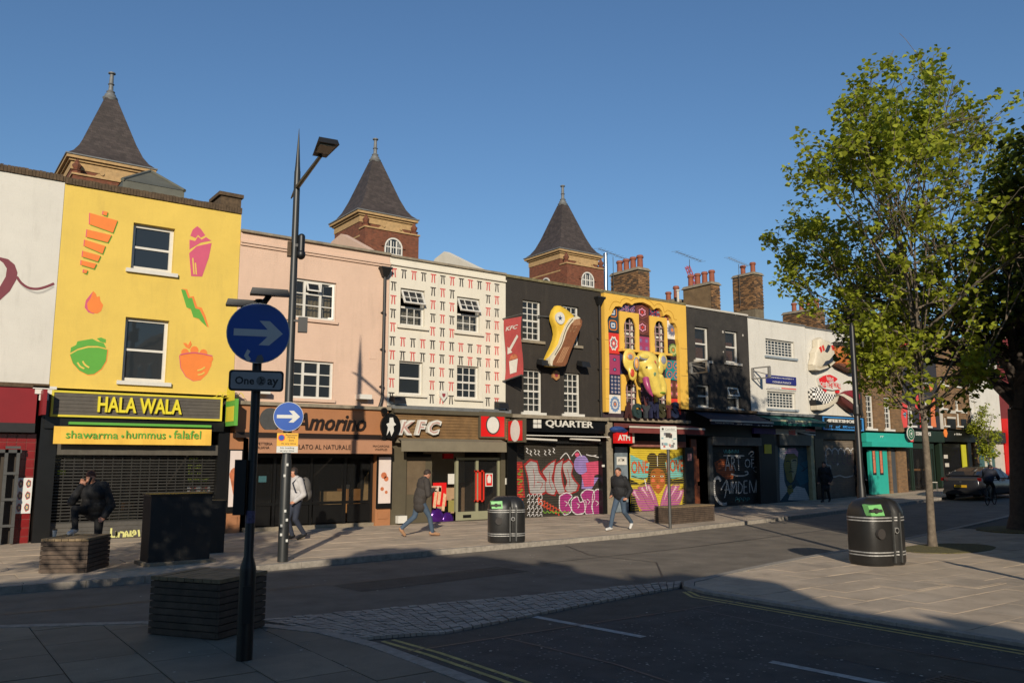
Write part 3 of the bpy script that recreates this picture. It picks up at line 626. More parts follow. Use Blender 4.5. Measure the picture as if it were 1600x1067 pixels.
motif(h1, 'painted_salad_bowl', [(0, 'a2', [((x-548)*1.03+550, (y-410)*1.03+412) for x, y in bowl]), (2, 'a2', bowl), (2, 'a2', [(434, 360), (438, 328), (470, 312), (478, 290), (520, 282), (570, 274), (600, 290), (640, 300), (656, 332), (600, 318), (540, 318), (480, 334)]), (2, 'a2', [(598, 272), (624, 266), (654, 278), (652, 300), (620, 292)])], [(4, 'a2', [(478, 420), (495, 445), (520, 458)], .04), (4, 'a2', [(510, 412), (525, 435), (550, 452)], .04)])
b2 = [(1110, 378), (1170, 362), (1240, 362), (1312, 385), (1305, 440), (1280, 490), (1240, 528), (1195, 534), (1150, 508), (1118, 455)]
circ = lambda cx_, cy_, r, n=12, e=1: [(cx_+r*math.cos(2*math.pi*i/n), cy_+r*e*math.sin(2*math.pi*i/n)) for i in range(n)]
motif(h1, 'painted_fruit_bowl', [(1, 'a2', [((x-1212)*1.025+1210, (y-450)*1.025+450) for x, y in b2]), (0, 'a2', b2)]+[(0, 'a2', circ(x, y, r)) for x, y, r in ((1142, 358, 24), (1200, 345, 26), (1256, 362, 24), (1296, 398, 20))]+[(0, 'a2', [(1130, 300), (1150, 300), (1160, 315), (1176, 286), (1184, 310), (1168, 336), (1148, 326)])], [(4, 'a2', [(1218, 470), (1245, 462), (1265, 448)], .04), (4, 'a2', [(1220, 496), (1245, 492), (1262, 480)], .04), (1, 'a2', [(1112, 372), (1200, 360), (1310, 380)], .03)])
# grey boarded signboard with yellow edging
M_SIGNG = mat('grey_stained_board', (92, 86, 78), .7, .14, 5, .2, 20); M_YELE = mat('yellow_edging', (224, 206, 60), .6, .05, 3); M_YLET = mat('yellow_letter_face', (240, 222, 50), .5, .03, 3)
YS = D-.28; sx0, sx1, sz0, sz1 = zr('a2', 322, 590, 1368, 782, YS)
for k in range(6):
    a, b = sz0+.05+(sz1-sz0-.1)*k/6, sz0+.05+(sz1-sz0-.1)*(k+1)/6; h1.box('sign_board', M_SIGNG, sx0+.05, sx1-.05, YS+random.uniform(0, .004), YS+.1, a+.003, b-.003)
mb = MB(); mb.box(sx0, sx1, YS-.02, D-.002, sz1-.05, sz1); mb.box(sx0, sx1, YS-.02, D-.002, sz0, sz0+.05); mb.box(sx0, sx0+.05, YS-.02, D-.002, sz0+.05, sz1-.05); mb.box(sx1-.05, sx1, YS-.02, D-.002, sz0+.05, sz1-.05)
edg = h1.add('sign_edging', mb, M_YELE)
mb = MB(); mb.m = 0; text_px(mb, 'HALA WALA', 'a2', 610, 628, 1122, 742, YS-.09, th=.085, bold=.018); h1.add('sign_lettering', mb, [M_YLET], up=edg)
cx_, cz_ = (sx0+sx1)/2, 0
h1.box('gable_beam', M_BLACKP, sx0-.1, sx1+.1, D-.2, D+.1, sz0-.28, sz0-.003)
x0, x1, z0, z1 = zr('a2', 428, 785, 1305, 822, D-.33); h1.box('green_awning_bar', GR, x0, x1, D-.34, D-.2, z0, z1)
x0, x1, z0, z1 = zr('a2', 335, 812, 1303, 932, D-.4)
M_VAL = mat('yellow_valance_cloth', (246, 196, 78), .8, .06, 4); mb = MB()
for k in range(24):
    a, b = x0+(x1-x0)*k/24, x0+(x1-x0)*(k+1)/24; ya, yb = D-.4+.012*math.sin(k*1.3), D-.4+.012*math.sin((k+1)*1.3); mb.add([(a, ya, z0), (b, yb, z0), (b, yb+.02, z1), (a, ya+.02, z1)], [(0, 1, 2, 3)])
val = h1.add('valance', mb, M_VAL)
for s_, a_, b_ in (('shawarma', 408, 728), ('•', 748, 764), ('hummus', 780, 1022), ('•', 1042, 1056), ('falafel', 1074, 1240)):
    mb = MB(); text_px(mb, s_, 'a2', a_, 838 if len(s_) > 1 else 866, b_, 892 if len(s_) > 1 else 884, D-.42, th=.002, bold=.008); h1.add('valance_lettering', mb, GR, up=val)
M_SHUT = mat('galvanised_shutter', (104, 98, 88), .5, .18, 5, metal=.35)
px0, px1 = fac(82, 760)[0], fac(336, 760)[0]; zsb = zr('a3', 0, 0, 0, 118)[2]; zst = zr('a3', 0, 60, 0, 61)[3]
h1.box('shutter_box', M_SHUT, px0, px1, D-.08, D+.25, zsb, zst+.05)
mb = MB(); z = .42
while z < zsb: mb.box(px0, px1, D+.1, D+.115, z, z+.035); z += .075
for k in range(int((px1-px0)/.22)): mb.box(px0+k*.22, px0+k*.22+.02, D+.116, D+.125, .42, zsb)
h1.add('grille_shutter', mb, mat('dark_grille_steel', (58, 56, 52), .5, .2, 8, metal=.3))
h1.shutter(px0, px1, .0, .42, mat('dull_grey_shutter', (88, 84, 78), .6, .2, 5), y=D+.09, pitch=.1)
mb = MB()
for pts in (((0, 0), (0, 50), (28, 50), (30, 20), (30, 75)), ((50, 25), (45, 60), (70, 65), (75, 30), (52, 25)), ((85, 65), (92, 20), (110, 60), (120, 15)), ((128, 40), (150, 35), (140, 15), (128, 50), (150, 65)), ((168, 10), (172, 50), (165, 70))): mb.stroke(zp('a3', [(688+x, 572+y) for x, y in pts], D+.08), .045, D+.083)
h1.add('graffiti_tag', mb, mat('pale_yellow_spray', (226, 222, 140), .7, .1, 6))
# what the grille lets one see inside
M_NEON = mat('lime_window_print', (200, 220, 60), .6, .05, 3)
for s, a, b, c, d in (('eat', 1165, 135, 1225, 162), ('fresh', 1160, 172, 1245, 205), ('full of', 1160, 215, 1250, 243), ('flavour', 1158, 255, 1290, 285)): mb = MB(); text_px(mb, s, 'a3', a, b, c, d, D+.19, th=.002, bold=.01); h1.add('window_lettering', mb, M_NEON)
mb = MB(); mb.box(*zr('a3', 357, 212, 405, 240, D+.19)[:2], D+.19, D+.2, *zr('a3', 357, 212, 405, 240, D+.19)[2:])
h1.add('window_card', mb, M_NEON)
mb = MB(); mb.box(px0, px1, D+.23, D+.236, .3, zsb); h1.add('shop_window', mb, M_SHOPG)
mb = MB(); mb.m = 0; x0, x1, z0, z1 = zr('a3', 700, 465, 835, 560, D+.6); mb.box(x0, x1, D+.6, D+1.0, z0-.4, z1); h1.add('shop_counter', mb, mat('grey_counter', (120, 120, 105), .6, .1, 4))
x0, x1, z0, z1 = zr('a3', 770, 418, 828, 460, D+.6); h1.box('cardboard_box', mat('cardboard', (170, 125, 80), .9, .1, 5), x0, x1, D+.62, D+.95, z0, z1)
x0, x1, z0, z1 = zr('a3', 1158, 310, 1295, 368, D+.19); h1.box('food_print', M_POST, x0, x1, D+.19, D+.2, z0, z1)
for a, b in ((57, 84), (336, 353)):
    x0, x1 = fac(a, 760)[0], fac(b, 760)[0]
    if a > 100: h1.box('pilaster', M_BLACKP, x0, min(x1, XB[2]-.004), D-.1, D+.2, -.05, sz0-.3)
x0, x1, z0, z1 = zr('a2', 1385, 645, 1445, 812, D-.5); mb = MB(); mb.box(XB[2]-.2, XB[2]-.11, D-.85, D-.05, z0, z1); ps = h1.add('projecting_sign', mb, GR)
for k in range(2): h1.box('sign_panel', M_YELE, XB[2]-.206, XB[2]-.2, D-.78, D-.12, z0+.12+k*.55, z0+.52+k*.55, up=ps)
mb = MB(); x0, x1, z0, z1 = zr('a2', 1335, 612, 1480, 640, D-.3)
for k in range(5): mb.stroke([(x0+k*.14, z0), (x0+k*.14+.1, z1+.05), (x0+k*.14+.2, z0+.02)], .02, D-.3); mb.box(x0+k*.14, x0+k*.14+.03, D-.3, D, z0, z0+.02)
h1.add('iron_scroll', mb, M_YELE)
# ---- pink house with the gelato shop
M_WALLP = mat('pink_painted_brick', (226, 192, 168), .8, .05, 1.2, .12, 30, brick=(.225, .075, None, .3), streak=.2)
o_up = zr('a4', 402, 330, 655, 578); o_lo = zr('a4', 395, 785, 640, 1012)
zs2 = zr('a5', 0, 0, 600, 118)[2]
h2 = House('pale pink painted brick house over the brown gelato shop', XB[2], XB[3], 8.33, zs2, M_WALLP, [o_up, o_lo])
h2.coping(M_STONE, .07, .1)
mb = MB(); mb.box(XB[2]+.004, XB[3]-.004, D-.05, D-.001, 7.95, 8.02); mb.box(XB[2]+.004, XB[3]-.004, D-.09, D-.001, 8.02, 8.08); h2.add('string_course', mb, M_WALLP)
def casement(h, o, cur, open_=False):
    x0, x1, z0, z1 = o; mb = MB(); y = D+.08; fw = .07
    mb.box(x0, x1, y, y+.1, z0, z0+fw); mb.box(x0, x1, y, y+.1, z1-fw, z1)
    xs = [x0, x0+(x1-x0)*.34, x0+(x1-x0)*.68, x1]
    for i, x in enumerate(xs): a = x if i == 0 else (x-fw if i == 3 else x-fw/2); mb.box(a, a+fw, y, y+.1, z0+fw, z1-fw)
    panes = []
    for i in range(3):
        a, b = xs[i]+(fw if i == 0 else fw/2), xs[i+1]-(fw if i == 2 else fw/2); rows = [z0+fw+(z1-z0-2*fw)*k/3 for k in range(4)]
        if i == 1: mb.box(a, b, y, y+.09, rows[2]-.035, rows[2]+.035)
        tl = .45 if (open_ and i == 1) else 0
        for k in range(3):
            if k and not (i == 1 and k == 2): mb.box(a, b, y+.02, y+.07, rows[k]-.014, rows[k]+.014)
            p = MB().box(a+.004, b-.004, y+.04, y+.046, rows[k]+.016, rows[k+1]-.016)
            if open_ and i == 1 and k == 2:
                fr = MB(); za, zb = rows[2]+.036, rows[3]
                for q in ((a, a+.05, za, zb), (b-.05, b, za, zb), (a+.05, b-.05, za, za+.05), (a+.05, b-.05, zb-.05, zb)): fr.box(q[0], q[1], y, y+.05, q[2], q[3])
                def T(pp): dz = pp[2]-zb; dy = pp[1]-y; return (pp[0], y-.02+dy*.9+dz*math.sin(tl), zb+dz*math.cos(tl))
                mb.add([T(v) for v in fr.v], fr.f); p.v = [T(v) for v in p.v]
            panes.append(p)
    if open_:    # right-hand casement stands open
        a, b = xs[2]+.05, xs[3]-.04; fr = MB()
        for q in ((a, a+.06, z0+.06, z1-.06), (b-.06, b, z0+.06, z1-.06), (a+.06, b-.06, z0+.06, z0+.12), (a+.06, b-.06, z1-.12, z1-.06)): fr.box(q[0], q[1], y-.02, y+.03, q[2], q[3])
        an = -.5; mb.add([(b+(v[0]-b)*math.cos(an)-(v[1]-y)*math.sin(an), y-.02+(v[0]-b)*math.sin(-an)*-1+(v[1]-y)*math.cos(an), v[2]) for v in fr.v], fr.f)
    wo = h.add('window', mb, M_WHITEF)
    for p in panes: h.add('pane', p, M_GLASSC if cur else M_GLASS, up=wo)
    if cur:
        c = MB(); 
        for i in range(24):
            xa, xb = x0+.05+(x1-x0-.1)*i/24, x0+.05+(x1-x0-.1)*(i+1)/24; c.add([(xa, y+.25+.03*(i % 2), z0+.05), (xb, y+.25+.03*((i+1) % 2), z0+.05), (xb, y+.25+.03*((i+1) % 2), z0+.62*(z1-z0)), (xa, y+.25+.03*(i % 2), z0+.62*(z1-z0))], [(0, 1, 2, 3)])
        h.add('curtain', c, cur, up=wo)
    h.box('sill', M_WALLP, x0-.06, x1+.06, D-.07, D+.078, z0-.09, z0-.002, up=wo)
casement(h2, o_up, M_CREAMC, True); casement(h2, o_lo, None)
X, Z = zp('a4', [(925, 330)])[0]; h2.pipe(X-.02, zs2-.02, Z, kick=-.1)
X, Z = zp('a4', [(800, 1000)])[0]; h2.add('floodlight', MB().box(X-.2, X+.2, D-.3, D-.002, Z-.06, Z+.08), M_WHITEF)
X, Z = zp('a4', [(235, 970)])[0]; h2.add('floodlight', MB().box(X-.2, X+.2, D-.3, D-.002, Z-.06, Z+.06), M_WHITEF)
X, Z = zp('a4', [(863, 765)])[0]; h2.add('vent_grille', MB().box(X-.11, X+.11, D-.012, D-.001, Z-.12, Z+.12), M_WALLP)
M_CARA = mat('caramel_painted_wood', (176, 120, 80), .55, .06, 2, streak=.1); M_CAWN = mat('tan_awning_cloth', (182, 132, 100), .85, .08, 3); M_BRL = mat('dark_brown_lettering', (34, 22, 16), .5, 0)
YS = D-.22; fx0, fx1, fz0, fz1 = zr('a5', 150, 122, 1036, 300, YS); fx0 = XB[2]+.03; fx1 = XB[3]-.06
f2 = h2.box('fascia', M_CARA, fx0, fx1, YS, D+.2, fz0, fz1); h2.box('fascia_cap', M_STONE, fx0-.02, XB[3]-.01, YS-.1, D-.002, fz1+.003, fz1+.1); h2.box('fascia_foot', M_CARA, fx0, fx1, YS-.06, YS-.003, fz0-.02, fz0+.06)
mb = MB(); text_px(mb, 'Amorino', 'a5', 460, 168, 884, 282, YS-.05, th=.05, shear=.32, bold=.012); h2.add('sign_lettering', mb, M_BRL, up=f2)
mb = MB(); X, Z = zp('a5', [(312, 210)], YS)[0]; mb.prism([(X+.3*math.cos(t), Z+.32*math.sin(t)) for t in [2*math.pi*i/24 for i in range(24)]], YS-.05, YS-.001); md = h2.add('medallion', mb, M_GREYM, up=f2)
h2.box('case', M_BRL, fx0, fx1, D-.3, D+.1, fz0-.17, fz0-.03)
a0, a1, b0, b1 = zr('a5', 185, 325, 1036, 415, D-.55)
mb = MB(); mb.add([(a0, D-.3, b1+.04), (a1, D-.3, b1+.04), (a1, D-.55, b1), (a0, D-.55, b1), (a0, D-.57, b0), (a1, D-.57, b0)], [(0, 3, 2, 1), (3, 4, 5, 2)]); aw = h2.add('awning_valance', mb, M_CAWN)
for s, q in (('CAFFETTERIA', (196, 345, 326, 363)), ('ITALIANA', (218, 368, 308, 385)), ('GELATO AL NATURALE', (440, 358, 792, 390)), ('MACARONS', (925, 362, 1022, 376)), ('WAFFLES', (935, 382, 1010, 396))): mb = MB(); text_px(mb, s, 'a5', *q, D-.585, th=.002); h2.add('awning_lettering', mb, M_BRL, up=aw)
zb_, zr_ = zr('a5', 0, 0, 600, 418)[2], zr('a5', 0, 0, 600, 700)[2]; gx0, gx1 = fac(389, 760)[0], fac(584, 760)[0]
mb = MB(); mb.box(gx0, gx1, D+.1, D+.2, zr_-.08, zr_); mb.box(gx0, gx1, D+.1, D+.2, zb_-.1, zb_+.1)
for t in (0, .19, .485, .77, 1): x = gx0+(gx1-gx0-.08)*t; mb.box(x, x+.08, D+.09, D+.21, .1, zb_)
sf = h2.add('shop_front_frame', mb, M_BLACKP)
for a, b in ((0, .19), (.19, .485), (.485, .77), (.77, 1)): h2.box('shop_pane', M_SHOPG, gx0+(gx1-gx0)*a+.06, gx0+(gx1-gx0)*b-.02, D+.14, D+.148, zr_, zb_-.1, up=sf); h2.box('riser_panel', M_BLACKP, gx0+(gx1-gx0)*a+.09, gx0+(gx1-gx0)*b-.05, D+.12, D+.16, .14, zr_-.09, up=sf)
h2.box('plinth', M_STONE, gx0-.1, gx1+.1, D+.02, D+.3, -.05, .1)
M_POS2 = mat('pale_menu_poster', (232, 216, 208), .5, .05, 4); M_CONE = mat('ice_cream_print', (206, 120, 80), .5, .3, 9)
for a, b, px_ in ((352, 376, 0), (585.5, 609, 1)):
    x0, x1 = fac(a, 760)[0], fac(b, 760)[0]; zt_, zb2 = (fac(364, 704)[1], fac(364, 798)[1]) if px_ == 0 else (fac(597, 714)[1], fac(597, 792)[1])
    pl = h2.box('pilaster', M_CARA, x0, x1, D-.06, D+.2, 0, fz0-.05); h2.box('poster_case', M_BLACKP, x0+.01, x1-.01, D-.14, D-.063, zb2-.03, zt_+.04, up=pl); h2.box('poster', M_POS2, x0+.05, x1-.05, D-.147, D-.143, zb2+.12, zt_, up=pl)
    mb = MB(); cx_ = (x0+x1)/2; cz_ = (zt_+zb2)/2
    if px_ == 0: mb.prism([(cx_-.13, cz_+.05), (cx_+.15, cz_+.05), (cx_+.02, cz_-.6)], D-.151, D-.149); mb.prism([(cx_+.16*math.cos(t), cz_+.16+.2*math.sin(t)) for t in [i*.5 for i in range(12)]], D-.152, D-.1495)
    else:
        for dx_, dz_, r_ in ((-.03, .2, .1), (.05, .1, .08), (-.08, -.2, .06), (.06, -.3, .05)): mb.prism([(cx_+dx_+r_*math.cos(i*.7), cz_+dz_+r_*math.sin(i*.7)) for i in range(9)], D-.151, D-.149)
    h2.add('poster_print', mb, M_CONE, up=pl)
    h2.box('panel_mould', M_CARA, x0+.08, x1-.08, D-.085, D-.06, .2, zb2-.15, up=pl)
M_WOODC = mat('warm_wood_counter', (196, 140, 84), .6, .15, 4); M_PALE = mat('pale_board', (214, 176, 120), .7, .1, 4)
x0, x1, z0, z1 = zr('a5', 650, 640, 742, 696, D+1.2); h2.box('display_counter', M_PALE, x0, x1, D+1.2, D+1.7, .1, z1)
x0, x1, z0, z1 = zr('a5', 760, 624, 850, 696, D+1.2); h2.box('service_counter', M_WOODC, x0, x1, D+1.2, D+1.8, .1, z1); h2.box('till', M_GREYM, x0+.05, x1-.3, D+1.3, D+1.6, z1+.01, z1+.13)
x0, x1, z0, z1 = zr('a5', 864, 490, 918, 692, D+.5); mb = MB(); mb.prism([(x0, z0), (x1, z0), (x1, z1), (x0+.05, z0+(z1-z0)*.7)], D+.4, D+.45); h2.add('menu_stand', mb, M_PALE)
x0, x1, z0, z1 = zr('a5', 246, 547, 290, 583, D+.16); h2.box('till_screen', mat('cyan_screen', (120, 190, 200), .4, 0), x0, x1, D+.16, D+.19, z0, z1)
X, Z = zp('a5', [(1030, 250)], D-.5)[0]; mb = MB(); mb.m = 0; mb.prism([(X+.33*math.cos(t), Z+.38*math.sin(t)) for t in [2*math.pi*i/20 for i in range(20)]], D-.52, D-.44); mb.cyl((X-.2, D-.48, Z+.45), (X-.2, D-.4, Z+.45), .1); mb.cyl((X-.2, D-.48, Z-.35), (X-.2, D-.4, Z-.35), .08); mb.box(X-.04, X+.04, D-.45, D-.2, Z-.03, Z+.03)
cs = h2.add('projecting_emblem', mb, M_BLACKP)
mb = MB(); mb.prism([(X+a, Z+b) for a, b in ((-.05, .25), (.06, .26), (.1, .12), (.17, .05), (.08, 0), (.1, -.14), (.02, -.3), (-.04, -.12), (-.14, -.28), (-.1, -.04), (-.16, .06), (-.06, .1))], D-.53, D-.521); h2.add('emblem_figure', mb, M_WHITEF, up=cs)
# ---- white house with red and black tie pattern over the fried chicken shop
M_WALLK = mat('cream_painted_brick', (232, 224, 206), .8, .04, 1.2, .1, 30, brick=(.225, .075, None, .2), streak=.24)
ow = [zr('a6', 148, 285, 300, 540), zr('a6', 510, 340, 655, 578), zr('a6', 140, 752, 288, 975), zr('a6', 510, 782, 648, 1000)]
zs3 = zr('a7', 0, 0, 400, 150)[2]
h3 = House('cream painted house patterned with red and black ties over the fried chicken shop', XB[3], XB[4], 8.3, zs3, M_WALLK, ow)
h3.coping(M_STONE, .07, .07); h3.box('string_course', M_WALLK, XB[3]+.004, XB[4]-.004, D-.07, D-.001, zr('a6', 0, 0, 60, 135)[2], zr('a6', 0, 0, 60, 122)[2])
h3.window(ow[0], ((3, 2), (3, 2)), tilt=.5, curtain=M_CURT, sm=M_WALLK, lower_curt=.5); h3.window(ow[1], ((3, 2), (3, 2)), tilt=.5, curtain=M_CURT, sm=M_WALLK, lower_curt=.5)
h3.window(ow[2], ((1, 1), (1, 1)), sill=.07, sm=M_WALLK); h3.window(ow[3], ((3, 2), (3, 2)), sill=.07, sm=M_WALLK)
TR, TB = mat('red_tie_paint', (206, 84, 80), .75, .05, 6), mat('black_tie_paint', (58, 53, 50), .75, .1, 6)
cA, cB = zp('a6', [(105, 160)])[0], zp('a6', [(765, 262)])[0]; rB = zp('a6', [(92, 955)])[0]
def tie_mesh(m):
    t = MB(); t.prism([(-.14, 0), (.14, .0), (.13, -.045), (-.13, -.045)], -.004, -.0005); t.prism([(-.07, -.045), (-.02, -.045), (-.045, -.34), (-.095, -.34)], -.004, -.0005); t.prism([(.02, -.045), (.07, -.045), (.095, -.34), (.045, -.34)], -.004, -.0005)
    return t.mesh('painted_tie', m)
tm = [tie_mesh(TR), tie_mesh(TB)]
for i in range(12):
    for j in range(10):
        x, z = cA[0]+(cB[0]-cA[0])*i/11, cA[1]+(rB[1]-cA[1])*j/9
        if any(o[0]-.17 < x < o[1]+.17 and o[2]-.12 < z and z-.3 < o[3]+.0 for o in ow) or z-.34 < zs3+.05: continue
        o = link('painted_tie', tm[(i+j) % 2], h3.r); o.scale = (.78, 1, .85); o.location = (x-h3.r.location.x, 0, z-h3.r.location.z)
h3.floodlight('a6', 100, 1000); h3.floodlight('a6', 758, 1035); h3.alarm('a6', 415, 975, M_WHITEF, .14)
mb = MB(); x_ = XB[4]-.004; q = zp('a6', [(380, 105)], 27.3)[0]; ys = [(23.32, 8.32), (24.8, fac(743, 415, 24.8)[1]), (26.7, fac(700, 394, 26.7)[1]), (27.4, fac(683, 405, 27.4)[1]), (29.0, 8.3)]
mb.prismx([(23.32, 7.6)]+ys+[(29.0, 7.6)], x_-.25, x_); h3.add('party_parapet', mb, M_WALLK)
mb = MB(); x_ = XB[3]-.004; ys = [(23.32, 8.35), (24.4, fac(562, 384, 24.4)[1]), (26.2, fac(524, 364, 26.2)[1]), (27.0, fac(512, 377, 27.0)[1]), (28.5, 8.3)]
mb.prismx([(23.32, 7.6)]+ys+[(28.5, 7.6)], x_-.25, x_); h2.add('party_parapet', mb, M_WALLP)
M_OLIVE = mat('olive_shop_paint', (92, 84, 66), .55, .08, 3); M_OLIVL = mat('sage_door_frame', (150, 148, 120), .5, .06, 3); M_PLANK = mat('brown_fascia_plank', (136, 104, 66), .6, .25, 3, .2, 25, streak=.25); M_AWNG = mat('grey_awning_cloth', (128, 118, 98), .85, .1, 3)
M_KRED = mat('bright_red_panel', (226, 30, 30), .4, .03, 2); M_REDP = mat('scarlet_paint', (222, 52, 36), .4, .04, 3)
YS = D-.3; x0, x1, z0, z1 = zr('a7', 115, 185, 655, 355, YS); xr_ = zr('a7', 0, 0, 848, 300, YS)[1]
for k in range(8): a, b = z0+(z1-z0)*k/8, z0+(z1-z0)*(k+1)/8; h3.box('fascia_plank', M_PLANK, x0, min(xr_, XB[4]-.01), YS+random.uniform(0, .006), D+.1, a+.004, b-.004)
h3.box('fascia_cap', M_OLIVE, x0-.1, min(xr_, XB[4]-.01), YS-.12, D-.003, z1+.003, z1+.13); h3.box('lead_flashing', M_LEAD, XB[3]+.01, XB[4]-.01, YS-.05, D-.003, z1+.134, zs3-.004)
h3.box('fascia_end', M_OLIVE, XB[3]+.02, x0-.003, YS, D+.1, z0-.1, z1)
for s_, a_, b_ in (('K', 130, 243), ('F', 243, 318), ('C', 318, 412)):
    mb = MB(); mb.m = 0; text_px(mb, s_, 'a7', a_+3, 228, b_, 328, YS-.16, th=.14, shear=.3, bold=.06); sgn = h3.add('sign_letter', mb, M_WHITEF)
    mb = MB(); text_px(mb, s_, 'a7', a_+16, 240, b_-12, 316, YS-.163, th=.002, shear=.3, bold=.0); 
    h3.add('letter_inlay', mb, mat('dark_red_inlay', (190, 150, 140), .5, 0), up=sgn)
def portrait_panel(h, x0, x1, z0, z1, y, up=None):     # plain red panel with an unfigured white medallion
    p = h.box('sign_panel', M_OLIVE, x0, x1, y, y+.12, z0, z1); h.box('sign_face', M_KRED, x0+.05, x1-.05, y-.006, y-.001, z0+.05, z1-.05, up=p)
    cx_, cz_, rx_, rz_ = (x0+x1)/2, (z0+z1)/2, (x1-x0)*.27, (z1-z0)*.36
    mb = MB(); mb.m = 1; mb.prism([(cx_+rx_*math.cos(i*.2618), cz_+rz_*math.sin(i*.2618)) for i in range(24)], y-.014, y-.007); mb.m = 0; mb.prism([(cx_+rx_*.85*math.cos(i*.2618), cz_+rz_*.87*math.sin(i*.2618)) for i in range(24)], y-.02, y-.0145)
    h.add('sign_medallion', mb, [M_WHITEF, TB], up=p)
portrait_panel(h3, *zr('a7', 655, 175, 820, 348, YS-.1)[:2], *zr('a7', 655, 175, 820, 348, YS-.1)[2:], YS-.1)
a0, a1, b0, b1 = zr('a7', 835, 222, 930, 374, D-.75); pj = h3.box('projecting_sign', M_OLIVE, XB[4]-.14, XB[4]-.02, D-1.2, D-.3, b0, b1); h3.box('sign_face', M_KRED, XB[4]-.148, XB[4]-.141, D-1.14, D-.36, b0+.06, b1-.06, up=pj)
mb = MB(); mb.prismx([(D-.75+.26*math.cos(i*.2618), (b0+b1)/2+.36*math.sin(i*.2618)) for i in range(24)], XB[4]-.155, XB[4]-.149); h3.add('sign_medallion', mb, M_WHITEF, up=pj)
a0, a1, b0, b1 = zr('a7', 152, 362, 826, 436, D-.6); b1_ = zr('a7', 0, 0, 400, 362, D-.3)[2]
a1 = min(a1, XB[4]-.02)
mb = MB(); mb.add([(a0, D-.32, z0-.01), (a1, D-.32, z0-.01), (a1, D-.6, b1), (a0, D-.6, b1), (a0, D-.62, b0), (a1, D-.62, b0), (a0, D-.6, b0), (a1, D-.6, b0)], [(0, 3, 2, 1), (3, 4, 5, 2)]); mb.box(a0, a1, D-.33, D+.05, z0-.14, z0-.003); h3.add('awning', mb, M_AWNG)
# shop front: door leaf, dark entrance, glazed doors
zf = zr('a7', 0, 0, 400, 445)[2]; gx = lambda v: zr('a7', v, 700, v+1, 701)[0]
h3.box('shop_post', M_OLIVE, XB[3]+.05, gx(180), D-.02, D+.2, 0, z0-.15); h3.box('shop_post', M_OLIVE, gx(790), XB[4]-.02, D-.02, D+.2, 0, z0-.15)
dl = h3.box('door', M_OLIVE, gx(183), gx(355), D+.08, D+.16, .02, zr('a7', 0, 0, 270, 468)[2])
r = zr('a7', 190, 487, 303, 706, D+.08); h3.box('door_pane', mat('frosted_pane', (120, 104, 84), .25, .2, 1.5), r[0], r[1], D+.07, D+.079, r[2], r[3], up=dl); h3.box('letter_slot', M_BLACKP, r[0]+.25, r[1]-.05, D+.066, D+.079, r[2]-.14, r[2]-.08, up=dl)
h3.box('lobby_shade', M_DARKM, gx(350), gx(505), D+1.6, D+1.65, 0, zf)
mb = MB(); fr = [gx(510), gx(640), gx(664), gx(790)]; zd = zr('a7', 0, 0, 600, 470)[2]
for a in (gx(508), gx(638), gx(778)): mb.box(a, a+.09 if a < gx(700) else a+.07, D+.06, D+.16, .03, zd)
mb.box(gx(508), gx(790), D+.061, D+.159, .03, .3); mb.box(gx(508), gx(790), D+.061, D+.159, zd-.08, zd); dr = h3.add('glazed_door', mb, M_OLIVL)
h3.box('door_pane', M_SHOPG, gx(510)+.09, gx(638), D+.1, D+.108, .3, zd-.08, up=dr); h3.box('door_pane', M_SHOPG, gx(638)+.1, gx(778), D+.1, D+.108, .3, zd-.08, up=dr); h3.box('letter_slot', M_BLACKP, gx(555), gx(607), D+.055, D+.0605, .1, .2, up=dr)
for a in (626, 655):
    x0, x1, z0_, z1_ = zr('a7', a, 552, a+26, 753, D); mb = MB(); mb.box(x0, x0+.045, D-.03, D+.0, z0_, z1_); mb.box(x1-.045, x1, D-.03, D+.0, z0_, z1_); mb.box(x0, x1, D-.03, D+.06, z1_-.05, z1_-.001); mb.box(x0, x1, D-.03, D+.06, z0_+.001, z0_+.05); h3.add('door_handle', mb, M_REDP, up=dr)
r = zr('a7', 692, 572, 738, 655, D+.05); sgn = h3.box('door_notice', M_WHITEF, r[0], r[1], D+.05, D+.058, r[2], r[3], up=dr)
mb = MB(); mb.box(r[0]+.03, r[1]-.03, D+.046, D+.0495, r[2]+.03, r[3]-.03); h3.add('notice_print', mb, M_KRED)
cx_, cz_ = (r[0]+r[1])/2, (r[2]+r[3])/2; mb = MB(); mb.prism([(cx_+a, cz_+b) for a, b in ((-.06, -.1), (.06, -.1), (.08, .06), (.05, .14), (0, .17), (-.05, .14), (-.08, .05))], D+.043, D+.0455); h3.add('notice_hand', mb, M_WHITEF)
h3.box('side_wall_panel', mat('cream_interior', (220, 208, 180), .8, .04, 2), gx(520), XB[4]-.15, D+2.3, D+2.35, 1.15, 2.6); h3.box('side_wall_wood', mat('pale_oak_panel', (190, 156, 122), .7, .1, 3), gx(520), XB[4]-.15, D+2.28, D+2.35, .02, 1.15)
r = zr('a7', 357, 632, 440, 782, D-.05); bo = h3.box('poster_board', M_KRED, r[0], r[1], D-.05, D-.03, r[2], r[3]); mb = MB(); cx_, cz_ = (r[0]+r[1])/2, (r[2]+r[3])/2
h3.box('board_strap', mat('poster_pale', (226, 200, 180), .5, .2, 12), cx_-.3, cx_+.05, D-.056, D-.051, r[3]-.28, r[3]-.1, up=bo)
for k, (a, b) in enumerate(((-.2, -.1), (-.05, 0), (.12, -.2))): mb = MB(); mb.prism([(cx_+a-.05, cz_+b-.3), (cx_+a+.05, cz_+b-.32), (cx_+a+.12, cz_+b+.2), (cx_+a+.02, cz_+b+.24)], D-.056, D-.051); h3.add('board_print', mb, mat('poster_tan', (232, 190, 150), .5, .2, 14), up=bo)
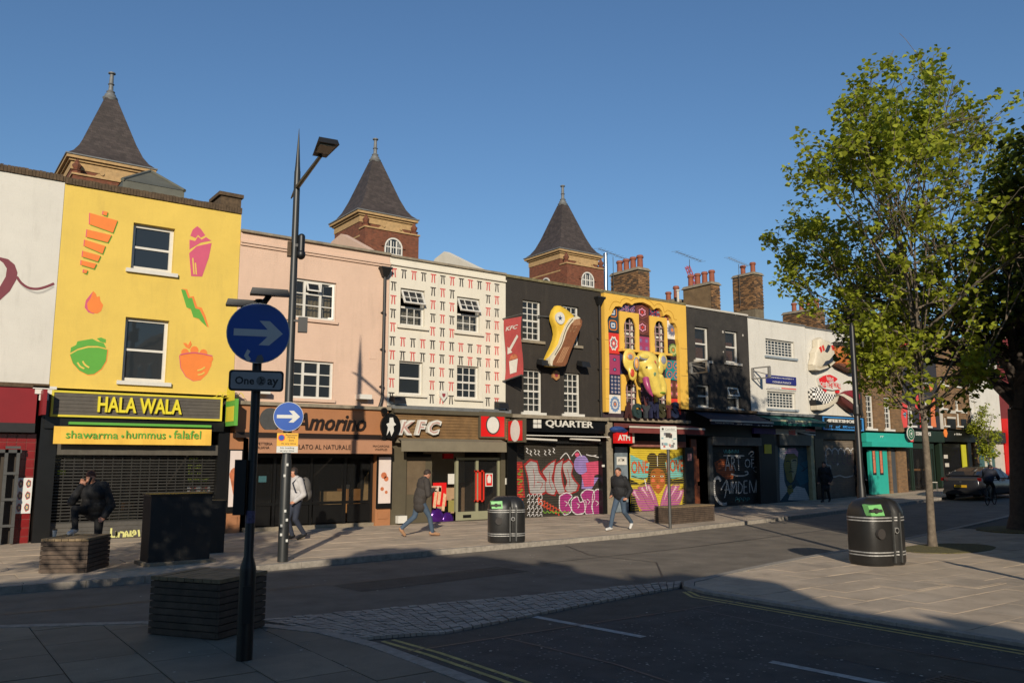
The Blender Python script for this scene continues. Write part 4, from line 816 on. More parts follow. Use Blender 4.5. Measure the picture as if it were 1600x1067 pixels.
r = zr('a7', 452, 575, 492, 640, D+.1); h3.box('notice', M_WHITEF, r[0], r[1], D+.1, D+.11, r[2], r[3])
r = zr('a7', 430, 745, 490, 818, D+1); h3.box('menu_board', mat('khaki_board', (160, 150, 84), .6, .05, 3), r[0], r[1], D+1, D+1.05, r[2], r[3])
r = zr('a7', 425, 445, 487, 478, D+.5); h3.box('red_lightbox', M_KRED, r[0], r[1], D+.5, D+.6, r[2], r[3])
for a, b, rr in ((392, 858, .27), (460, 880, .25)):
    X, Z = zp('a7', [(a, b)], D+.02)[0]; mb = MB(); mb.ell((X, D+.15, Z), (rr, .1, rr*1.15)); h3.add('balloon', mb, mat('purple_foil', (92, 40, 140), .18, .15, 6, metal=.5), smooth=True)
r = zr('a7', 115, 843, 170, 912, D-.02); mc = h3.box('meter_cabinet', M_WHITEF, r[0], r[1], D-.2, D-.021, .05, r[3])
for y_ in (435, 552): X, Z = zp('a7', [(832, y_)])[0]; h3.box('door_entry', M_WHITEF, X-.06, X+.05, D-.06, D-.021, Z-.06, Z+.06)
r = zr('a7', 824, 602, 848, 642); h3.box('notice', M_WHITEF, r[0], min(r[1], XB[4]-.03), D-.04, D-.021, r[2], r[3])
# hanging banner on the tie-pattern house: brackets + cloth (hangs from the wall: its own thing)
bt_, bb_ = zp('a8', [(15, 335)], D-.5)[0], zp('a8', [(15, 780)], D-.5)[0]
X = XB[4]-.12; zt_, zb_ = fac(797, 496, D-.5)[1], fac(797, 592, D-.5)[1]
bn = thing('hanging_banner', 'faded red cloth banner with a white arrow, bracketed out from the tie-pattern house', 'banner', (X, D, zb_))
mb = MB(); n = 14
for k in range(n+1):
    t = k/n; z = zb_+(zt_-zb_)*t
    for j in range(7): u = j/6; mb.v.append((X+.05*math.sin(t*5+u)+.10*u, D-.12-u*.85, z+.14*u*(1-t)-.02))
for k in range(n):
    for j in range(6): a = k*7+j; mb.f.append((a, a+1, a+8, a+7)); mb.mi.append(0)
bc = part(bn, 'banner_cloth', mb, mat('faded_red_cloth', (186, 74, 72), .85, .1, 4, streak=.1), smooth=True)
mb = MB(); mb.cyl((X, D, zt_+.02), (X+.06, D-1.0, zt_+.06), .025); part(bn, 'bracket', mb, M_GREYM); mb = MB(); mb.cyl((X, D, zb_-.04), (X+.06, D-1.0, zb_+.1), .025); part(bn, 'bracket', mb, M_GREYM)
def on_banner(mb2):   # drape a print laid out in (u, t) on the cloth's near side
    mb2.v = [(X+.05*math.sin(v[2]*5+v[0])+.10*v[0]-.012, D-.12-v[0]*.85, zb_+(zt_-zb_)*v[2]+.14*v[0]*(1-v[2])-.02) for v in mb2.v]; return mb2
mb = MB(); text_mb(mb, 'KFC', .12, .85, .80, .87, 0, th=.002, shear=.3, bold=.02); part(bn, 'banner_lettering', on_banner(mb), M_WHITEF, up=bc)
mb = MB(); mb.add([(.78, 0, .70), (.86, 0, .66), (.34, 0, .47), (.42, 0, .43), (.12, 0, .42), (.16, 0, .54), (.25, 0, .51)], [(0, 6, 2, 1), (6, 5, 4), (6, 4, 2), (2, 4, 3)]); part(bn, 'banner_arrow', on_banner(mb), M_WHITEF, up=bc)
mb = MB(); mb.add([(.2, 0, .30), (.72, 0, .30), (.64, 0, .08), (.28, 0, .08)], [(0, 1, 2, 3)]); mb.m = 1; mb.add([(.2, 0, .31), (.3, 0, .38), (.5, 0, .40), (.66, 0, .37), (.72, 0, .31)], [(0, 1, 2, 3, 4)]); part(bn, 'banner_bucket', on_banner(mb), [M_WHITEF, M_CONE], up=bc)
# ---- black house with the giant yellow shoe
M_WALLB = mat('black_painted_brick', (50, 44, 38), .85, .12, 2.5, .2, 30, brick=(.225, .075, None, .35), streak=.25)
ow = [zr('a8', 163, 212, 292, 505), zr('a8', 440, 250, 556, 535), zr('a8', 170, 695, 300, 1000), zr('a8', 450, 718, 566, 1010)]
zs4 = zr('b1', 0, 0, 450, 142)[2]
h4 = House('matt black painted house with paned white sash windows behind a giant yellow shoe', XB[4], XB[5], 8.24, zs4, M_WALLB, ow)
h4.coping(M_CONC, .1, .06)
M_CLUT = mandala('stock_boxes_behind_glass', [(190, 180, 150), (120, 100, 80), (70, 80, 90), (200, 190, 170), (140, 60, 60), (90, 90, 70)], 3, 5, (3, 5))
h4.window(ow[0], ((3, 3), (3, 3)), curtain=M_CLUT, sm=M_STONE); h4.window(ow[1], ((3, 3), (3, 3)), curtain=M_BLIND, sm=M_STONE, lower_curt=.3); h4.window(ow[2], ((3, 3), (3, 3)), curtain=M_CLUT); h4.window(ow[3], ((3, 3), (3, 3)), curtain=M_CLUT)
h4.floodlight('a8', 268, 650); h4.floodlight('a8', 545, 660); h4.alarm('a8', 386, 740, mat('tan_alarm', (180, 130, 80), .6, .05, 3), .17, True)
X, Z = zp('a8', [(683, 250)])[0]; h4.pipe(X, zs4+.05, Z)
YS = D-.25; x0, x1, z0, z1 = zr('b1', 165, 147, 738, 255, YS); f4 = h4.box('fascia', M_BLACKP, x0, x1, YS, D+.1, z0, z1); h4.box('cornice', M_STONE, XB[4]+.05, XB[5]-.02, YS-.12, D-.003, z1+.003, z1+.12)
mb = MB(); text_px(mb, 'QUARTER', 'b1', 325, 158, 655, 224, YS-.04, th=.04, bold=.012); h4.add('sign_lettering', mb, M_WHITEF, up=f4)
for i in range(2):
    for j in range(2): r = zr('b1', 236+i*29, 155+j*33, 260+i*29, 183+j*33, YS); h4.box('sign_square', M_WHITEF, r[0], r[1], YS-.03, YS-.001, r[2], r[3], up=f4)
r = zr('b1', 165, 262, 782, 282, D-.4); h4.box('awning_cassette', M_WHITEF, r[0], min(r[1], XB[5]-.01), D-.42, D-.1, r[2], r[3])
for a, b in ((190, 400), (498, 700)): r = zr('b1', a, 290, b, 305, D-.3); mb = MB(); mb.cyl((r[0], D-.25, r[3]), (r[1], D-.3, r[2]+.02), .035, n=8); h4.add('awning_arm', mb, M_WHITEF)
zb4 = h4.g
sx0, sx1, sz1_ = zr('b1', 112, 700, 113, 701)[0], zr('b1', 708, 700, 709, 701)[0], zr('b1', 0, 0, 450, 325)[2]
sh4, ys4 = h4.shutter(sx0, sx1, zb4, sz1_, mat('dark_grey_shutter', (70, 64, 56), .55, .15, 4, metal=.2))
h4.box('shutter_box', M_DARKM, sx0, sx1, D-.05, D+.2, sz1_+.003, z0-.15); h4.box('pilaster', M_BLACKP, XB[4]+.01, sx0-.003, D-.1, D+.2, zb4-.05, z0-.01); h4.box('pilaster', M_BLACKP, sx1+.003, zr('b1', 775, 600, 776, 601)[0], D-.1, D+.2, zb4-.05, z0-.1); h4.box('pilaster', M_STONE, zr('b1', 777, 600, 778, 601)[0], XB[5]+.1, D-.13, D+.2, zb4-.05, z1)
SPR = [mat('spray_'+n, c, .65, .15, 5) for n, c in (('silver', (176, 172, 170)), ('red', (170, 40, 40)), ('lilac', (160, 136, 200)), ('pink', (222, 84, 120)), ('magenta', (168, 46, 122)), ('white', (226, 222, 220)), ('orange', (212, 74, 40)), ('green', (110, 150, 50)), ('black', (26, 24, 24)))]
gy = [ys4-.001]
def gp(mb, mi, pts): mb.m = mi; gy[0] -= .0004; mb.prism(zp('b1', pts, D+.14), gy[0], gy[0]+.0003)
def gs(mb, mi, pts, w_, closed=False): mb.m = mi; gy[0] -= .0004; mb.stroke(zp('b1', pts, D+.14), w_, gy[0], closed=closed)
mb = MB()
gp(mb, 1, [(115, 450), (160, 450), (180, 700), (120, 700)])
for k in range(7): gs(mb, 7 if k % 2 else 6, [(125+(k % 3)*14, 470+k*34), (160, 480+k*34), (130, 500+k*34), (165, 510+k*34)], .045)
LT = [[(180, 480), (215, 445), (260, 455), (275, 520), (300, 560), (330, 600), (325, 650), (290, 675), (215, 670), (205, 600), (195, 540)], [(300, 520), (345, 470), (385, 445), (375, 520), (365, 570), (395, 640), (380, 680), (330, 665), (318, 610), (328, 570)], [(395, 470), (440, 440), (430, 520), (440, 600), (455, 660), (415, 675), (385, 620), (380, 560)], [(440, 470), (485, 440), (510, 480), (500, 540), (520, 580), (545, 610), (535, 650), (490, 670), (455, 640), (470, 590), (450, 530)]]
for p in LT: cx_ = sum(q[0] for q in p)/len(p); gp(mb, 1, [((x-cx_)*1.22+cx_+4, (y-565)*1.1+562) for x, y in p])
for p in LT: gp(mb, 0, p); gs(mb, 1, p, .028, True)
gs(mb, 1, [(235, 500), (245, 570), (240, 630)], .022); gs(mb, 1, [(350, 520), (348, 590), (365, 640)], .022); gs(mb, 1, [(470, 500), (485, 560), (490, 620)], .022); gs(mb, 1, [(262, 590), (300, 600), (285, 640)], .022)
gp(mb, 2, circ(570, 470, 52, 20, 1.3)); gp(mb, 2, [(575, 560), (690, 560), (640, 640), (570, 640)]); gp(mb, 3, [(600, 455), (690, 445), (708, 530), (660, 545), (655, 620), (590, 625), (570, 540), (610, 520)]); gp(mb, 3, circ(540, 400, 16))
b_ = [[(420, 690), (470, 665), (505, 690), (480, 730), (500, 790), (455, 818), (420, 780)], [(500, 720), (540, 690), (560, 730), (600, 720), (590, 800), (540, 815), (505, 790)], [(565, 680), (600, 645), (650, 650), (660, 700), (640, 760), (650, 810), (600, 812), (590, 740)], [(650, 670), (685, 640), (705, 690), (700, 760), (708, 805), (660, 818), (645, 760)]]
for p in b_: gp(mb, 5, [((x-570)*1.04+570, (y-740)*1.06+740) for x, y in p])
for p in b_: gp(mb, 4, p)
for p in b_: gs(mb, 5, p, .03, True); cx_ = sum(q[0] for q in p)/len(p); cy_ = sum(q[1] for q in p)/len(p); gs(mb, 5, [(cx_-12, cy_-15), (cx_+8, cy_), (cx_-5, cy_+20)], .025)
for k, (x, y) in enumerate(((185, 370), (210, 385), (240, 380), (265, 385), (310, 385), (340, 380), (370, 370))): gs(mb, 5, [(x, y-15), (x+12, y-5), (x+2, y+10), (x+16, y+22)], .03); 
for k in range(8): gs(mb, 6, [(260+k*20, 710+k*10), (275+k*20, 700+k*12), (268+k*20, 745+k*10), (290+k*18, 735+k*12)], .04)
for k in range(6): gs(mb, 7, [(300+k*30, 790), (315+k*30, 805), (330+k*30, 795)], .04)
for k in range(4):
    for j in range(4): gs(mb, 5, [(190+j*28, 690+k*45), (205+j*28, 675+k*45), (210+j*28, 705+k*45), (195+j*28, 712+k*45)], .022)
for a in ((420, 430), (500, 410), (600, 400), (650, 410)): gs(mb, 5, [(a[0], a[1]), (a[0]+40, a[1]-40 if a[0] < 600 else a[1]+10), (a[0]+70, a[1]+5)], .03)
h4.add('graffiti', mb, SPR, up=sh4); h4.ribs(sx0, sx1, zb4, sz1_, ys4-.02, MATS['dark_grey_shutter'], sh4)
mb = MB(); x0, z0_ = zp('b1', [(716, 480)], D-.1)[0]; h4.box('lock_box', M_WHITEF, x0-.02, x0+.09, D-.13, D-.101, z0_-.03, z0_+.05)
# giant yellow shoe, sole towards the street, hung from brackets
YSH = D-.42
out = zp('d2', [(195, 152), (245, 155), (330, 205), (410, 270), (445, 315), (470, 350), (483, 395), (470, 440), (430, 530), (390, 620), (350, 720), (300, 850), (270, 960), (240, 1003), (180, 1008), (110, 1000), (60, 992), (45, 960), (50, 890), (90, 800), (130, 720), (165, 620), (178, 540), (160, 440), (130, 350), (128, 290), (150, 215)], YSH)
sole = zp('d2', [(455, 345), (478, 380), (470, 440), (430, 530), (390, 620), (350, 720), (300, 850), (270, 955), (240, 1000), (180, 1005), (110, 998), (75, 985), (85, 930), (130, 850), (200, 740), (240, 640), (275, 530), (330, 425), (400, 355)], YSH)
band = zp('d2', [(425, 308), (462, 335), (478, 380), (470, 440), (300, 850), (240, 1003), (60, 993), (45, 960), (50, 890), (110, 800), (180, 690), (220, 560), (270, 440), (340, 340)], YSH)
shoe = thing('giant_shoe', 'giant yellow canvas high-top shoe with brown ribbed sole hung on the black house', 'sculpture', ((out[0][0]+out[10][0])/2, D, min(p[1] for p in out)))
M_SHY, M_SHW, M_SHS = mat('yellow_canvas', (232, 190, 56), .7, .08, 3, .2, 60), mat('cream_rubber', (226, 216, 190), .55, .06, 4), mat('brown_rubber_sole', (136, 84, 50), .7, .2, 8, .3, 40)
def pillow(mb, poly, yf, yb, bulge):    # an outline with a rounded, inflated front
    n = len(poly); c = (sum(p[0] for p in poly)/n, sum(p[1] for p in poly)/n); rings = [(1, yb), (1.0, yf+bulge*.6), (.93, yf+bulge*.22), (.78, yf+bulge*.04), (.5, yf), (.2, yf-.01)]
    o = len(mb.v)
    for s_, y in rings: mb.v += [(c[0]+(p[0]-c[0])*s_, y, c[1]+(p[1]-c[1])*s_) for p in poly]
    for k in range(len(rings)-1):
        for i in range(n): a, b = o+k*n+i, o+k*n+(i+1) % n; mb.f.append((a, a+n, b+n, b)); mb.mi.append(mb.m)
    mb.f.append(tuple(o+(len(rings)-1)*n+i for i in range(n))); mb.mi.append(mb.m)
mb = MB(); pillow(mb, out, YSH-.05, D-.2, .2); part(shoe, 'canvas_upper', mb, M_SHY, smooth=True)
mb = MB(); mb.prism(band, YSH-.16, YSH+.1); part(shoe, 'rubber_band', mb, M_SHW)
mb = MB(); mb.prism(sole, YSH-.21, YSH-.161); so_ = part(shoe, 'sole', mb, M_SHS)
mb = MB()
for k in range(6): a, b = zp('d2', [(345+k*3, 440-k*14), (455-k*2, 425-k*12)], YSH); mb.stroke([a, b], .022, YSH-.214, smooth=False)
for k in range(9):
    for j in range(4): a, b = zp('d2', [(120+k*14+j*22-k*3, 960-k*24-j*2), (145+k*14+j*22-k*3, 935-k*24-j*2)], YSH); mb.stroke([a, b], .025, YSH-.214, smooth=False)
for k in range(4):
    for j in range(2): a, b = zp('d2', [(305+j*50+k*6, 530-k*12), (335+j*48+k*6, 500-k*14)], YSH); mb.stroke([a, b], .022, YSH-.214, smooth=False)
part(shoe, 'tread_bars', mb, mat('worn_tan_rubber', (190, 140, 100), .7, .1, 5), up=so_, kind='stuff')
mb = MB(); mb.stroke(zp('d2', [(360, 350), (290, 440), (240, 560), (200, 690), (110, 850)], YSH), .03, YSH-.164); part(shoe, 'pin_stripe', mb, TB)
X, Z = zp('d2', [(205, 335)], YSH)[0]; mb = MB(); mb.prism([(X+.20*math.cos(i*.2618), Z+.22*math.sin(i*.2618)) for i in range(24)], YSH-.1, YSH+.1); bd = part(shoe, 'ankle_patch', mb, M_WHITEF)
mb = MB(); mb.prism([(X-.02+(.11 if i % 2 == 0 else .045)*math.sin(i*math.pi/5), Z+(.11 if i % 2 == 0 else .045)*math.cos(i*math.pi/5)) for i in range(10)], YSH-.108, YSH-.101); part(shoe, 'star', mb, mat('navy_print', (34, 60, 96), .6, 0), up=bd)
for q in ((20, 288), (30, 890)): a = zp('d2', [q], D-.3)[0]; mb = MB(); mb.cyl((a[0]-.1, D, a[1]), (a[0]+.5, YSH+.3, a[1]), .03); part(shoe, 'bracket', mb, M_GREYM)
# ---- yellow house with patchwork front and the elephant
M_WALLO = mat('golden_yellow_board', (240, 190, 78), .7, .05, 1.5, .08, 30, streak=.08); M_BACKB = mat('dark_backing_render', (60, 44, 52), .9, .2, 4)
ow = [zr('d6', 365, 480, 552, 955), zr('d6', 785, 530, 960, 1005), zr('d1', 388, 455, 575, 905), zr('d1', 830, 500, 990, 905)]
zs5 = zr('b3', 0, 0, 400, 128)[2]
h5 = House('golden yellow house with a scalloped arch of patchwork mandala panels', XB[5], XB[6], 8.2, zs5, M_BACKB, ow)
h5.coping(M_CONC, .1, .2)
inner = zp('b2', [(148, 990)], D-.2)+zp('d6', [(195, 1060), (180, 640), (170, 540), (185, 490), (225, 460), (245, 400), (280, 345), (330, 340), (370, 355), (385, 320), (430, 292), (475, 300), (510, 325), (545, 300), (600, 290), (665, 288), (720, 310), (775, 340), (815, 390), (850, 365), (895, 370), (930, 410), (950, 480), (985, 452), (1030, 470), (1060, 510), (1075, 570), (1110, 580), (1140, 640), (1150, 720), (1150, 800), (1165, 880), (1175, 1060)], D-.2)+zp('b2', [(668, 968)], D-.2)
xa, xb = XB[5]+.02, XB[6]-.02; zb_ = inner[0][1]; zb2 = inner[-1][1]
mb = MB(); mb.prism([(xa, zb_)]+inner+[(xb, zb2), (xb, 8.19), (xa, 8.19)], D-.2, D-.02); h5.add('scalloped_front', mb, M_WALLO)
for k, zc in enumerate((4.2, 5.3, 6.4)): h5.box('board_joint', M_COPB, xa, inner[1][0]-.02, D-.203, D-.2005, zc, zc+.012); h5.box('board_joint', M_COPB, inner[-2][0]+.06, xb, D-.203, D-.2005, zc, zc+.012)
mb = MB(); mb.stroke([(p[0]+(p[0]-23.1)*.06, p[1]+.16) for p in inner[5:29]], .03, D-.2035); h5.add('incised_line', mb, mat('ochre_groove', (196, 146, 40), .8, .05, 3))
NV, MG, TL, RD, WT, OG, BRW, GN, SK, PKK = (40, 46, 84), (166, 62, 102), (24, 140, 140), (222, 56, 48), (232, 226, 216), (222, 130, 60), (96, 48, 42), (110, 140, 70), (110, 150, 190), (226, 150, 170)
pan = [('floral_dark', (135, 215, 215, 415), [NV, WT, SK, (30, 40, 50), OG, (40, 60, 70)], 4, (1, 2)), ('red_white', (138, 415, 222, 572), [WT, RD, (120, 120, 130), WT, RD, RD], 8, (1, 1)), ('magenta_blue', (148, 572, 226, 722), [SK, NV, MG, MG, MG, MG], 8, (1, 2)), ('navy_floral', (155, 722, 230, 862), [PKK, NV, WT, NV, (60, 90, 130), NV], 5, (3, 5)), ('white_orange', (148, 864, 232, 1002), [OG, (90, 110, 150), WT, (110, 130, 170), SK, WT], 14, (1, 1)),
       ('brown_top', (335, 205, 440, 440), [RD, BRW, PKK, BRW, (130, 70, 60), BRW], 6, (1, 2)), ('magenta_mid', (352, 440, 442, 562), [SK, MG, (120, 110, 160), MG, MG, MG], 8, (2, 2)), ('navy_star', (224, 560, 345, 725), [WT, (80, 90, 150), NV, NV, NV, NV], 12, (2, 1)), ('white_grey', (552, 325, 655, 470), [OG, (120, 120, 140), (90, 100, 130), (150, 150, 160), WT, WT], 12, (1, 1)), ('dark_green', (562, 470, 660, 612), [OG, GN, (190, 190, 130), GN, (50, 30, 40), (60, 34, 44)], 14, (1, 1)), ('teal', (556, 612, 660, 762), [OG, TL, (40, 90, 150), TL, RD, TL], 5, (2, 2)), ('brown_pair', (572, 762, 664, 892), [RD, PKK, BRW, (140, 90, 80), BRW, BRW], 10, (2, 2)), ('red_low', (586, 892, 668, 1010), [WT, RD, (90, 100, 150), RD, RD, RD], 8, (1, 1)), ('navy_top', (215, 195, 335, 300), [WT, NV, (90, 80, 140), NV, PKK, NV], 5, (3, 3)), ('navy_right', (440, 215, 600, 330), [WT, NV, (80, 120, 150), NV, RD, NV], 5, (4, 3)), ('brown_low', (358, 720, 560, 1010), [RD, BRW, PKK, BRW, (60, 40, 50), BRW], 6, (3, 4))]
for k, (nm, q, cols, pet, tl) in enumerate(pan):
    r = zr('b2', *q, D-.03)
    if nm == 'brown_low': r = (r[0], zr('d1', 820, 0, 821, 1)[0], r[2], r[3])
    ov = [o for o in ow if o[0] < r[1]-.01 and o[1] > r[0]+.01 and o[2] < r[3]-.01 and o[3] > r[2]+.01]
    for o in ov:      # keep the panels clear of the window openings
        if o[1] < (r[0]+r[1])/2+.3 and o[1]-r[0] < r[1]-o[1]+.4: r = (max(r[0], o[1]+.02), r[1], r[2], r[3])
        elif o[0] > (r[0]+r[1])/2-.3: r = (r[0], min(r[1], o[0]-.02), r[2], r[3])
    if r[1]-r[0] > .1: h5.box('patchwork_panel', mandala('mandala_'+nm, cols, pet, 3.2, tl), r[0], r[1], D-.03-.002*(k % 4), D-.002, r[2], r[3])
def lobed(o, e=.0):
    x0, x1, z0, z1 = o; w_ = x1-x0; cx_ = (x0+x1)/2; L = [(.0, 0), (.05, .1), (.0, .22), (.03, .36), (.0, .5), (-.02, .62), (.02, .78), (.10, .86), (.2, .95), (.35, .99), (.5, 1.0)]
    left = [(x0+u*w_, z0+v*(z1-z0)) for u, v in L]; return left, [(2*cx_-x, z) for x, z in left]
M_BARS = mat('pinkish_iron_bars', (170, 140, 140), .6, .1, 6)
for o, fr in ((ow[0], zr('d6', 315, 412, 592, 968)), (ow[1], zr('d6', 735, 478, 985, 1010)), (ow[2], zr('d1', 340, 400, 612, 915)), (ow[3], zr('d1', 800, 440, 1032, 905))):
    l, r_ = lobed((o[0]+.03, o[1]-.03, o[2]+.02, o[3]-.03)); cx_ = (o[0]+o[1])/2; mb = MB()
    mb.prism([(fr[0], fr[2]), (l[0][0], fr[2])]+l+[(cx_, fr[3]), (fr[0], fr[3])], D-.1, D-.04); mb.prism([(fr[1], fr[2]), (r_[0][0], fr[2])]+r_+[(cx_, fr[3]), (fr[1], fr[3])], D-.1, D-.04)
    wf = h5.add('window_surround', mb, M_WALLO); mb = MB(); y = D+.02
    for t in (.33, .67): mb.box(o[0]+(o[1]-o[0])*t-.02, o[0]+(o[1]-o[0])*t+.02, y, y+.03, o[2], o[3])
    for k in range(1, 5): mb.box(o[0], o[1], y+.004, y+.026, o[2]+(o[3]-o[2])*k/5-.02, o[2]+(o[3]-o[2])*k/5+.02)
    h5.add('window_bars', mb, M_BARS, up=wf); mb = MB(); fw = .06
    mb.box(o[0], o[0]+fw, D+.1, D+.18, o[2], o[3]); mb.box(o[1]-fw, o[1], D+.1, D+.18, o[2], o[3]); mb.box(o[0], o[1], D+.101, D+.179, (o[2]+o[3])/2-.04, (o[2]+o[3])/2+.04); wo = h5.add('sash_frame', mb, M_WHITEF)
    h5.box('pane', M_GLASSC, o[0], o[1], D+.14, D+.146, o[2], o[3], up=wo); h5.box('curtain', M_CURT, o[0]+(o[1]-o[0])*.62, o[1]-.02, D+.3, D+.31, o[2], o[3], up=wo)
    if o in ow[:2]: h5.box('sill', M_WALLO, fr[0]-.05, fr[1]+.05, D-.3, D-.04, fr[2]-.09, fr[2]-.002, up=wf)
# elephant head sculpture
def remeshed(prims, voxel, mats, smooth=6):
    """union of tapered capsules / ellipsoids as one continuous skin; prims: (kind, data, material index)"""
    mb = MB()
    for k, d, mi in prims:
        if k == 'e': mb.ell(d[0], d[1], 16, 10)
        else:
            p0, p1, r0, r1 = d; mb.ell(p0, (r0,)*3, 10, 6); mb.ell(p1, (r1,)*3, 10, 6); mb.cyl(p0, p1, r0*.995, r1*.995, 10)
    me = mb.mesh('tmp', mats[0]); ob = bpy.data.objects.new('tmp', me); COL.objects.link(ob)
    m = ob.modifiers.new('r', 'REMESH'); m.mode = 'VOXEL'; m.voxel_size = voxel; m.adaptivity = 0
    if smooth: s_ = ob.modifiers.new('s', 'SMOOTH'); s_.factor = .5; s_.iterations = smooth
    dg = bpy.context.evaluated_depsgraph_get(); dg.update(); out = bpy.data.meshes.new_from_object(ob.evaluated_get(dg)); COL.objects.unlink(ob); bpy.data.objects.remove(ob); bpy.data.meshes.remove(me)
    n = len(out.polygons); co = np.zeros(n*3); out.polygons.foreach_get('center', co); co = co.reshape(-1, 3); best = np.full(n, 1e9); idx = np.zeros(n, int)
    for k, d, mi in prims:
        if k == 'e':
            c, r = np.array(d[0]), np.array(d[1]); q = (co-c)/r; l = np.linalg.norm(q, axis=1)+1e-9; ds = (l-1)*r.min()
        else:
            p0, p1, r0, r1 = np.array(d[0]), np.array(d[1]), d[2], d[3]; ax = p1-p0; t = np.clip(((co-p0)@ax)/(ax@ax+1e-12), 0, 1); ds = np.linalg.norm(co-(p0+t[:, None]*ax), axis=1)-(r0+(r1-r0)*t)
        m_ = ds < best; best[m_] = ds[m_]; idx[m_] = mi
    out.materials.clear()
    for m in mats: out.materials.append(m)
    out.polygons.foreach_set('material_index', idx.astype(np.int32)); out.polygons.foreach_set('use_smooth', [True]*n); out.update(); return out
YE = D-.6
def ep(x, y, Y=YE): a = zp('d1', [(x, y)], Y)[0]; return (a[0], Y, a[1])
sc = zp('d1', [(0, 0)], YE)[0][0]; sc = abs(zp('d1', [(100, 300)], YE)[0][0]-zp('d1', [(0, 300)], YE)[0][0])/100   # metres per sheet pixel
el = thing('elephant_head', 'painted yellow elephant head sculpture with curling trunk on the patchwork house', 'sculpture', (ep(720, 230)[0], D, ep(800, 700)[2]))
cH = ep(715, 240)
pr = [('e', (cH, (150*sc, .4, 130*sc)), 0), ('e', (ep(700, 160), (110*sc, .32, 70*sc)), 0), ('e', (ep(480, 200, D-.5), (105*sc, .10, 130*sc)), 0), ('e', (ep(520, 370, D-.55), (65*sc, .10, 95*sc)), 0), ('e', (ep(935, 220, D-.45), (75*sc, .10, 105*sc)), 0), ('e', (ep(905, 320, D-.5), (45*sc, .1, 70*sc)), 0), ('c', (ep(650, 400, D-.6), ep(640, 480, D-.4), 45*sc, 35*sc), 0)]
tr = [((745, 330), 100), ((780, 430), 88), ((820, 540), 74), ((845, 620), 62), ((890, 660), 54), ((935, 640), 48), ((940, 560), 44), ((915, 470), 40), ((905, 430), 34)]
for k in range(len(tr)-1): (a, ra), (b, rb) = tr[k], tr[k+1]; pr.append(('c', (ep(*a, YE-.22-.03*k), ep(*b, YE-.25-.03*k), ra*sc, rb*sc), 0))
me = remeshed(pr, .035, [mat('yellow_fibreglass', (236, 208, 100), .35, .1, 4)]); me.transform(Matrix.Translation(-el.location)); link('head', me, el)
mb = MB(); mb.tube([ep(700, 455, YE-.36), ep(712, 520, YE-.44), ep(735, 590, YE-.5), ep(770, 660, YE-.54), ep(800, 705, YE-.56)], [38*sc, 36*sc, 30*sc, 20*sc, 5*sc], 10); part(el, 'tusk', mb, mat('magenta_tusk_paint', (180, 70, 120), .35, .25, 3), smooth=True)
mb = MB(); mb.ell(ep(935, 655, YE-.5), (40*sc, .1, 12*sc)); part(el, 'trunk_tip', mb, mat('green_tip_paint', (120, 160, 60), .4, .1, 3), smooth=True)
def disc(name, x, y, Y, rx_, rz_, m, t=.05): c = ep(x, y, Y); mb = MB(); mb.ell(c, (rx_*sc, t, rz_*sc), 16, 6); part(el, name, mb, m, smooth=True)
M_ERED, M_EGREY, M_EOR = mat('coral_paint', (216, 84, 60), .4, .1, 4), mat('grey_lilac_paint', (150, 150, 160), .4, .15, 4), mat('apricot_paint', (238, 170, 90), .4, .1, 4)
disc('painted_flower', 820, 262, YE-.36, 34, 52, M_ERED); disc('painted_flower', 518, 378, D-.64, 30, 44, M_ERED, .03); disc('painted_ring', 575, 250, YE-.14, 40, 75, M_EGREY, .06); disc('painted_ring', 577, 250, YE-.19, 26, 55, M_EOR, .06); disc('painted_patch', 490, 150, D-.59, 55, 45, M_EOR, .03); disc('painted_patch', 488, 155, D-.61, 34, 28, M_EGREY, .03); disc('painted_patch', 950, 200, D-.54, 40, 48, M_EGREY, .03); disc('painted_spot', 830, 385, YE-.52, 22, 34, mat('sage_paint', (120, 150, 110), .4, .1, 4), .03)
disc('eye', 718, 300, YE-.40, 16, 11, TB, .03); disc('forehead_band', 690, 165, YE-.30, 85, 30, M_EGREY, .03); disc('forehead_patch', 690, 148, YE-.32, 70, 26, mat('pale_yellow_paint', (240, 216, 110), .4, .08, 4), .04)
# shop below: maroon awning, cut-out letters, painted shutter
YS = D-.2; rr = zr('b3', 130, 140, 780, 150, D-.15); M_MAR = mat('maroon_awning_cloth', (124, 54, 50), .85, .1, 4); M_PALEB = mat('off_white_bar', (206, 198, 184), .6, .08, 4)
h5.box('shop_cornice', M_STONE, XB[5]+.15, XB[6]-.01, D-.28, D-.003, zs5-.12, zs5-.003)
f0 = zr('b3', 190, 178, 818, 212, D-1.0); v0 = zr('b3', 190, 205, 818, 250, D-1.0)
mb = MB(); ax0, ax1 = XB[5]+.4, XB[6]-.06; mb.add([(ax0, D-.2, zs5-.2), (ax1, D-.2, zs5-.2), (ax1, D-1.0, f0[3]), (ax0, D-1.0, f0[3])], [(0, 3, 2, 1)]); mb.add([(ax0, D-1.02, f0[2]), (ax1, D-1.02, f0[2]), (ax1, D-1.0, v0[2]), (ax0, D-1.0, v0[2])], [(0, 3, 2, 1)]); mb.add([(ax0, D-.2, zs5-.2), (ax0, D-1.0, f0[3]), (ax0, D-1.0, f0[2]), (ax0, D-.2, f0[2])], [(0, 1, 2, 3)])
aw = h5.add('awning', mb, M_MAR); h5.box('awning_bar', M_PALEB, ax0, ax1, D-1.04, D-.96, f0[2], f0[3], up=aw)
LM = [mat('letter_'+n, c, .6, .2, 5) for n, c in (('brown', (74, 34, 26)), ('teal', (40, 62, 60)), ('grey', (60, 64, 68)), ('navy', (34, 36, 66)), ('olive', (62, 58, 28)), ('maroon', (82, 40, 36)), ('blue', (32, 40, 70)))]
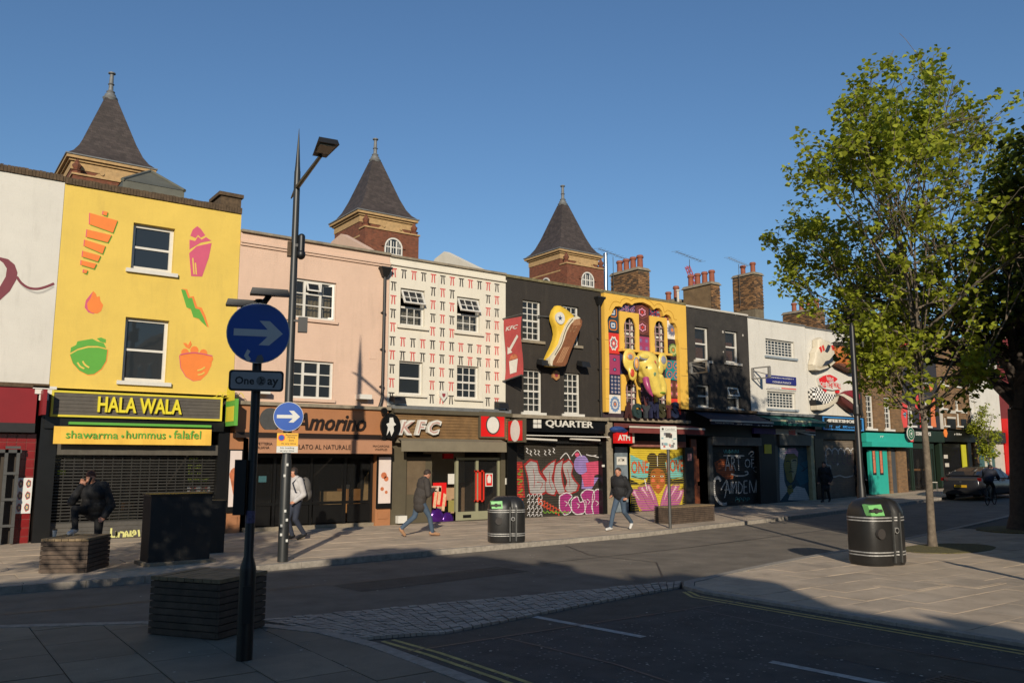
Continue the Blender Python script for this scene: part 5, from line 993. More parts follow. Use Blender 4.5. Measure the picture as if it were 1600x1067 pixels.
for k, (ch, a, b) in enumerate((('A', 425, 525), ('G', 525, 645), ('Y', 640, 790), ('M', 765, 890), ('S', 880, 990), ('T', 985, 1085), ('S', 1065, 1175))):
    mb = MB(); text_px(mb, ch, 'd1', a, 775+(k % 3)*22, b, 1008, D-.5, th=.1, bold=.06); h5.add('cut_out_letter', mb, LM[k])
sx0, sx1, sz0, sz1 = zr('b3', 225, 345, 656, 865, D+.14); sz0 = h5.g
M_SHYL = mat('yellow_painted_shutter', (222, 196, 60), .6, .08, 4)
sh5, ys5 = h5.shutter(sx0, sx1, sz0, sz1, M_SHYL)
PP = [mat('mural_'+n, c, .65, .1, 5) for n, c in (('cyan', (110, 196, 196)), ('redorange', (206, 66, 40)), ('brown', (172, 88, 40)), ('darkhair', (52, 36, 28)), ('orchid', (176, 84, 150)), ('lightpink', (226, 176, 206)), ('purple', (112, 52, 112)), ('white', (232, 228, 222)), ('coral', (236, 110, 90)), ('black', (24, 22, 22)))]
gy = [ys5-.001]
def mp(mb, mi, pts, k='b3'): mb.m = mi; gy[0] -= .0004; mb.prism(zp(k, pts, D+.14), gy[0], gy[0]+.0003)
def ms(mb, mi, pts, w_, k='b3', closed=False): mb.m = mi; gy[0] -= .0004; mb.stroke(zp(k, pts, D+.14), w_, gy[0], closed=closed)
mb = MB()
mp(mb, 0, [(228, 405), (300, 440), (410, 490), (400, 570), (330, 605), (232, 590)]); mp(mb, 0, [(470, 490), (560, 440), (652, 405), (652, 590), (560, 600), (480, 570)])
mp(mb, 9, [(228, 600), (300, 640), (360, 620), (370, 560), (520, 560), (560, 610), (652, 590), (652, 640), (228, 650)])
mp(mb, 3, circ(402, 435, 42, 18)); mp(mb, 3, circ(482, 430, 42, 18)); mp(mb, 3, [(385, 440), (500, 440), (520, 560), (365, 560)])
mp(mb, 2, [(385, 570), (400, 530), (440, 512), (485, 530), (505, 570), (505, 640), (480, 690), (450, 722), (415, 690), (388, 640)])
ms(mb, 3, [(392, 556), (410, 545), (430, 552)], .03); ms(mb, 3, [(462, 552), (482, 545), (500, 556)], .03)
for a in (410, 478): mp(mb, 7, [(a-16, 578), (a, 570), (a+16, 578), (a, 586)]); mp(mb, 9, circ(a, 578, 6, 8)); mp(mb, 8, circ(a-2 if a < 440 else a+2, 612, 15, 12))
mp(mb, 8, circ(447, 660, 15, 12)); ms(mb, 3, [(440, 600), (438, 625), (450, 628)], .02)
for p in ([(232, 690), (280, 680), (330, 720), (390, 800), (440, 862), (330, 862), (270, 790)], [(285, 668), (345, 655), (400, 720), (445, 800), (455, 860), (380, 830), (330, 740)], [(350, 640), (385, 650), (430, 740), (455, 850), (400, 770)], [(655, 680), (610, 690), (560, 740), (510, 800), (470, 862), (570, 862), (625, 780)], [(620, 650), (560, 650), (510, 720), (470, 790), (458, 855), (530, 820), (585, 730)], [(545, 635), (515, 650), (480, 740), (458, 850), (510, 770)]):
    mp(mb, 4, p); c0, c1 = p[0], p[-3]; ms(mb, 5, [((p[0][0]+p[1][0])/2, (p[0][1]+p[1][1])/2+10), ((p[1][0]+p[-1][0])/2, (p[1][1]+p[-1][1])/2), ((p[2][0]+p[-1][0])/2, (p[2][1]+p[-1][1])/2+10)], [.12, .02]); ms(mb, 6, p, .018, closed=True)
ms(mb, 7, [(440, 420), (442, 500)], .035); ms(mb, 7, [(340, 600), (352, 660), (360, 690)], .05); ms(mb, 9, [(235, 575), (330, 598), (395, 570)], .03); ms(mb, 9, [(652, 575), (560, 598), (500, 570)], .03)
mp(mb, 9, [(228, 720), (262, 740), (300, 862), (232, 862)]); mp(mb, 9, [(655, 720), (640, 760), (640, 800), (655, 800)])
mb.m = 1; gy[0] -= .0004; text_px(mb, 'ONE', 'b3', 232, 455, 368, 555, D+.14, th=.002, bold=.02); n0 = len(mb.v)
text_px(mb, 'LOVE', 'b3', 512, 445, 650, 545, D+.14, th=.002, bold=.02)
mb.v = [(v[0], gy[0]-.0005, v[2]) if abs(v[1]-(D+.14)) < 1e-6 else v for v in mb.v]
h5.add('mural', mb, PP, up=sh5); h5.ribs(sx0, sx1, sz0, sz1, ys5-.03, M_SHYL, sh5)
h5.box('shutter_box', mat('pinkish_box', (150, 96, 84), .7, .2, 5), sx0, sx1, D-.06, D+.2, sz1+.003, sz1+.22); h5.box('canopy_soffit', M_DARKM, XB[5]+.15, XB[6]-.02, D+.0, D+.25, sz1+.224, zs5-.003)
r = zr('b3', 108, 345, 214, 830, D+.1); dl = h5.box('side_door', mat('pale_blue_door', (130, 142, 150), .5, .25, 3), r[0], r[1], D+.1, D+.16, h5.g, r[3]); q = zr('b3', 122, 425, 200, 488, D+.08); nt_ = h5.box('notice', M_WHITEF, q[0], q[1], D+.08, D+.098, q[2], q[3], up=dl); mb = MB(); text_px(mb, 'ATM', 'b3', 130, 436, 180, 462, D+.076, th=.002, bold=.01); h5.add('notice_lettering', mb, TB)
r = zr('b3', 120, 222, 246, 318, D-.7); at_ = h5.box('cash_machine_sign', M_KRED, r[0], r[1], D-.7, D-.5, r[2], r[3]); mb = MB(); text_px(mb, 'ATM', 'b3', 130, 248, 226, 296, D-.705, th=.004, bold=.04); h5.add('sign_lettering', mb, M_WHITEF, up=at_); h5.box('sign_return', M_PALEB, r[1]+.002, r[1]+.1, D-.7, D-.4, r[2]+.02, r[3]+.06, up=at_)
mb = MB(); c = zp('b3', [(140, 208)], D-.7)[0]; mb.ell((c[0], D-.6, c[1]), (.34, .25, .13)); mb.ell((c[0]+.2, D-.6, c[1]-.04), (.25, .2, .1)); h5.add('blue_tarpaulin', mb, mat('blue_tarp', (40, 70, 130), .5, .25, 8), smooth=True)
r = zr('b3', 660, 350, 742, 800, D); h5.box('door_post', M_DARKM, r[0], r[1], D+.0, D+.2, h5.g, r[3]); q = zr('b3', 682, 398, 714, 455, D-.01); h5.box('notice', mat('pink_notice', (206, 150, 150), .6, .1, 6), q[0], q[1], D-.02, D-.001, q[2], q[3])
r = zr('b3', 755, 405, 864, 790, D+.05); M_BRD = mat('varnished_brown_door', (122, 66, 40), .45, .2, 4); dr = h5.box('door', M_BRD, r[0], min(r[1], XB[6]+.3), D+.05, D+.12, h5.g, r[3]); h5.box('transom', M_BRD, r[0], min(r[1], XB[6]+.3), D+.04, D+.12, r[3]+.003, zr('b3', 800, 285, 801, 286)[3])
for a, b in ((.08, .42), (.5, .92)): h5.box('door_panel', M_BRD, r[0]+.1, min(r[1], XB[6]+.3)-.1, D+.035, D+.049, h5.g+(r[3]-h5.g)*a, h5.g+(r[3]-h5.g)*b, up=dr)
# ---- shabby black house
M_WALLB2 = mat('peeling_black_render', (58, 54, 50), .9, .25, 2.2, .3, 30, dirt=.25)
n_, L_ = M_WALLB2.node_tree.nodes, M_WALLB2.node_tree.links; speckle(M_WALLB2, .25, 2.2, (.35, .32, .28), .13)
ow = [zr('b4', 172, 240, 284, 505), zr('b4', 402, 272, 508, 525), zr('b4', 192, 680, 292, 858), zr('b4', 418, 692, 520, 868)]
zs6 = zr('b5', 0, 0, 400, 112)[2]
h6 = House('shabby black rendered house with brown blinds above the navy awning', XB[6], XB[7], 8.2, zs6, M_WALLB2, ow); h6.coping(M_PALEB, .08, .05)
for k, o in enumerate(ow): h6.window(o, ((1, 1), (1, 1)), curtain=M_BLIND if k < 2 else M_CURT, sm=M_PALEB, tilt=.3 if k == 3 else 0, fw=.07)
def sign_frame(h, k, q, x, lab='sign_bracket'):     # an empty projecting sign frame
    r = zr(k, *q, D-.5); mb = MB(); z0, z1 = r[2], r[3]; y0, y1 = D-.95, D-.08
    for z in (z0, z1): mb.box(x-.03, x+.03, y0, D-.001, z-.025, z+.025)
    for y in (y0, y1): mb.box(x-.06, x+.06, y, y+.09, z0, z1)
    mb.cyl((x, y0, z0+.1), (x, y1, z0+.35), .02, n=6); h.add(lab, mb, mat('galvanised_frame', (160, 156, 150), .5, .1, 8, metal=.3))
sign_frame(h6, 'b4', (110, 500, 262, 598), XB[6]+.35); 
x0, x1, z1 = XB[6]+.05, XB[7]-.02, zs6
h6.box('shop_cornice', M_COPB, x0, x1, D-.35, D-.003, zs6-.1, zs6-.003)
def slope_awning(h, x0, x1, zt, zf, zv, prj, m, bar=None):
    mb = MB(); mb.add([(x0, D-.12, zt), (x1, D-.12, zt), (x1, D-prj, zf), (x0, D-prj, zf)], [(0, 3, 2, 1)]); mb.add([(x0, D-prj-.02, zf-.07), (x1, D-prj-.02, zf-.07), (x1, D-prj, zv), (x0, D-prj, zv)], [(0, 3, 2, 1)]); aw = h.add('awning', mb, m); h.box('awning_bar', bar or M_PALEB, x0, x1, D-prj-.05, D-prj+.03, zf-.068, zf, up=aw); 
    return aw
zf = zr('b5', 0, 0, 500, 200, D-1.1)[2]; zv = zr('b5', 0, 0, 500, 238, D-1.1)[2]
aw = slope_awning(h6, x0+.15, x1, zs6-.12, zf, zv, 1.1, mat('navy_awning_cloth', (40, 42, 62), .85, .15, 4))
def blur_px(h, k, x0, y0, x1, y1, Y, m, up, n=9):     # lettering too blurred in the photograph to read: a row of marks
    r = zr(k, x0, y0, x1, y1, Y); mb = MB(); rn = random.Random(int(x0+y0)); x = r[0]; st = (r[1]-r[0])/n
    for i in range(n):
        if rn.random() < .12: continue
        a, b = r[0]+i*st, r[0]+(i+.78)*st; zt = r[3] if rn.random() < .5 else r[2]+(r[3]-r[2])*.75
        mb.box(a, a+st*.22, Y, Y+.004, r[2], zt); mb.box(a+st*.22, b, Y, Y+.004, r[2]+(zt-r[2])*rn.choice((.4, .75)), r[2]+(zt-r[2])*rn.choice((.55, .62, 1)) if rn.random() < .01 else zt)
    return h.add('blurred_lettering', mb, m, up=up, kind='stuff')
mb = MB(); text_px(mb, 'Tattoo & Piercing', 'b5', 250, 208, 408, 228, D-1.125, th=.002, bold=.01); h6.add('awning_lettering', mb, M_PALEB, up=aw)
blur_px(h6, 'b5', 435, 222, 565, 238, D-1.125, M_PALEB, aw, 12); blur_px(h6, 'b5', 610, 232, 740, 248, D-1.125, M_PALEB, aw, 12)
g6 = h6.g; sx0, sx1, sz1 = zr('b5', 233, 0, 234, 1)[0], zr('b5', 620, 700, 621, 701)[0], zr('b5', 0, 0, 430, 405)[2]
sx0 = zr('b5', 233, 700, 234, 701)[0]; h6.box('shutter_box', mat('weathered_grey_box', (120, 118, 114), .6, .25, 4), sx0-.02, sx1+.15, D-.1, D+.2, sz1+.003, zr('b5', 0, 0, 430, 335)[2]); h6.box('fascia', M_DARKM, x0, x1, D+.0, D+.2, zr('b5', 0, 0, 430, 333)[2]+.004, zs6-.104)
sh6, ys6 = h6.shutter(sx0, sx1, g6, sz1, mat('black_shutter', (28, 27, 27), .5, .2, 5))
mb = MB(); gy = [ys6-.001]
CW = 7
def m5(pts, w_, mi=CW): ms(mb, mi, pts, w_, 'b5')
def p5(pts, mi): mp(mb, mi, pts, 'b5')
p5([(245, 545), (300, 515), (345, 520), (330, 560), (395, 560), (415, 620), (400, 680), (350, 690), (300, 650), (262, 620)], 2); m5([(262, 560), (300, 540), (320, 600), (280, 610)], .03, 3)
for s_, q in (('ART', (330, 492, 470, 612)), ('OF', (498, 515, 578, 590))): mb.m = CW; n0 = len(mb.v); text_px(mb, s_, 'b5', *q, D+.14, th=.002, bold=-.005); gy[0] -= .0004; mb.v[n0:] = [(v[0], gy[0], v[2]) for v in mb.v[n0:]]
m5([(322, 488), (495, 490)], .05)
m5([(385, 640), (430, 655), (490, 655), (525, 640), (520, 620), (500, 622)], .06)
m5([(300, 700), (280, 672), (250, 690), (243, 760), (255, 830), (290, 880), (330, 892), (350, 885)], .12); m5([(300, 775), (330, 720), (350, 700), (340, 800), (330, 840)], .06); m5([(352, 700), (375, 805)], .07); m5([(330, 775), (365, 770)], .05)
for a, sh_ in ((385, 0), (400, 0)): m5([(a, 705), (a, 805)], .05)
m5([(385, 705), (405, 760), (428, 705), (428, 805)], .055); m5([(445, 700), (445, 805)], .06); m5([(445, 702), (478, 740), (470, 790), (445, 805)], .05); m5([(492, 698), (492, 802)], .06); m5([(492, 700), (520, 698)], .045); m5([(492, 750), (515, 748)], .045); m5([(492, 802), (522, 800)], .045); m5([(540, 798), (540, 695), (575, 795), (595, 690), (592, 795)], .05)
for k in range(5): m5([(320+k*26, 440), (332+k*26, 468), (340+k*26, 440), (345+k*26, 470)], .03, 8 if k == 9 else 0)
for k in range(4): m5([(420+k*32, 870), (425+k*32, 835), (445+k*32, 850), (425+k*32, 855)], .02, 0)
m5([(530, 480), (550, 455), (575, 465), (545, 495), (575, 500)], .035); m5([(565, 600), (585, 580), (610, 610), (590, 625), (570, 610)], .02)
h6.add('mural', mb, PP, up=sh6); h6.ribs(sx0, sx1, g6, sz1, ys6-.03, MATS['black_shutter'], sh6)
h6.box('pilaster', M_DARKM, sx1+.005, sx1+.13, D-.05, D+.2, g6-.05, sz1); h6.box('pilaster', M_GREYM, sx0-.25, sx0-.01, D-.05, D+.04, g6-.05, sz1+.3)
# ---- white house with the property consultancy
ow = [zr('b4', 708, 332, 932, 488), zr('b4', 722, 730, 940, 874)]
zs7 = zr('b4', 0, 0, 900, 905)[2]
h7 = House('plain white painted house with wide small-paned windows above the teal awning', XB[7], XB[8], 8.15, zs7, M_WALLW, ow); h7.coping(M_LEAD, .06, .05)
for o in ow: h7.window(o, ((8, 5),), sm=mat('pale_blue_sill', (150, 160, 166), .7, .1, 5), bw=.03, fw=.07)
sign_frame(h7, 'b4', (600, 545, 742, 640), XB[7]+.15)
r = zr('b4', 716, 607, 944, 690, D-.06); sg = h7.box('sign_board', mat('royal_navy_sign', (40, 42, 120), .4, .05, 3), r[0], r[1], D-.06, D-.002, r[2], r[3])
for s_, a, b, c, d in (('CAMDEN PROPERTY', 740, 622, 925, 648), ('CONSULTANCY', 762, 654, 905, 680)): mb = MB(); text_px(mb, s_, 'b4', a, b, c, d, D-.065, th=.003, bold=.02); h7.add('sign_lettering', mb, M_WHITEF, up=sg)
r = zr('b4', 718, 694, 944, 732, D-.05); sg = h7.box('sign_board', M_WHITEF, r[0], r[1], D-.05, D-.002, r[2], r[3]); r = zr('b4', 830, 706, 942, 724, D-.056); h7.box('sign_stripe', M_REDP, r[0], r[1], D-.056, D-.051, r[2], r[3], up=sg)
blur_px(h7, 'b4', 725, 702, 822, 716, D-.056, mat('lilac_ink', (150, 130, 160), .5, 0), sg, 10)
g7 = h7.g; x0, x1 = XB[7]+.02, XB[8]-.02; gA = sx1+.14
h7.box('shop_cornice', M_LEAD, x0, x1, D-.3, D-.003, zs7-.12, zs7-.003)
aw = slope_awning(h7, x0+.1, x1-.1, zs7-.14, zr('b5', 0, 0, 900, 195, D-.9)[2], zr('b5', 0, 0, 900, 240, D-.9)[2], .9, mat('teal_awning_cloth', (36, 112, 100), .85, .08, 4), mat('cream_bar', (200, 196, 160), .6, .05, 4))
blur_px(h7, 'b5', 862, 210, 1018, 228, D-.93, M_WHITEF, aw, 13)
YS = D-.1; r = zr('b5', 757, 265, 1090, 320, YS); sg = h7.box('fascia', M_WHITEF, r[0], r[1], YS, D+.2, r[2], r[3]); h7.box('fascia_end', mat('violet_panel', (74, 44, 140), .5, .05, 3), x0, r[0]-.003, YS, D+.2, r[2], r[3]); h7.box('fascia_above', M_DARKM, x0, x1, D+.05, D+.2, r[3]+.003, zs7-.124)
mb = MB(); text_px(mb, 'LONDON', 'b5', 868, 264, 1002, 284, YS-.005, th=.003, bold=.03); h7.add('sign_lettering', mb, M_WHITEF, up=sg)
mb = MB(); mb.m = 0; mb.prism(zp('b5', [(866, 266), (922, 266), (922, 318), (866, 318)], YS), YS-.004, YS-.001); mb.prism(zp('b5', [(1004, 266), (1088, 266), (1088, 290), (1004, 284)], YS), YS-.004, YS-.001); mb.m = 1; mb.prism(zp('b5', [(938, 292), (1030, 318), (938, 318)], YS), YS-.004, YS-.001); mb.prism(zp('b5', [(960, 290), (1088, 296), (1088, 312)], YS), YS-.004, YS-.001); h7.add('flag_print', mb, [M_KRED, TB], up=sg, kind='stuff')
sx0, sx1, sz1 = zr('b5', 786, 700, 787, 701)[0], zr('b5', 1052, 700, 1053, 701)[0], zr('b5', 0, 0, 900, 405)[2]
h7.box('shutter_box', M_GREYM, sx0, sx1, D-.12, D+.2, sz1+.003, r[2]-.003)
sh7, ys7 = h7.shutter(sx0, sx1, g7, sz1, mat('petrol_shutter', (52, 92, 106), .6, .25, 3))
mb = MB(); gy = [ys7-.001]
p5([(790, 420), (850, 430), (820, 560), (830, 700), (860, 780), (800, 860), (790, 860)], 7); p5([(930, 740), (1000, 760), (1045, 860), (860, 860), (880, 800)], 7)
mural7 = mat('mural_olive', (150, 140, 60), .65, .2, 5); PP2 = PP+[mural7, mat('mural_sand', (206, 196, 150), .65, .15, 5), mat('mural_teal', (40, 110, 130), .65, .15, 5)]
p5([(835, 500), (860, 470), (910, 468), (938, 500), (940, 560), (925, 640), (905, 700), (880, 720), (850, 690), (832, 620), (826, 560)], 10); p5([(885, 520), (935, 510), (935, 560), (925, 640), (900, 700), (890, 620)], 11); p5([(830, 470), (860, 430), (920, 425), (945, 460), (940, 500), (910, 470), (860, 475)], 5); p5([(940, 560), (1040, 520), (1045, 700), (960, 740), (925, 680)], 12); p5([(860, 740), (890, 730), (905, 790), (870, 818), (850, 780)], 10)
m5([(840, 540), (860, 532), (875, 540)], .05, 9); m5([(895, 532), (915, 525), (930, 532)], .05, 9); m5([(885, 550), (878, 590), (895, 596)], .03, 9); m5([(865, 625), (885, 620), (905, 625)], .04, 9); m5([(832, 610), (850, 690), (880, 722), (905, 700), (925, 640)], .03, 9); m5([(850, 690), (840, 730), (880, 760), (920, 720)], .03, 9); m5([(960, 560), (1000, 600), (970, 620), (1030, 580)], .03, 9)
h7.add('mural', mb, PP2, up=sh7); h7.ribs(sx0, sx1, g7, sz1, ys7-.03, MATS['petrol_shutter'], sh7)
h7.box('pilaster', M_DARKM, gA, sx0-.25, D-.05, D+.2, g7-.05, r[2]-.003); h7.box('pilaster', M_GREYM, sx0-.24, sx0-.01, D-.02, D+.2, g7-.05, r[2]-.003); h7.box('pilaster', mat('cream_tiles', (196, 184, 140), .6, .2, 4), sx1+.01, sx1+.28, D-.05, D+.2, g7-.05, r[2]-.003); gB = sx1+.3
q = zr('b5', 668, 395, 728, 472, D-.1); h7.box('yellow_notice', M_YELE, max(q[0], gA), q[1], D-.08, D-.052, q[2], q[3])
# ---- white house with giant shoes
zs8 = zr('d4', 0, 0, 400, 1000)[2]
h8 = House('white rendered house hung with giant trainers and boots', XB[8], XB[9], 8.1, zs8, M_WALLW, []); h8.coping(M_LEAD, .06, .05)
Xp, Zp = zp('d4', [(515, 215)])[0]; h8.pipe(Xp, zs8, Zp, hopper=False)
def relief(nm, lab, parts_, cat='sculpture'):
    P = [zp('d4', p, D-.25) for _, p, _, _ in parts_]; t = thing(nm, lab, cat, (P[0][0][0], D, min(z for _, z in P[0])))
    for (pn, p, m, (yf, yb, bl)), pts in zip(parts_, P):
        mb = MB()
        k_ = .5
        if bl: pillow(mb, pts, D-yf*k_, D-yb*k_, bl*k_)
        else: mb.prism(pts, D-yf*k_, D-yb*k_)
        part(t, pn, mb, m, smooth=bool(bl))
    return t
M_SNK, M_NAVYS, M_BOOT, M_BOOTS = mat('cream_leather', (222, 210, 186), .6, .08, 4), mat('navy_suede', (44, 52, 66), .7, .1, 4), mat('tan_nubuck', (190, 108, 44), .7, .12, 4, .2, 30), mat('boot_sole', (120, 70, 46), .7, .15, 5)
relief('giant_shoe', 'giant cream and red striped basketball trainer on the white shoe-shop wall', [('upper', [(105, 205), (140, 180), (180, 210), (235, 225), (250, 260), (275, 310), (290, 360), (285, 410), (240, 450), (180, 490), (110, 512), (70, 505), (60, 460), (80, 380), (75, 340), (105, 290), (105, 260)], M_SNK, (.75, .05, .3)), ('collar', [(165, 330), (200, 260), (225, 270), (210, 320), (190, 345)], M_NAVYS, (.80, .7, 0)), ('swoosh_panel', [(145, 480), (175, 430), (215, 420), (250, 380), (285, 365), (285, 400), (240, 440), (190, 470)], M_NAVYS, (.79, .65, 0)), ('stripe', [(110, 290), (125, 275), (140, 330), (125, 345)], M_REDP, (.79, .65, 0)), ('stripe', [(135, 275), (150, 262), (165, 315), (150, 330)], M_REDP, (.79, .65, 0)), ('stripe', [(235, 270), (250, 265), (265, 310), (250, 320)], M_REDP, (.79, .65, 0)), ('sole', [(60, 470), (75, 500), (120, 508), (190, 485), (240, 450), (285, 412), (285, 430), (230, 480), (180, 505), (110, 528), (65, 520)], M_SNK, (.82, .04, 0))])
relief('giant_boot', 'giant tan ankle boot with dark cuff on the white shoe-shop wall', [('shaft', [(318, 270), (370, 275), (412, 290), (430, 360), (440, 440), (480, 470), (510, 490), (512, 525), (460, 515), (400, 480), (300, 450), (300, 400), (308, 330)], M_BOOT, (.85, .05, .3)), ('cuff', [(318, 228), (365, 228), (410, 262), (415, 295), (370, 280), (316, 275)], mat('dark_fur_cuff', (56, 50, 44), .9, .2, 9), (.8, .1, .15)), ('sole', [(298, 448), (340, 455), (400, 480), (460, 512), (512, 522), (512, 545), (450, 540), (380, 505), (298, 465)], M_BOOTS, (.9, .05, 0))])
M_CHK = mat('checkerboard_canvas', (200, 196, 186), .7, 0)
_n, _L = M_CHK.node_tree.nodes, M_CHK.node_tree.links; ck = _n.new('ShaderNodeTexChecker'); ck.inputs['Scale'].default_value = 9; ck.inputs['Color1'].default_value = (.75, .72, .66, 1); ck.inputs['Color2'].default_value = (.02, .02, .02, 1); tcn = _n.new('ShaderNodeTexCoord'); _L.new(tcn.outputs['Object'], ck.inputs['Vector']); _L.new(ck.outputs['Color'], _n['Principled BSDF'].inputs['Base Color'])
relief('giant_shoe', 'giant checkerboard and black skate shoe under the red oval board on the white wall', [('upper', [(60, 740), (90, 700), (120, 700), (200, 760), (260, 780), (310, 770), (290, 830), (220, 880), (120, 890), (75, 850)], M_CHK, (.7, .05, .25)), ('heel_panel', [(72, 830), (130, 850), (150, 888), (85, 888), (75, 860)], M_BLACKP, (.75, .1, 0)), ('sole', [(85, 890), (150, 890), (220, 862), (300, 800), (320, 785), (300, 850), (220, 910), (130, 945), (90, 935)], M_SNK, (.8, .05, .1))])
relief('giant_shoe', 'giant dark red shoe with cream edge stepping off the white wall', [('upper', [(370, 770), (440, 735), (480, 730), (545, 780), (545, 830), (500, 850), (440, 800)], mat('crimson_suede', (140, 34, 44), .7, .1, 4), (.75, .05, .2)), ('sole', [(330, 800), (345, 800), (420, 850), (500, 925), (500, 970), (420, 920), (350, 860)], mat('oxblood_sole', (92, 40, 32), .6, .1, 4), (.85, .1, .1)), ('rubber_edge', [(300, 780), (350, 770), (430, 810), (500, 870), (500, 925), (420, 850), (345, 798)], M_SNK, (.9, .1, 0))])
vb = relief('skateboard_sign', 'red and white skateboard-shaped logo sign on the white shoe-shop wall', [('board', [(148, 605), (200, 575), (270, 562), (330, 590), (380, 640), (392, 685), (370, 720), (300, 728), (210, 712), (165, 675)], M_WHITEF, (.25, .002, 0)), ('red_field', [(152, 610), (200, 580), (225, 572), (228, 640), (232, 700), (212, 705), (170, 672)], M_KRED, (.26, .24, 0)), ('red_field', [(225, 572), (270, 566), (330, 594), (352, 615), (320, 642), (228, 640)], M_KRED, (.26, .24, 0)), ('board_wheel', circ(222, 735, 16, 12), M_KRED, (.24, .05, 0)), ('board_wheel', circ(358, 745, 16, 12), M_KRED, (.24, .05, 0))], 'sign')
for s_, q, m in (('VANS', (228, 586, 306, 640), M_WHITEF), ('OFF', (165, 642, 228, 695), M_WHITEF), ('THE', (236, 645, 300, 705), M_KRED), ('WALL', (302, 648, 385, 712), M_KRED)): mb = MB(); rr_ = zr('d4', *q, D-.25); text_mb(mb, s_, *rr_, D-.14, th=.006, bold=.02, rot=-.12); part(vb, 'sign_lettering', mb, m)
g8 = h8.g; x0, x1 = XB[8]+.02, XB[9]-.02; YS = D-.25
r = zr('b5', 1145, 162, 1485, 285, YS); sg = h8.box('fascia', M_BLACKP, x0, x1, YS, D+.2, r[2], r[3]+.05); mb = MB(); M_BLU = mat('blue_neon_tube', (70, 150, 220), .3, 0)
for q in ((r[0], r[1], r[3]-.05, r[3]), (r[0], r[1], r[2], r[2]+.05), (r[0], r[0]+.07, r[2]+.05, r[3]-.05), (r[1]-.07, r[1], r[2]+.05, r[3]-.05)): mb.box(q[0], q[1], YS-.05, YS-.001, q[2], q[3])
h8.add('sign_frame', mb, M_BLU, up=sg); mb = MB(); text_px(mb, '4FEETSHOE', 'b5', 1185, 182, 1422, 220, YS-.04, th=.03, bold=.04); h8.add('sign_lettering', mb, M_WHITEF, up=sg); blur_px(h8, 'b5', 1205, 236, 1300, 264, YS-.04, M_BLU, sg, 7); blur_px(h8, 'b5', 1318, 240, 1425, 266, YS-.04, M_BLU, sg, 8)
sx0, sx1, sz1 = zr('b5', 1160, 700, 1161, 701)[0], zr('b5', 1440, 700, 1441, 701)[0], zr('b5', 0, 0, 1300, 355)[2]
h8.box('shutter_box', M_DARKM, x0, x1, D+.0, D+.2, sz1+.003, r[2]-.003); sh8, ys8 = h8.shutter(sx0, sx1, g8, sz1, mat('taupe_shutter', (134, 120, 104), .6, .15, 4))
mb = MB(); gy = [ys8-.001]
for k in range(5): m5([(1175+k*52, 475), (1180+k*52, 440), (1205+k*52, 430), (1225+k*52, 455), (1228+k*52, 480)], .06, 7)
m5([(1175, 470), (1180, 560), (1215, 575), (1215, 630), (1240, 665), (1290, 655), (1340, 668), (1400, 655)], .05, 7)
for k in range(5): m5([(1230+k*42, 470), (1226+k*42, 540), (1250+k*42, 560)], .025, 6)
p5([(1265, 560), (1278, 545), (1282, 562), (1270, 575)], 7)
h8.add('graffiti', mb, PP, up=sh8); h8.ribs(sx0, sx1, g8, sz1, ys8-.03, MATS['taupe_shutter'], sh8); h8.box('pilaster', M_BLACKP, gB, sx0-.01, D-.08, D+.2, g8-.05, sz1); h8.box('pilaster', M_BLACKP, sx1+.01, sx1+.2, D-.08, D+.2, g8-.05, sz1)
# ---- stock brick house with the turquoise shop
M_STOCK = mat('yellow_stock_brick', (150, 112, 72), .9, .25, 3, .3, 40, brick=(.225, .075, (120, 104, 84), .5), dirt=.35)
ow = [zr('b6', 105, 85, 162, 260), zr('b6', 210, 105, 262, 270), zr('b6', 122, 368, 180, 570), zr('b6', 230, 380, 284, 575)]
zs9 = zr('b6', 0, 0, 230, 585)[2]
h9 = House('brown stock brick house with tall white sash windows over the turquoise shop', XB[9], XB[10], 8.9, zs9, M_STOCK, ow); h9.coping(M_STONE, .1, .08)
for o in ow: h9.window(o, ((2, 3), (2, 3)), curtain=M_CURT, bw=.03, fw=.07)
M_TURQ = mat('turquoise_paint', (46, 176, 158), .5, .06, 3); g9 = h9.g; YS = D-.25
r = zr('b6', 112, 592, 348, 652, YS); fs = h9.box('fascia', M_TURQ, XB[9]+.02, XB[10]-.15, YS, D+.2, r[2], r[3]); blur_px(h9, 'b6', 212, 608, 245, 624, YS-.006, M_WHITEF, fs, 3)
r2 = zr('b6', 112, 655, 348, 682, D-.5); h9.box('awning_case', M_TURQ, XB[9]+.05, XB[10]-.2, D-.5, D+.0, r2[2]+.02, r[2]-.003)
r = zr('b6', 146, 695, 264, 930, D); sf = h9.box('shop_front', M_TURQ, r[0], r[1], D+.0, D+.15, g9, r[3])
for a in (160, 202): q = zr('b6', a, 698, a+30, 845, D-.01); pn = h9.box('shop_pane', M_GLASS, q[0], q[1], D-.012, D-.001, q[2], q[3], up=sf); h9.box('poster_strip', mat('orange_posters', (216, 130, 96), .6, .3, 8), q[0]+.06, q[1]-.06, D-.02, D-.013, q[2]+.1, q[3]-.03, up=sf)
r = zr('b6', 272, 690, 318, 915, D); h9.box('door', mat('slate_door', (74, 78, 82), .5, .1, 4), r[0], r[1], D+.05, D+.12, g9, r[3]); h9.box('brick_pier', M_STOCK, r[1]+.02, XB[10]-.01, D-.02, D+.25, g9-.05, zs9-.45); h9.box('brick_pier', M_STOCK, zr('b6', 265, 800, 266, 801)[0]+.01, r[0]-.01, D-.02, D+.25, g9-.05, zs9-.45)
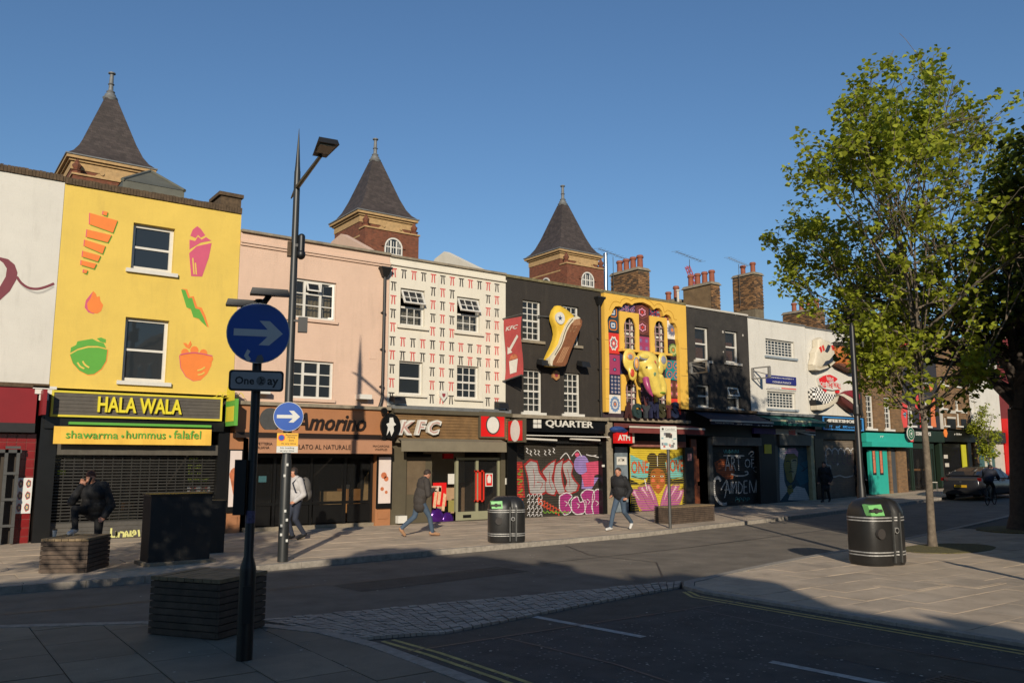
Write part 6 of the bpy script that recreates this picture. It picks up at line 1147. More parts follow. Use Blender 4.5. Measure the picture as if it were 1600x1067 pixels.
# ---- dark house with the coral mural over the coffee shop
M_DKH = mat('blue_black_render', (44, 44, 52), .85, .15, 3)
ow = [zr('b6', 372, 428, 415, 552), zr('b6', 460, 400, 506, 555), zr('b6', 378, 190, 408, 226), zr('b6', 450, 170, 480, 300)]
zs10 = zr('b6', 0, 0, 450, 572)[2]
h10 = House('dark house splashed with a coral and black mural over the green coffee shop', XB[10], XB[11], 9.1, zs10, M_DKH, ow); h10.coping(M_STONE, .1, .06)
for k, o in enumerate(ow): h10.window(o, ((2, 2), (2, 2)) if k != 2 else ((2, 2),), curtain=M_CURT, fw=.08)
COR = [mat('coral_mural', (226, 78, 74), .75, .1, 3), mat('orange_mural', (232, 128, 80), .75, .1, 3), mat('sky_mural', (120, 160, 180), .75, .1, 3), TB]
for k, (mi, p) in enumerate(((0, [(340, 415), (372, 420), (372, 560), (350, 565), (335, 500)]), (0, [(418, 440), (425, 380), (450, 350), (456, 420), (456, 560), (448, 565), (445, 470)]), (1, [(510, 400), (528, 370), (540, 420), (535, 480), (545, 560), (515, 560)]), (0, [(435, 330), (470, 310), (485, 325), (450, 345)]), (1, [(500, 310), (525, 300), (522, 340), (508, 350)]), (0, [(310, 60), (350, 40), (380, 60), (350, 90), (320, 100)]), (1, [(350, 50), (376, 36), (384, 50)]), (2, [(345, 480), (365, 470), (360, 510)]), (0, [(418, 240), (440, 150), (446, 260), (430, 300)]))): mb = MB(); mb.prism(zp('b6', p), D-.006-.001*k, D-.0005); h10.add('mural_patch', mb, COR[mi])
M_DGRN = mat('dark_green_fascia', (32, 48, 36), .45, .08, 3); g10 = h10.g; YS = D-.2
r = zr('b6', 350, 577, 560, 650, YS); fs = h10.box('fascia', M_DGRN, XB[10]+.02, XB[11]-.02, YS, D+.2, r[2], r[3]); mb = MB(); text_px(mb, 'STARBUCKS', 'b6', 424, 588, 514, 613, YS-.03, th=.025, bold=.03); h10.add('sign_lettering', mb, M_WHITEF, up=fs)
c = zp('b6', [(394, 600)], D-.5)[0]
for k, (rr_, m) in enumerate(((.34, M_WHITEF), (.31, mat('logo_green', (0, 100, 66), .5, 0)), (.2, M_WHITEF), (.17, mat('logo_green', (0, 100, 66), .5, 0)))): mb = MB(); mb.prism([(c[0]+rr_*math.cos(i*.2618), c[1]+rr_*math.sin(i*.2618)) for i in range(24)], D-.5-.004*k, D-.46); h10.add('logo_disc', mb, m, up=fs)
mb = MB(); mb.prism([(c[0]+(.11 if i % 2 == 0 else .05)*math.sin(i*math.pi/5), c[1]+(.11 if i % 2 == 0 else .05)*math.cos(i*math.pi/5)) for i in range(10)], D-.522, D-.516); h10.add('logo_star', mb, M_WHITEF, up=fs)
r = zr('b6', 362, 625, 416, 648, D-.3); h10.box('coral_panel', COR[0], r[0], r[1], D-.24, D-.203, r[2], r[3])
zt_ = zr('b6', 0, 0, 450, 655)[2]
mb = MB()
for v in (360, 398, 408, 490, 500, 520, 536): a = zr('b6', v, 800, v+1, 801)[0]; mb.box(a, a+.09, D+.02, D+.14, g10, zt_)
mb.box(zr('b6', 360, 800, 361, 801)[0], zr('b6', 540, 800, 541, 801)[0], D+.021, D+.139, zt_-.3, zt_); sf = h10.add('shop_front_frame', mb, M_DGRN)
for a, b in ((366, 398), (414, 490), (504, 536)): q = (zr('b6', a, 800, a+1, 801)[0], zr('b6', b, 800, b+1, 801)[0]); h10.box('shop_pane', M_SHOPG, q[0]+.03, q[1], D+.07, D+.078, g10+.1, zt_-.3, up=sf)
mb = MB(); a = zr('b6', 366, 800, 367, 801)[0]; b = zr('b6', 536, 800, 537, 801)[0]; h10.box('wall_panelling', mat('orange_panelling', (196, 96, 48), .7, .2, 2), a, b, D+2.0, D+2.1, g10, 3.4); h10.box('bar_counter', M_WOODC, a, b, D+.5, D+.9, g10+1.0, g10+1.1)
for q in ((368, 725), (505, 715)): c = zp('b6', [q], D+.5)[0]; mb = MB(); mb.ell((c[0], D+.5, c[1]), (.16, .16, .2)); mb.cyl((c[0], D+.5, c[1]+.2), (c[0], D+.5, zt_), .01, n=6); h10.add('pendant_lamp', mb, M_CURT, smooth=True)
# ---- brick house over the black shop
ow = [zr('b6', 568, 280, 606, 312), zr('b6', 648, 285, 686, 320), zr('b6', 572, 388, 600, 450), zr('b6', 656, 400, 686, 462), zr('b6', 592, 500, 612, 552), zr('b6', 666, 475, 692, 554)]
zs11 = zr('b6', 0, 0, 650, 572)[2]
h11 = House('brown brick house with a cream banded first floor over the black shop', XB[11], XB[12], 8.6, zs11, M_STOCK, ow); h11.coping(M_STONE, .1, .06)
for o in ow: h11.window(o, ((2, 2),), curtain=M_CURT, fw=.07, sill=.08)
for q, m in (((548, 450, 590, 572), M_PALEB), ((612, 460, 662, 480), M_PALEB), ((612, 498, 662, 512), M_PALEB), ((612, 512, 664, 572), M_DARKM), ((694, 512, 726, 572), M_DARKM), ((694, 460, 730, 480), M_PALEB)): r = zr('b6', *q, D-.04); h11.box('render_band', m, max(r[0], XB[11]+.01), min(r[1], XB[12]-.01), D-.04, D-.002, r[2], r[3])
g11 = h11.g; YS = D-.2; r = zr('b6', 560, 577, 752, 650, YS); fs = h11.box('fascia', M_BLACKP, XB[11]+.02, XB[12]-.02, YS, D+.2, r[2], r[3]); blur_px(h11, 'b6', 646, 596, 698, 611, YS-.02, M_WHITEF, fs, 8); c = zp('b6', [(598, 597)], YS)[0]; mb = MB(); mb.prism([(c[0]+.2*math.cos(i), c[1]+.24*math.sin(i)) for i in range(6)], YS-.03, YS-.001); h11.add('sign_emblem', mb, OR, up=fs)
zt_ = r[2]
for a, b, m, nm in ((566, 582, M_DGRN, 'pilaster'), (736, 756, M_BLACKP, 'pilaster')): q = zr('b6', a, 800, b, 801, D); h11.box(nm, m, q[0], q[1], D-.05, D+.2, g11, zt_)
q = zr('b6', 582, 660, 694, 800, D+.1); h11.box('shop_pane', M_SHOPG, q[0], q[1], D+.1, D+.108, g11+.1, zt_-.1); q = zr('b6', 695, 665, 735, 782, D+.05); h11.box('lime_panel', mat('lime_panel', (200, 196, 50), .5, .05, 3), q[0], q[1], D+.05, D+.1, g11, q[3])
for a, b in ((590, 725), (598, 775)): q = zr('b6', a, b, a+24, b+22, D+.08); h11.box('window_card', M_PALEB, q[0], q[1], D+.08, D+.09, q[2], q[3])
# ---- white house over the laurel-wreath shop, and two more up the street behind the trees
zs12 = zr('b6', 0, 0, 830, 580)[2]
ow = [zr('b6', 764, 405, 780, 470), zr('b6', 832, 415, 850, 480)]
h12 = House('white stucco house with a curved parapet over the grey wreath shop', XB[12], XB[13], 7.4, zs12, M_WALLW, ow)
for o in ow: h12.window(o, ((1, 2), (1, 2)), fw=.06)
mb = MB(); x0, x1 = XB[12]+.01, XB[13]-.01; mb.prism([(x0, 7.4), (x1, 7.4)]+[(x1-(x1-x0)*i/12, 7.45+.8*math.sin(math.pi*(.15+.7*i/12))**2) for i in range(13)], D-.02, D+.28); h12.add('curved_parapet', mb, M_WALLW)
g12 = h12.g; r = zr('b6', 766, 585, 900, 655, D-.2); fs = h12.box('fascia', mat('slate_green_fascia', (44, 50, 50), .5, .08, 3), XB[12]+.02, XB[13]-.02, D-.2, D+.2, r[2], r[3]); c = zp('b6', [(800, 613)], D-.2)[0]; mb = MB()
for k in range(14): a = -math.pi*.38+k*(math.pi*1.76)/13-math.pi/2+.2; mb.prism([(c[0]+.3*math.cos(a)+.07*math.cos(a+u), c[1]+.36*math.sin(a)+.07*math.sin(a+u)) for u in (0, 1.6, 3.1, 4.7)], D-.22, D-.201)
h12.add('wreath_emblem', mb, mat('gilt', (150, 120, 60), .5, .1, 4), up=fs, kind='stuff')
mb = MB(); a, b = XB[12]+.6, XB[13]-1.2; mb.box(a, b, D+.0, D+.12, g12, r[2]); sf = h12.add('shop_front', mb, mat('teal_grey_paint', (70, 104, 104), .5, .08, 3))
for q in ((840, 690), (868, 690)): rr_ = zr('b6', q[0]-12, 705, q[0]+8, 790, D); h12.box('shop_pane', M_CURT, rr_[0], rr_[1], D-.02, D-.001, g12+.7, rr_[3], up=sf)
h12.box('brick_pier', M_STOCK, XB[12]+.02, XB[12]+.55, D-.03, D+.2, g12, r[2]); h12.box('stucco_pier', M_PALEB, b+.02, XB[13]-.02, D-.03, D+.2, g12, r[2])
h13 = House('dull red rendered house with a scarlet shop surround behind the big tree', XB[13], XB[14], 9.4, 3.4+gz(55), mat('dull_red_render', (120, 40, 40), .85, .12, 3), [(54.0, 54.9, 5, 6.6), (55.6, 56.5, 5, 6.6)]); h13.coping(M_STONE, .1, .06)
for o in ((54.0, 54.9, 5, 6.6), (55.6, 56.5, 5, 6.6)): h13.window(o, ((2, 2), (2, 2)))
h13.box('shop_surround', M_KRED, XB[13]+.05, XB[13]+.5, D-.3, D+.2, h13.g, 3.6+h13.g); h13.box('shop_surround', M_KRED, XB[14]-.6, XB[14]-.05, D-.3, D+.2, h13.g, 3.6+h13.g); h13.box('fascia', M_KRED, XB[13]+.51, XB[14]-.61, D-.25, D+.2, 3.0+h13.g, 3.6+h13.g); h13.box('shop_pane', M_GLASS, XB[13]+.51, XB[14]-.61, D+.05, D+.1, h13.g+.3, 2.99+h13.g)
h14 = House('pale rendered house furthest up the street', XB[14], XB[15], 9.0, 3.4+gz(60), M_WALLK, [(58.5, 59.6, 5, 6.6), (61, 62.1, 5, 6.6)]); h14.coping(M_STONE, .1, .06)
for o in ((58.5, 59.6, 5, 6.6), (61, 62.1, 5, 6.6)): h14.window(o, ((2, 2), (2, 2)))
h14.box('shop_front', M_DARKM, XB[14]+.05, XB[15]-.05, D+.02, D+.2, h14.g, 3.4+h14.g)
# ------------------------------------------------------------------ roofscape
M_RBRK = mat('red_tower_brick', (140, 78, 52), .9, .22, 4, .3, 40, brick=(.225, .075, (110, 84, 66), .4)); M_TSTN = mat('buff_terracotta', (190, 156, 108), .85, .18, 4, .2, 30, dirt=.4); M_SLT = mat('grey_brown_slate', (80, 70, 66), .7, .22, 3, .15, 40, brick=(.3, .16, (58, 50, 48), .6), dirt=.25)
def tower(label, X):
    t = thing('tower', label, 'tower', (X, 50.2, 0)); H = 1.95
    mb = MB(); mb.box(-H, H, -H, H, 0, 17.35); lpart(t, 'brick_shaft', mb, M_RBRK)
    mb = MB(); mb.box(-H-.04, H+.04, -H-.04, H+.04, 17.35, 17.75); mb.box(-H-.02, H+.02, -H-.02, H+.02, 16.35, 16.45); lpart(t, 'frieze', mb, M_TSTN)
    mb = MB(); mb.box(-2.1, 2.1, -2.1, 2.1, 17.78, 17.9); mb.box(-2.24, 2.24, -2.24, 2.24, 17.9, 18.06); lpart(t, 'eaves_cornice', mb, M_TSTN); mb = MB(); mb.box(-2.3, 2.3, -2.3, 2.3, 18.06, 18.13); lpart(t, 'gutter', mb, M_LEAD)
    mb = MB(); prof = [(2.22, 18.13), (1.9, 18.42), (1.62, 18.85), (1.3, 19.6), (.95, 20.6), (.6, 21.6), (.32, 22.4)]; o = 0
    for r, z in prof: mb.v += [(-r, -r, z), (r, -r, z), (r, r, z), (-r, r, z)]
    for k in range(len(prof)-1): mb.f += [(k*4+i, k*4+(i+1) % 4, k*4+4+(i+1) % 4, k*4+4+i) for i in range(4)]; mb.mi += [0]*4
    mb.f.append((24, 25, 26, 27)); mb.mi.append(0); lpart(t, 'slate_spire', mb, M_SLT)
    mb = MB(); mb.lathe([(.36, 22.35), (.42, 22.5), (.3, 22.65), (.3, 22.72), (.2, 22.82), (.24, 22.9), (.13, 23.0), (.12, 23.3), (.18, 23.36), (.12, 23.42), (.1, 23.95), (.2, 24.0), (.2, 24.06), (.08, 24.12)], n=10); lpart(t, 'lead_finial', mb, M_LEAD, smooth=True)
    # bay on the street side: parapet, scroll gable, round-headed window, pinnacles
    mb = MB(); mb.box(-1.95, 2.0, -2.75, -1.96, 0, 16.8); lpart(t, 'front_bay', mb, M_RBRK); mb = MB(); mb.box(-2.02, 2.07, -2.83, -1.97, 16.802, 16.9); mb.box(-2.0, 2.05, -2.8, -2.752, 15.0, 15.2); lpart(t, 'bay_cornice', mb, M_TSTN)
    gzz = lambda z: 16.902+(z-16.09)*.5
    mb = MB(); mb.prism([(x, gzz(z)) for x, z in ((-1.2, 16.09), (-.9, 16.2), (-.75, 16.5), (-.55, 16.62), (-.35, 16.9), (0, 17.02), (.35, 16.95), (.55, 16.7), (.75, 16.6), (.95, 16.25), (1.35, 16.09))], -2.6, -2.35); mb.cyl((-.55, -2.66, gzz(16.55)), (-.55, -2.3, gzz(16.55)), .1); mb.cyl((.7, -2.66, gzz(16.55)), (.7, -2.3, gzz(16.55)), .1); lpart(t, 'scroll_gable', mb, M_TSTN)
    ax_, az_ = .1, 15.75; arc = lambda r, n=12: [(ax_+r*math.cos(math.pi*i/n), az_+r*math.sin(math.pi*i/n)) for i in range(n+1)]
    mb = MB(); A, B = arc(.86), arc(.66)
    for i in range(12): mb.hexa([(A[i][0], -2.84, A[i][1]), (A[i+1][0], -2.84, A[i+1][1]), (A[i+1][0], -2.74, A[i+1][1]), (A[i][0], -2.74, A[i][1])], [(B[i][0], -2.84, B[i][1]), (B[i+1][0], -2.84, B[i+1][1]), (B[i+1][0], -2.74, B[i+1][1]), (B[i][0], -2.74, B[i][1])])
    lpart(t, 'arch_ring', mb, M_RBRK); mb = MB(); mb.prism([(ax_-.65, 15.22), (ax_+.65, 15.22)]+arc(.65), -2.78, -2.753); wo = lpart(t, 'arch_window', mb, M_GLASS); mb = MB(); C_ = arc(.55)
    for i in range(12): mb.hexa([(B[i][0], -2.82, B[i][1]), (B[i+1][0], -2.82, B[i+1][1]), (B[i+1][0], -2.775, B[i+1][1]), (B[i][0], -2.775, B[i][1])], [(C_[i][0], -2.82, C_[i][1]), (C_[i+1][0], -2.82, C_[i+1][1]), (C_[i+1][0], -2.775, C_[i+1][1]), (C_[i][0], -2.775, C_[i][1])])
    for x in (-.65, -.25, .17, .55): mb.box(ax_+x, ax_+x+.1, -2.815, -2.781, 15.22, az_+(.45 if abs(x+.05) < .3 else .02))
    mb.box(ax_-.6, ax_+.6, -2.812, -2.782, 15.22, 15.32); mb.box(ax_-.6, ax_+.6, -2.808, -2.783, 15.72, 15.79)
    for i in (-.4, 0, .4): mb.box(ax_+i-.015, ax_+i+.015, -2.806, -2.784, 15.3, 16.15)
    lpart(t, 'window_bars', mb, M_WHITEF, up=wo); pz = lambda z: 16.902+(z-16.08)*.6
    for a in (-1.75, 1.8): mb = MB(); mb.lathe([(r_, pz(z)) for r_, z in ((.24, 16.08), (.24, 16.35), (.3, 16.4), (.14, 16.55), (.22, 16.8), (.24, 16.95), (.1, 17.2), (.12, 17.28), (.03, 17.5))], (a, -2.45, 0), 8); lpart(t, 'pinnacle', mb, M_RBRK)
    mb = MB(); arcs = [(.55*math.cos(math.pi*i/10), 15.6+.55*math.sin(math.pi*i/10)) for i in range(11)]; mb.prismx([(-.2+a, b) for a, b in arcs][::-1], -2.0, -1.952); lpart(t, 'side_window', mb, M_WHITEF); mb = MB(); mb.prismx([(-.2+a*.8, 15.6+(b-15.6)*.8) for a, b in arcs][::-1], -2.01, -2.001); lpart(t, 'side_glass', mb, M_GLASS)
    return t
tw1 = tower('brick tower with slate spire rising behind the yellow food-mural house', 8.05); tw1['group'] = 'towers of the block behind the terrace'
dup(tw1, (24.87, 50.2, 0), 0, 'brick tower with slate spire rising behind the pink and tie-pattern houses'); dup(tw1, (41.7, 50.2, 0), 0, 'brick tower with slate spire rising behind the black shoe house, beside the steel flue')
mb = MB(); mb.box(0, 52, 50.5, 58, 0, 13.2); bb = thing('rear_block', 'long red brick block joining the three spired towers behind the terrace', 'building', (26, 54, 0)); part(bb, 'wall', mb, M_RBRK); mb = MB(); mb.prismx([(50.3, 13.2), (58.2, 13.2), (54.2, 15.2)], -.2, 52.2); part(bb, 'roof', mb, M_SLT)
# lead hipped roof behind the yellow parapet
a, b, c = fac(80+520/4.85, 100+890/4.85, 27), fac(80+755/4.85, 100+815/4.85, 28.2), fac(80+985/4.85, 100+975/4.85, 27)
zz = c[1]-.05; mb = MB(); mb.add([(a[0], 26.6, zz), (c[0], 26.6, zz), (c[0], 30.2, zz), (a[0], 30.2, zz), (b[0], 28.2, b[1])], [(0, 1, 4), (1, 2, 4), (2, 3, 4), (3, 0, 4)]); mb.box(a[0]+.02, min(c[0], XB[2]-.05), 26.62, 30.18, 8.0, zz-.002); h1.add('hipped_lead_roof', mb, mat('grey_green_lead', (104, 104, 92), .6, .15, 2))
mb = MB(); mb.cyl((b[0], 28.2, b[1]), (c[0], 26.6, zz), .06, n=6); mb.cyl((b[0], 28.2, b[1]), (a[0], 26.6, zz), .06, n=6); h1.add('lead_rolls', mb, mat('grey_green_lead', (104, 104, 92), .6, .15, 2))
# brick chimney stacks, each brick laid
M_CBRK = [mat('chimney_brick_'+n, c_, .95, .25, 12, .4, 40) for n, c_ in (('brown', (132, 98, 66)), ('soot', (92, 72, 54)), ('tan', (158, 118, 78)))]; M_MORT = mat('old_mortar', (120, 108, 88), .95, .2, 8); M_POT = mat('terracotta_pot', (150, 84, 60), .8, .15, 5)
bk = [[MB().box(0, L_, 0, .05, 0, .062).mesh('brick', m) for L_ in (.21,)][0] for m in M_CBRK]; bky = [MB().box(0, .05, 0, .21, 0, .062).mesh('brick', m) for m in M_CBRK]
def chimney(h, x0, x1, y0, y1, z0, z1, pots, render=False, lean=0.0, cap=.14):
    mb = MB(); mb.box(x0+.012, x1-.012, y0+.012, y1-.012, z0, z1); st = h.add('chimney', mb, M_MORT if not render else mat('brown_cement_render', (128, 104, 74), .95, .25, 3, .3, 30, dirt=.4)); rn = random.Random(int(x0*7)); O = h.r.location; n = 0
    z = z0; row = 0
    zlo = max(z0, z1-1.7)
    z = zlo
    while z < z1-.06:
        for face in ('f', 's'):
            if face == 's' and render: continue
            L = (x1-x0) if face == 'f' else (y1-y0); u = (-.11 if row % 2 else 0)
            while u < L-.02:
                a, b_ = max(u, 0), min(u+.215, L)
                if b_-a > .05 and n < 300:
                    o = link('brick', (bk if face == 'f' else bky)[rn.choice((0, 0, 1, 1, 2))], st); n += 1; s_ = (b_-a-.008)/.21; d = rn.uniform(-.006, .004)
                    if face == 'f': o.location = (x0+a-O.x, y0-.012+d-O.y, z-O.z); o.scale = (s_, 1, 1)
                    else: o.location = (x0-.012+d-O.x, y0+a-O.y, z-O.z); o.scale = (1, s_, 1)
                u += .225
        z += .075; row += 1
    mb = MB(); mb.hexa([(x0-.06, y0-.06, z1+.002), (x1+.06, y0-.06, z1+.002), (x1+.06, y1+.06, z1+.002), (x0-.06, y1+.06, z1+.002)], [(x0+.02, y0+.02, z1+cap), (x1-.02, y0+.02, z1+cap), (x1-.02, y1-.02, z1+cap), (x0+.02, y1-.02, z1+cap)]); h.add('flaunching', mb, M_STONE, up=st)
    for (px_, py_, hh) in pots: mb = MB(); mb.lathe([(.13, 0), (.12, hh*.8), (.16, hh*.82), (.16, hh*.9), (.13, hh)], (px_, py_, z1+cap*.6), 10); h.add('chimney_pot', mb, M_POT, up=st, smooth=True)
zt = fac(1012, 424, 24.8)[1]; chimney(h5, 24.72, 25.4, 24.8, 26.5, 7.6, zt, [(25.05, 25.0+k*.42, .62) for k in range(4)])
zt = fac(1129, 447, 24.4)[1]; chimney(h6, 28.9, 29.5, 24.4, 26.1, 7.6, zt, [(29.2, 24.6+k*.42, .62) for k in range(4)], render=True); chimney(h6, 28.7, 29.3, 26.4, 27.4, 7.6, zt-.5, [(29.0, 26.6, .7), (29.0, 27.1, .5)], render=True)
zt = fac(1195, 433, 25.3)[1]; chimney(h7, 33.0, 33.7, 25.2, 26.5, 7.6, zt, [(33.35, 25.5, .6), (33.35, 26.1, .55)])
zt = fac(1285, 486, 24.6)[1]; chimney(h8, 37.1, 37.85, 24.6, 26.6, 7.5, zt, [(37.5, 24.8+k*.45, .55) for k in range(4)])
X, Z = fac(946, 397, 25.5); mb = MB(); mb.cyl((X, 25.5, 7.6), (X, 25.5, Z), .085, n=14); mb.cyl((X, 25.5, Z-.03), (X, 25.5, Z+.02), .1, n=14); h5.add('steel_flue', mb, mat('polished_steel', (200, 200, 200), .2, .05, 4, metal=1), smooth=True)
X, Z = fac(1059, 455, 26); mb = MB(); mb.cyl((X, 26, 7.6), (X, 26, Z), .06, n=10); mb.cyl((X, 26, Z), (X, 26, Z+.06), .1, n=10); h6.add('vent_pipe', mb, M_PALEB, smooth=True)
def aerial(h, x, y, z0, z1, dirx):
    mb = MB(); mb.cyl((x, y, z0), (x, y, z1), .015, n=6); a, b = Vector((x-.5*dirx, y-.3, z1-.1)), Vector((x+.6*dirx, y+.3, z1+.35)); mb.cyl(a, b, .012, n=6)
    for k in range(9): p = a.lerp(b, k/8); mb.cyl(p+Vector((-.1, .16, 0)), p+Vector((.1, -.16, 0)), .007, n=5)
    h.add('tv_aerial', mb, M_GREYM)
aerial(h6, 29.2, 25.9, 9.6, 11.3, -1); aerial(h7, 32.9, 26.0, 9.5, 11.6, -.7); aerial(h5, 24.6, 26.2, 9.0, 10.8, -1)
# tower crane far beyond the roofs
cr = thing('tower_crane', 'pink luffing crane jib far beyond the chimneys', 'crane', (138.5, 120, 0)); M_CRN = mat('pink_red_steel', (190, 90, 110), .6, .1, 3)
def lattice(p0, p1, w_, n, r):
    mb = MB(); p0, p1 = Vector(p0), Vector(p1); u = (p1-p0).normalized(); s1 = Vector((0, 1, 0)); s2 = u.cross(s1).normalized(); c = [(s1+s2)*w_, (s1-s2)*w_, (-s1-s2)*w_, (-s1+s2)*w_]
    for q in c: mb.cyl(p0+q, p1+q, r, n=5)
    for k in range(n):
        for i in range(4): mb.cyl(p0.lerp(p1, k/n)+c[i], p0.lerp(p1, (k+1)/n)+c[(i+1) % 4], r*.7, n=4)
    return mb
part(cr, 'mast', lattice((138.5, 120, 0), (138.5, 120, 37), .6, 24, .12), M_CRN); part(cr, 'jib', lattice((138.5, 120, 37), (134.5, 120, 43.8), .35, 9, .1), M_CRN)
# ------------------------------------------------------------------ the two corner buildings behind the viewer that shade the junction
M_LBRK = mat('london_stock_brick', (146, 116, 80), .9, .2, 3, brick=(.225, .075, (130, 116, 96), .4))
def corner_block(label, x0, x1, y0, y1, hgt, steps, faces):
    t = thing('corner_building', label, 'building', ((x0+x1)/2, (y0+y1)/2, 0)); mb = MB(); mb.box(x0, x1, y0, y1, -.1, hgt); part(t, 'wall', mb, M_LBRK); mb = MB(); mb.box(x0-.15, x1+.15, y0-.15, y1+.15, hgt+.002, hgt+.25); part(t, 'cornice', mb, M_STONE)
    for (a, b, c, d, e) in steps: mb = MB(); mb.box(a, b, c, d, hgt+.252, e); part(t, 'chimney_stack', mb, M_LBRK)
    for k in range(int((y1-y0)/2.6)):
        for fl in range(2):
            yy = y0+1+k*2.6; zz = 3.9+fl*2.2; xf = x1 if faces == 'e' else x0; s_ = 1 if faces == 'e' else -1
            mb = MB(); mb.box(min(xf, xf+s_*.04), max(xf, xf+s_*.04), yy, yy+1.1, zz, zz+1.5); wo = part(t, 'window', mb, M_WHITEF); mb = MB(); mb.box(min(xf+s_*.041, xf+s_*.05), max(xf+s_*.041, xf+s_*.05), yy+.08, yy+1.02, zz+.08, zz+1.42); part(t, 'pane', mb, M_GLASS, up=wo)
    for k in range(int((x1-x0)/2.8)):
        for fl in range(2):
            xx = x0+.9+k*2.8; zz = 3.9+fl*2.2; mb = MB(); mb.box(xx, xx+1.1, y1, y1+.04, zz, zz+1.5); wo = part(t, 'window', mb, M_WHITEF); mb = MB(); mb.box(xx+.08, xx+1.02, y1+.041, y1+.05, zz+.08, zz+1.42); part(t, 'pane', mb, M_GLASS, up=wo)
    mb = MB(); mb.box(x0+.1, x1-.1, y1+.002, y1+.12, 2.7, 3.5); part(t, 'shop_fascia', mb, M_BLACKP)
    return t
corner_block('brick corner building across the street from the yellow house', -26, -2.0, -30, -2.3, 7.0, [(-3.5, -2.1, -11.0, -9.0, 8.2), (-5.2, -3.7, -4.4, -2.4, 8.0)], 'e')
corner_block('taller brick corner building on the bin side of the side road', 11.2, 60, -24, -1.5, 8.6, [(18, 20, -3.4, -1.7, 10), (34, 38, -4, -1.7, 11.5)], 'w')
# ------------------------------------------------------------------ street furniture
M_POST = mat('black_post_paint', (22, 22, 23), .45, .2, 8); M_POSTG = mat('grey_green_post_paint', (44, 46, 46), .45, .12, 8); M_BLUE = mat('blue_sign_face', (24, 84, 176), .35, .05, 3); M_SWHT = mat('white_sign_face', (214, 214, 208), .4, .06, 5); M_SBACK = mat('grey_sign_back', (110, 110, 108), .5, .08, 4)
def disc_y(mb, cx_, cz_, r, y0, y1, n=36): return mb.prism([(cx_+r*math.cos(2*math.pi*i/n), cz_+r*math.sin(2*math.pi*i/n)) for i in range(n)], y0, y1)
def arrow(mb, cx_, cz_, s, y): return mb.prism([(cx_+a*s, cz_+b*s) for a, b in ((-.80, .12), (.30, .12), (.02, .42), (.36, .42), (.80, 0), (.36, -.42), (.02, -.42), (.30, -.12), (-.80, -.12))], y, y+.002)
def blue_sign(t, z, r, y):
    mb = MB(); disc_y(mb, 0, z, r, y, y+.012); d = lpart(t, 'round_sign', mb, M_SWHT); mb = MB(); disc_y(mb, 0, z, r*.97, y-.003, y-.0005); lpart(t, 'sign_face', mb, M_BLUE, up=d); mb = MB(); arrow(mb, 0, z, r*.96, y-.006); lpart(t, 'sign_arrow', mb, M_SWHT, up=d); mb = MB(); disc_y(mb, 0, z, r*.985, y+.013, y+.03); lpart(t, 'sign_back', mb, M_SBACK, up=d); return d
t = thing('sign_post', 'black post with shaded blue arrow sign and One Way plate by the big timber block', 'sign post', (2.865, 8.34, 0), -.32)
mb = MB(); mb.lathe([(.078, 0), (.078, .84), (.074, .88), (.046, .98), (.046, 3.55)], n=20); lpart(t, 'pole', mb, M_POST, smooth=True); mb = MB(); mb.box(-.04, .04, -.085, -.076, .35, .7); lpart(t, 'service_door', mb, M_POST)
sd = blue_sign(t, 3.19, .31, -.09)
mb = MB(); mb.prism([(-.13, 2.95), (-.10, 3.02), (-.07, 3.0), (-.09, 2.96), (-.06, 2.92), (-.09, 2.89)], -.098, -.0965); lpart(t, 'torn_sticker', mb, M_SWHT, up=sd); mb = MB(); mb.prism([(-.02, 2.9), (.0, 2.96), (.04, 2.97), (.06, 2.93), (.06, 2.895), (.02, 2.885)], -.098, -.0965); lpart(t, 'torn_sticker', mb, M_SBACK, up=sd)
def rrect(x0, x1, z0, z1, r, n=5): return [(cx_+r*math.cos(a), cz_+r*math.sin(a)) for cx_, cz_, a0 in ((x1-r, z1-r, 0), (x0+r, z1-r, math.pi/2), (x0+r, z0+r, math.pi), (x1-r, z0+r, 1.5*math.pi)) for a in [a0+math.pi/2*i/n for i in range(n+1)]]
mb = MB(); mb.prism(rrect(-.265, .265, 2.6, 2.81, .035), -.085, -.07); pl = lpart(t, 'name_plate', mb, M_POST); mb = MB(); mb.prism(rrect(-.245, .245, 2.62, 2.79, .025), -.088, -.0855); lpart(t, 'plate_face', mb, mat('grey_white_plate', (168, 168, 166), .4, .08, 5), up=pl)
mb = MB(); text_mb(mb, 'One', -.205, -.02, 2.665, 2.745, -.0905, th=.002, bold=.025); lpart(t, 'plate_lettering', mb, TB, up=pl); mb = MB(); text_mb(mb, 'ay', .105, .215, 2.638, 2.727, -.0905, th=.002, bold=.025); lpart(t, 'plate_lettering', mb, TB, up=pl)
mb = MB(); disc_y(mb, .045, 2.705, .046, -.0915, -.0905, 20); st = lpart(t, 'sticker', mb, M_SBACK, up=pl); mb = MB()
for p in ([(.03, 2.67), (.05, 2.705), (.035, 2.74)], [(.05, 2.705), (.075, 2.72)], [(.04, 2.69), (.07, 2.675)]): mb.stroke(p, .012, -.0925)
lpart(t, 'sticker_print', mb, TB, up=pl)
for x0, x1, dy, z in ((-.10, .29, -.10, 3.60), (-.33, -.02, .05, 3.50)):
    mb = MB(); mb.hexa([(x0, dy-.12, z-.03), (x1, dy-.12, z-.04), (x1, dy+.06, z-.02), (x0, dy+.06, z-.02)], [(x0+.02, dy-.11, z+.035), (x1-.02, dy-.11, z+.03), (x1-.02, dy+.05, z+.04), (x0+.02, dy+.05, z+.04)]); lpart(t, 'sign_lantern', mb, M_POST); mb = MB(); mb.cyl((0, 0, 3.45), ((x0+x1)/2, dy, z-.01), .03); lpart(t, 'lantern_arm', mb, M_POST)
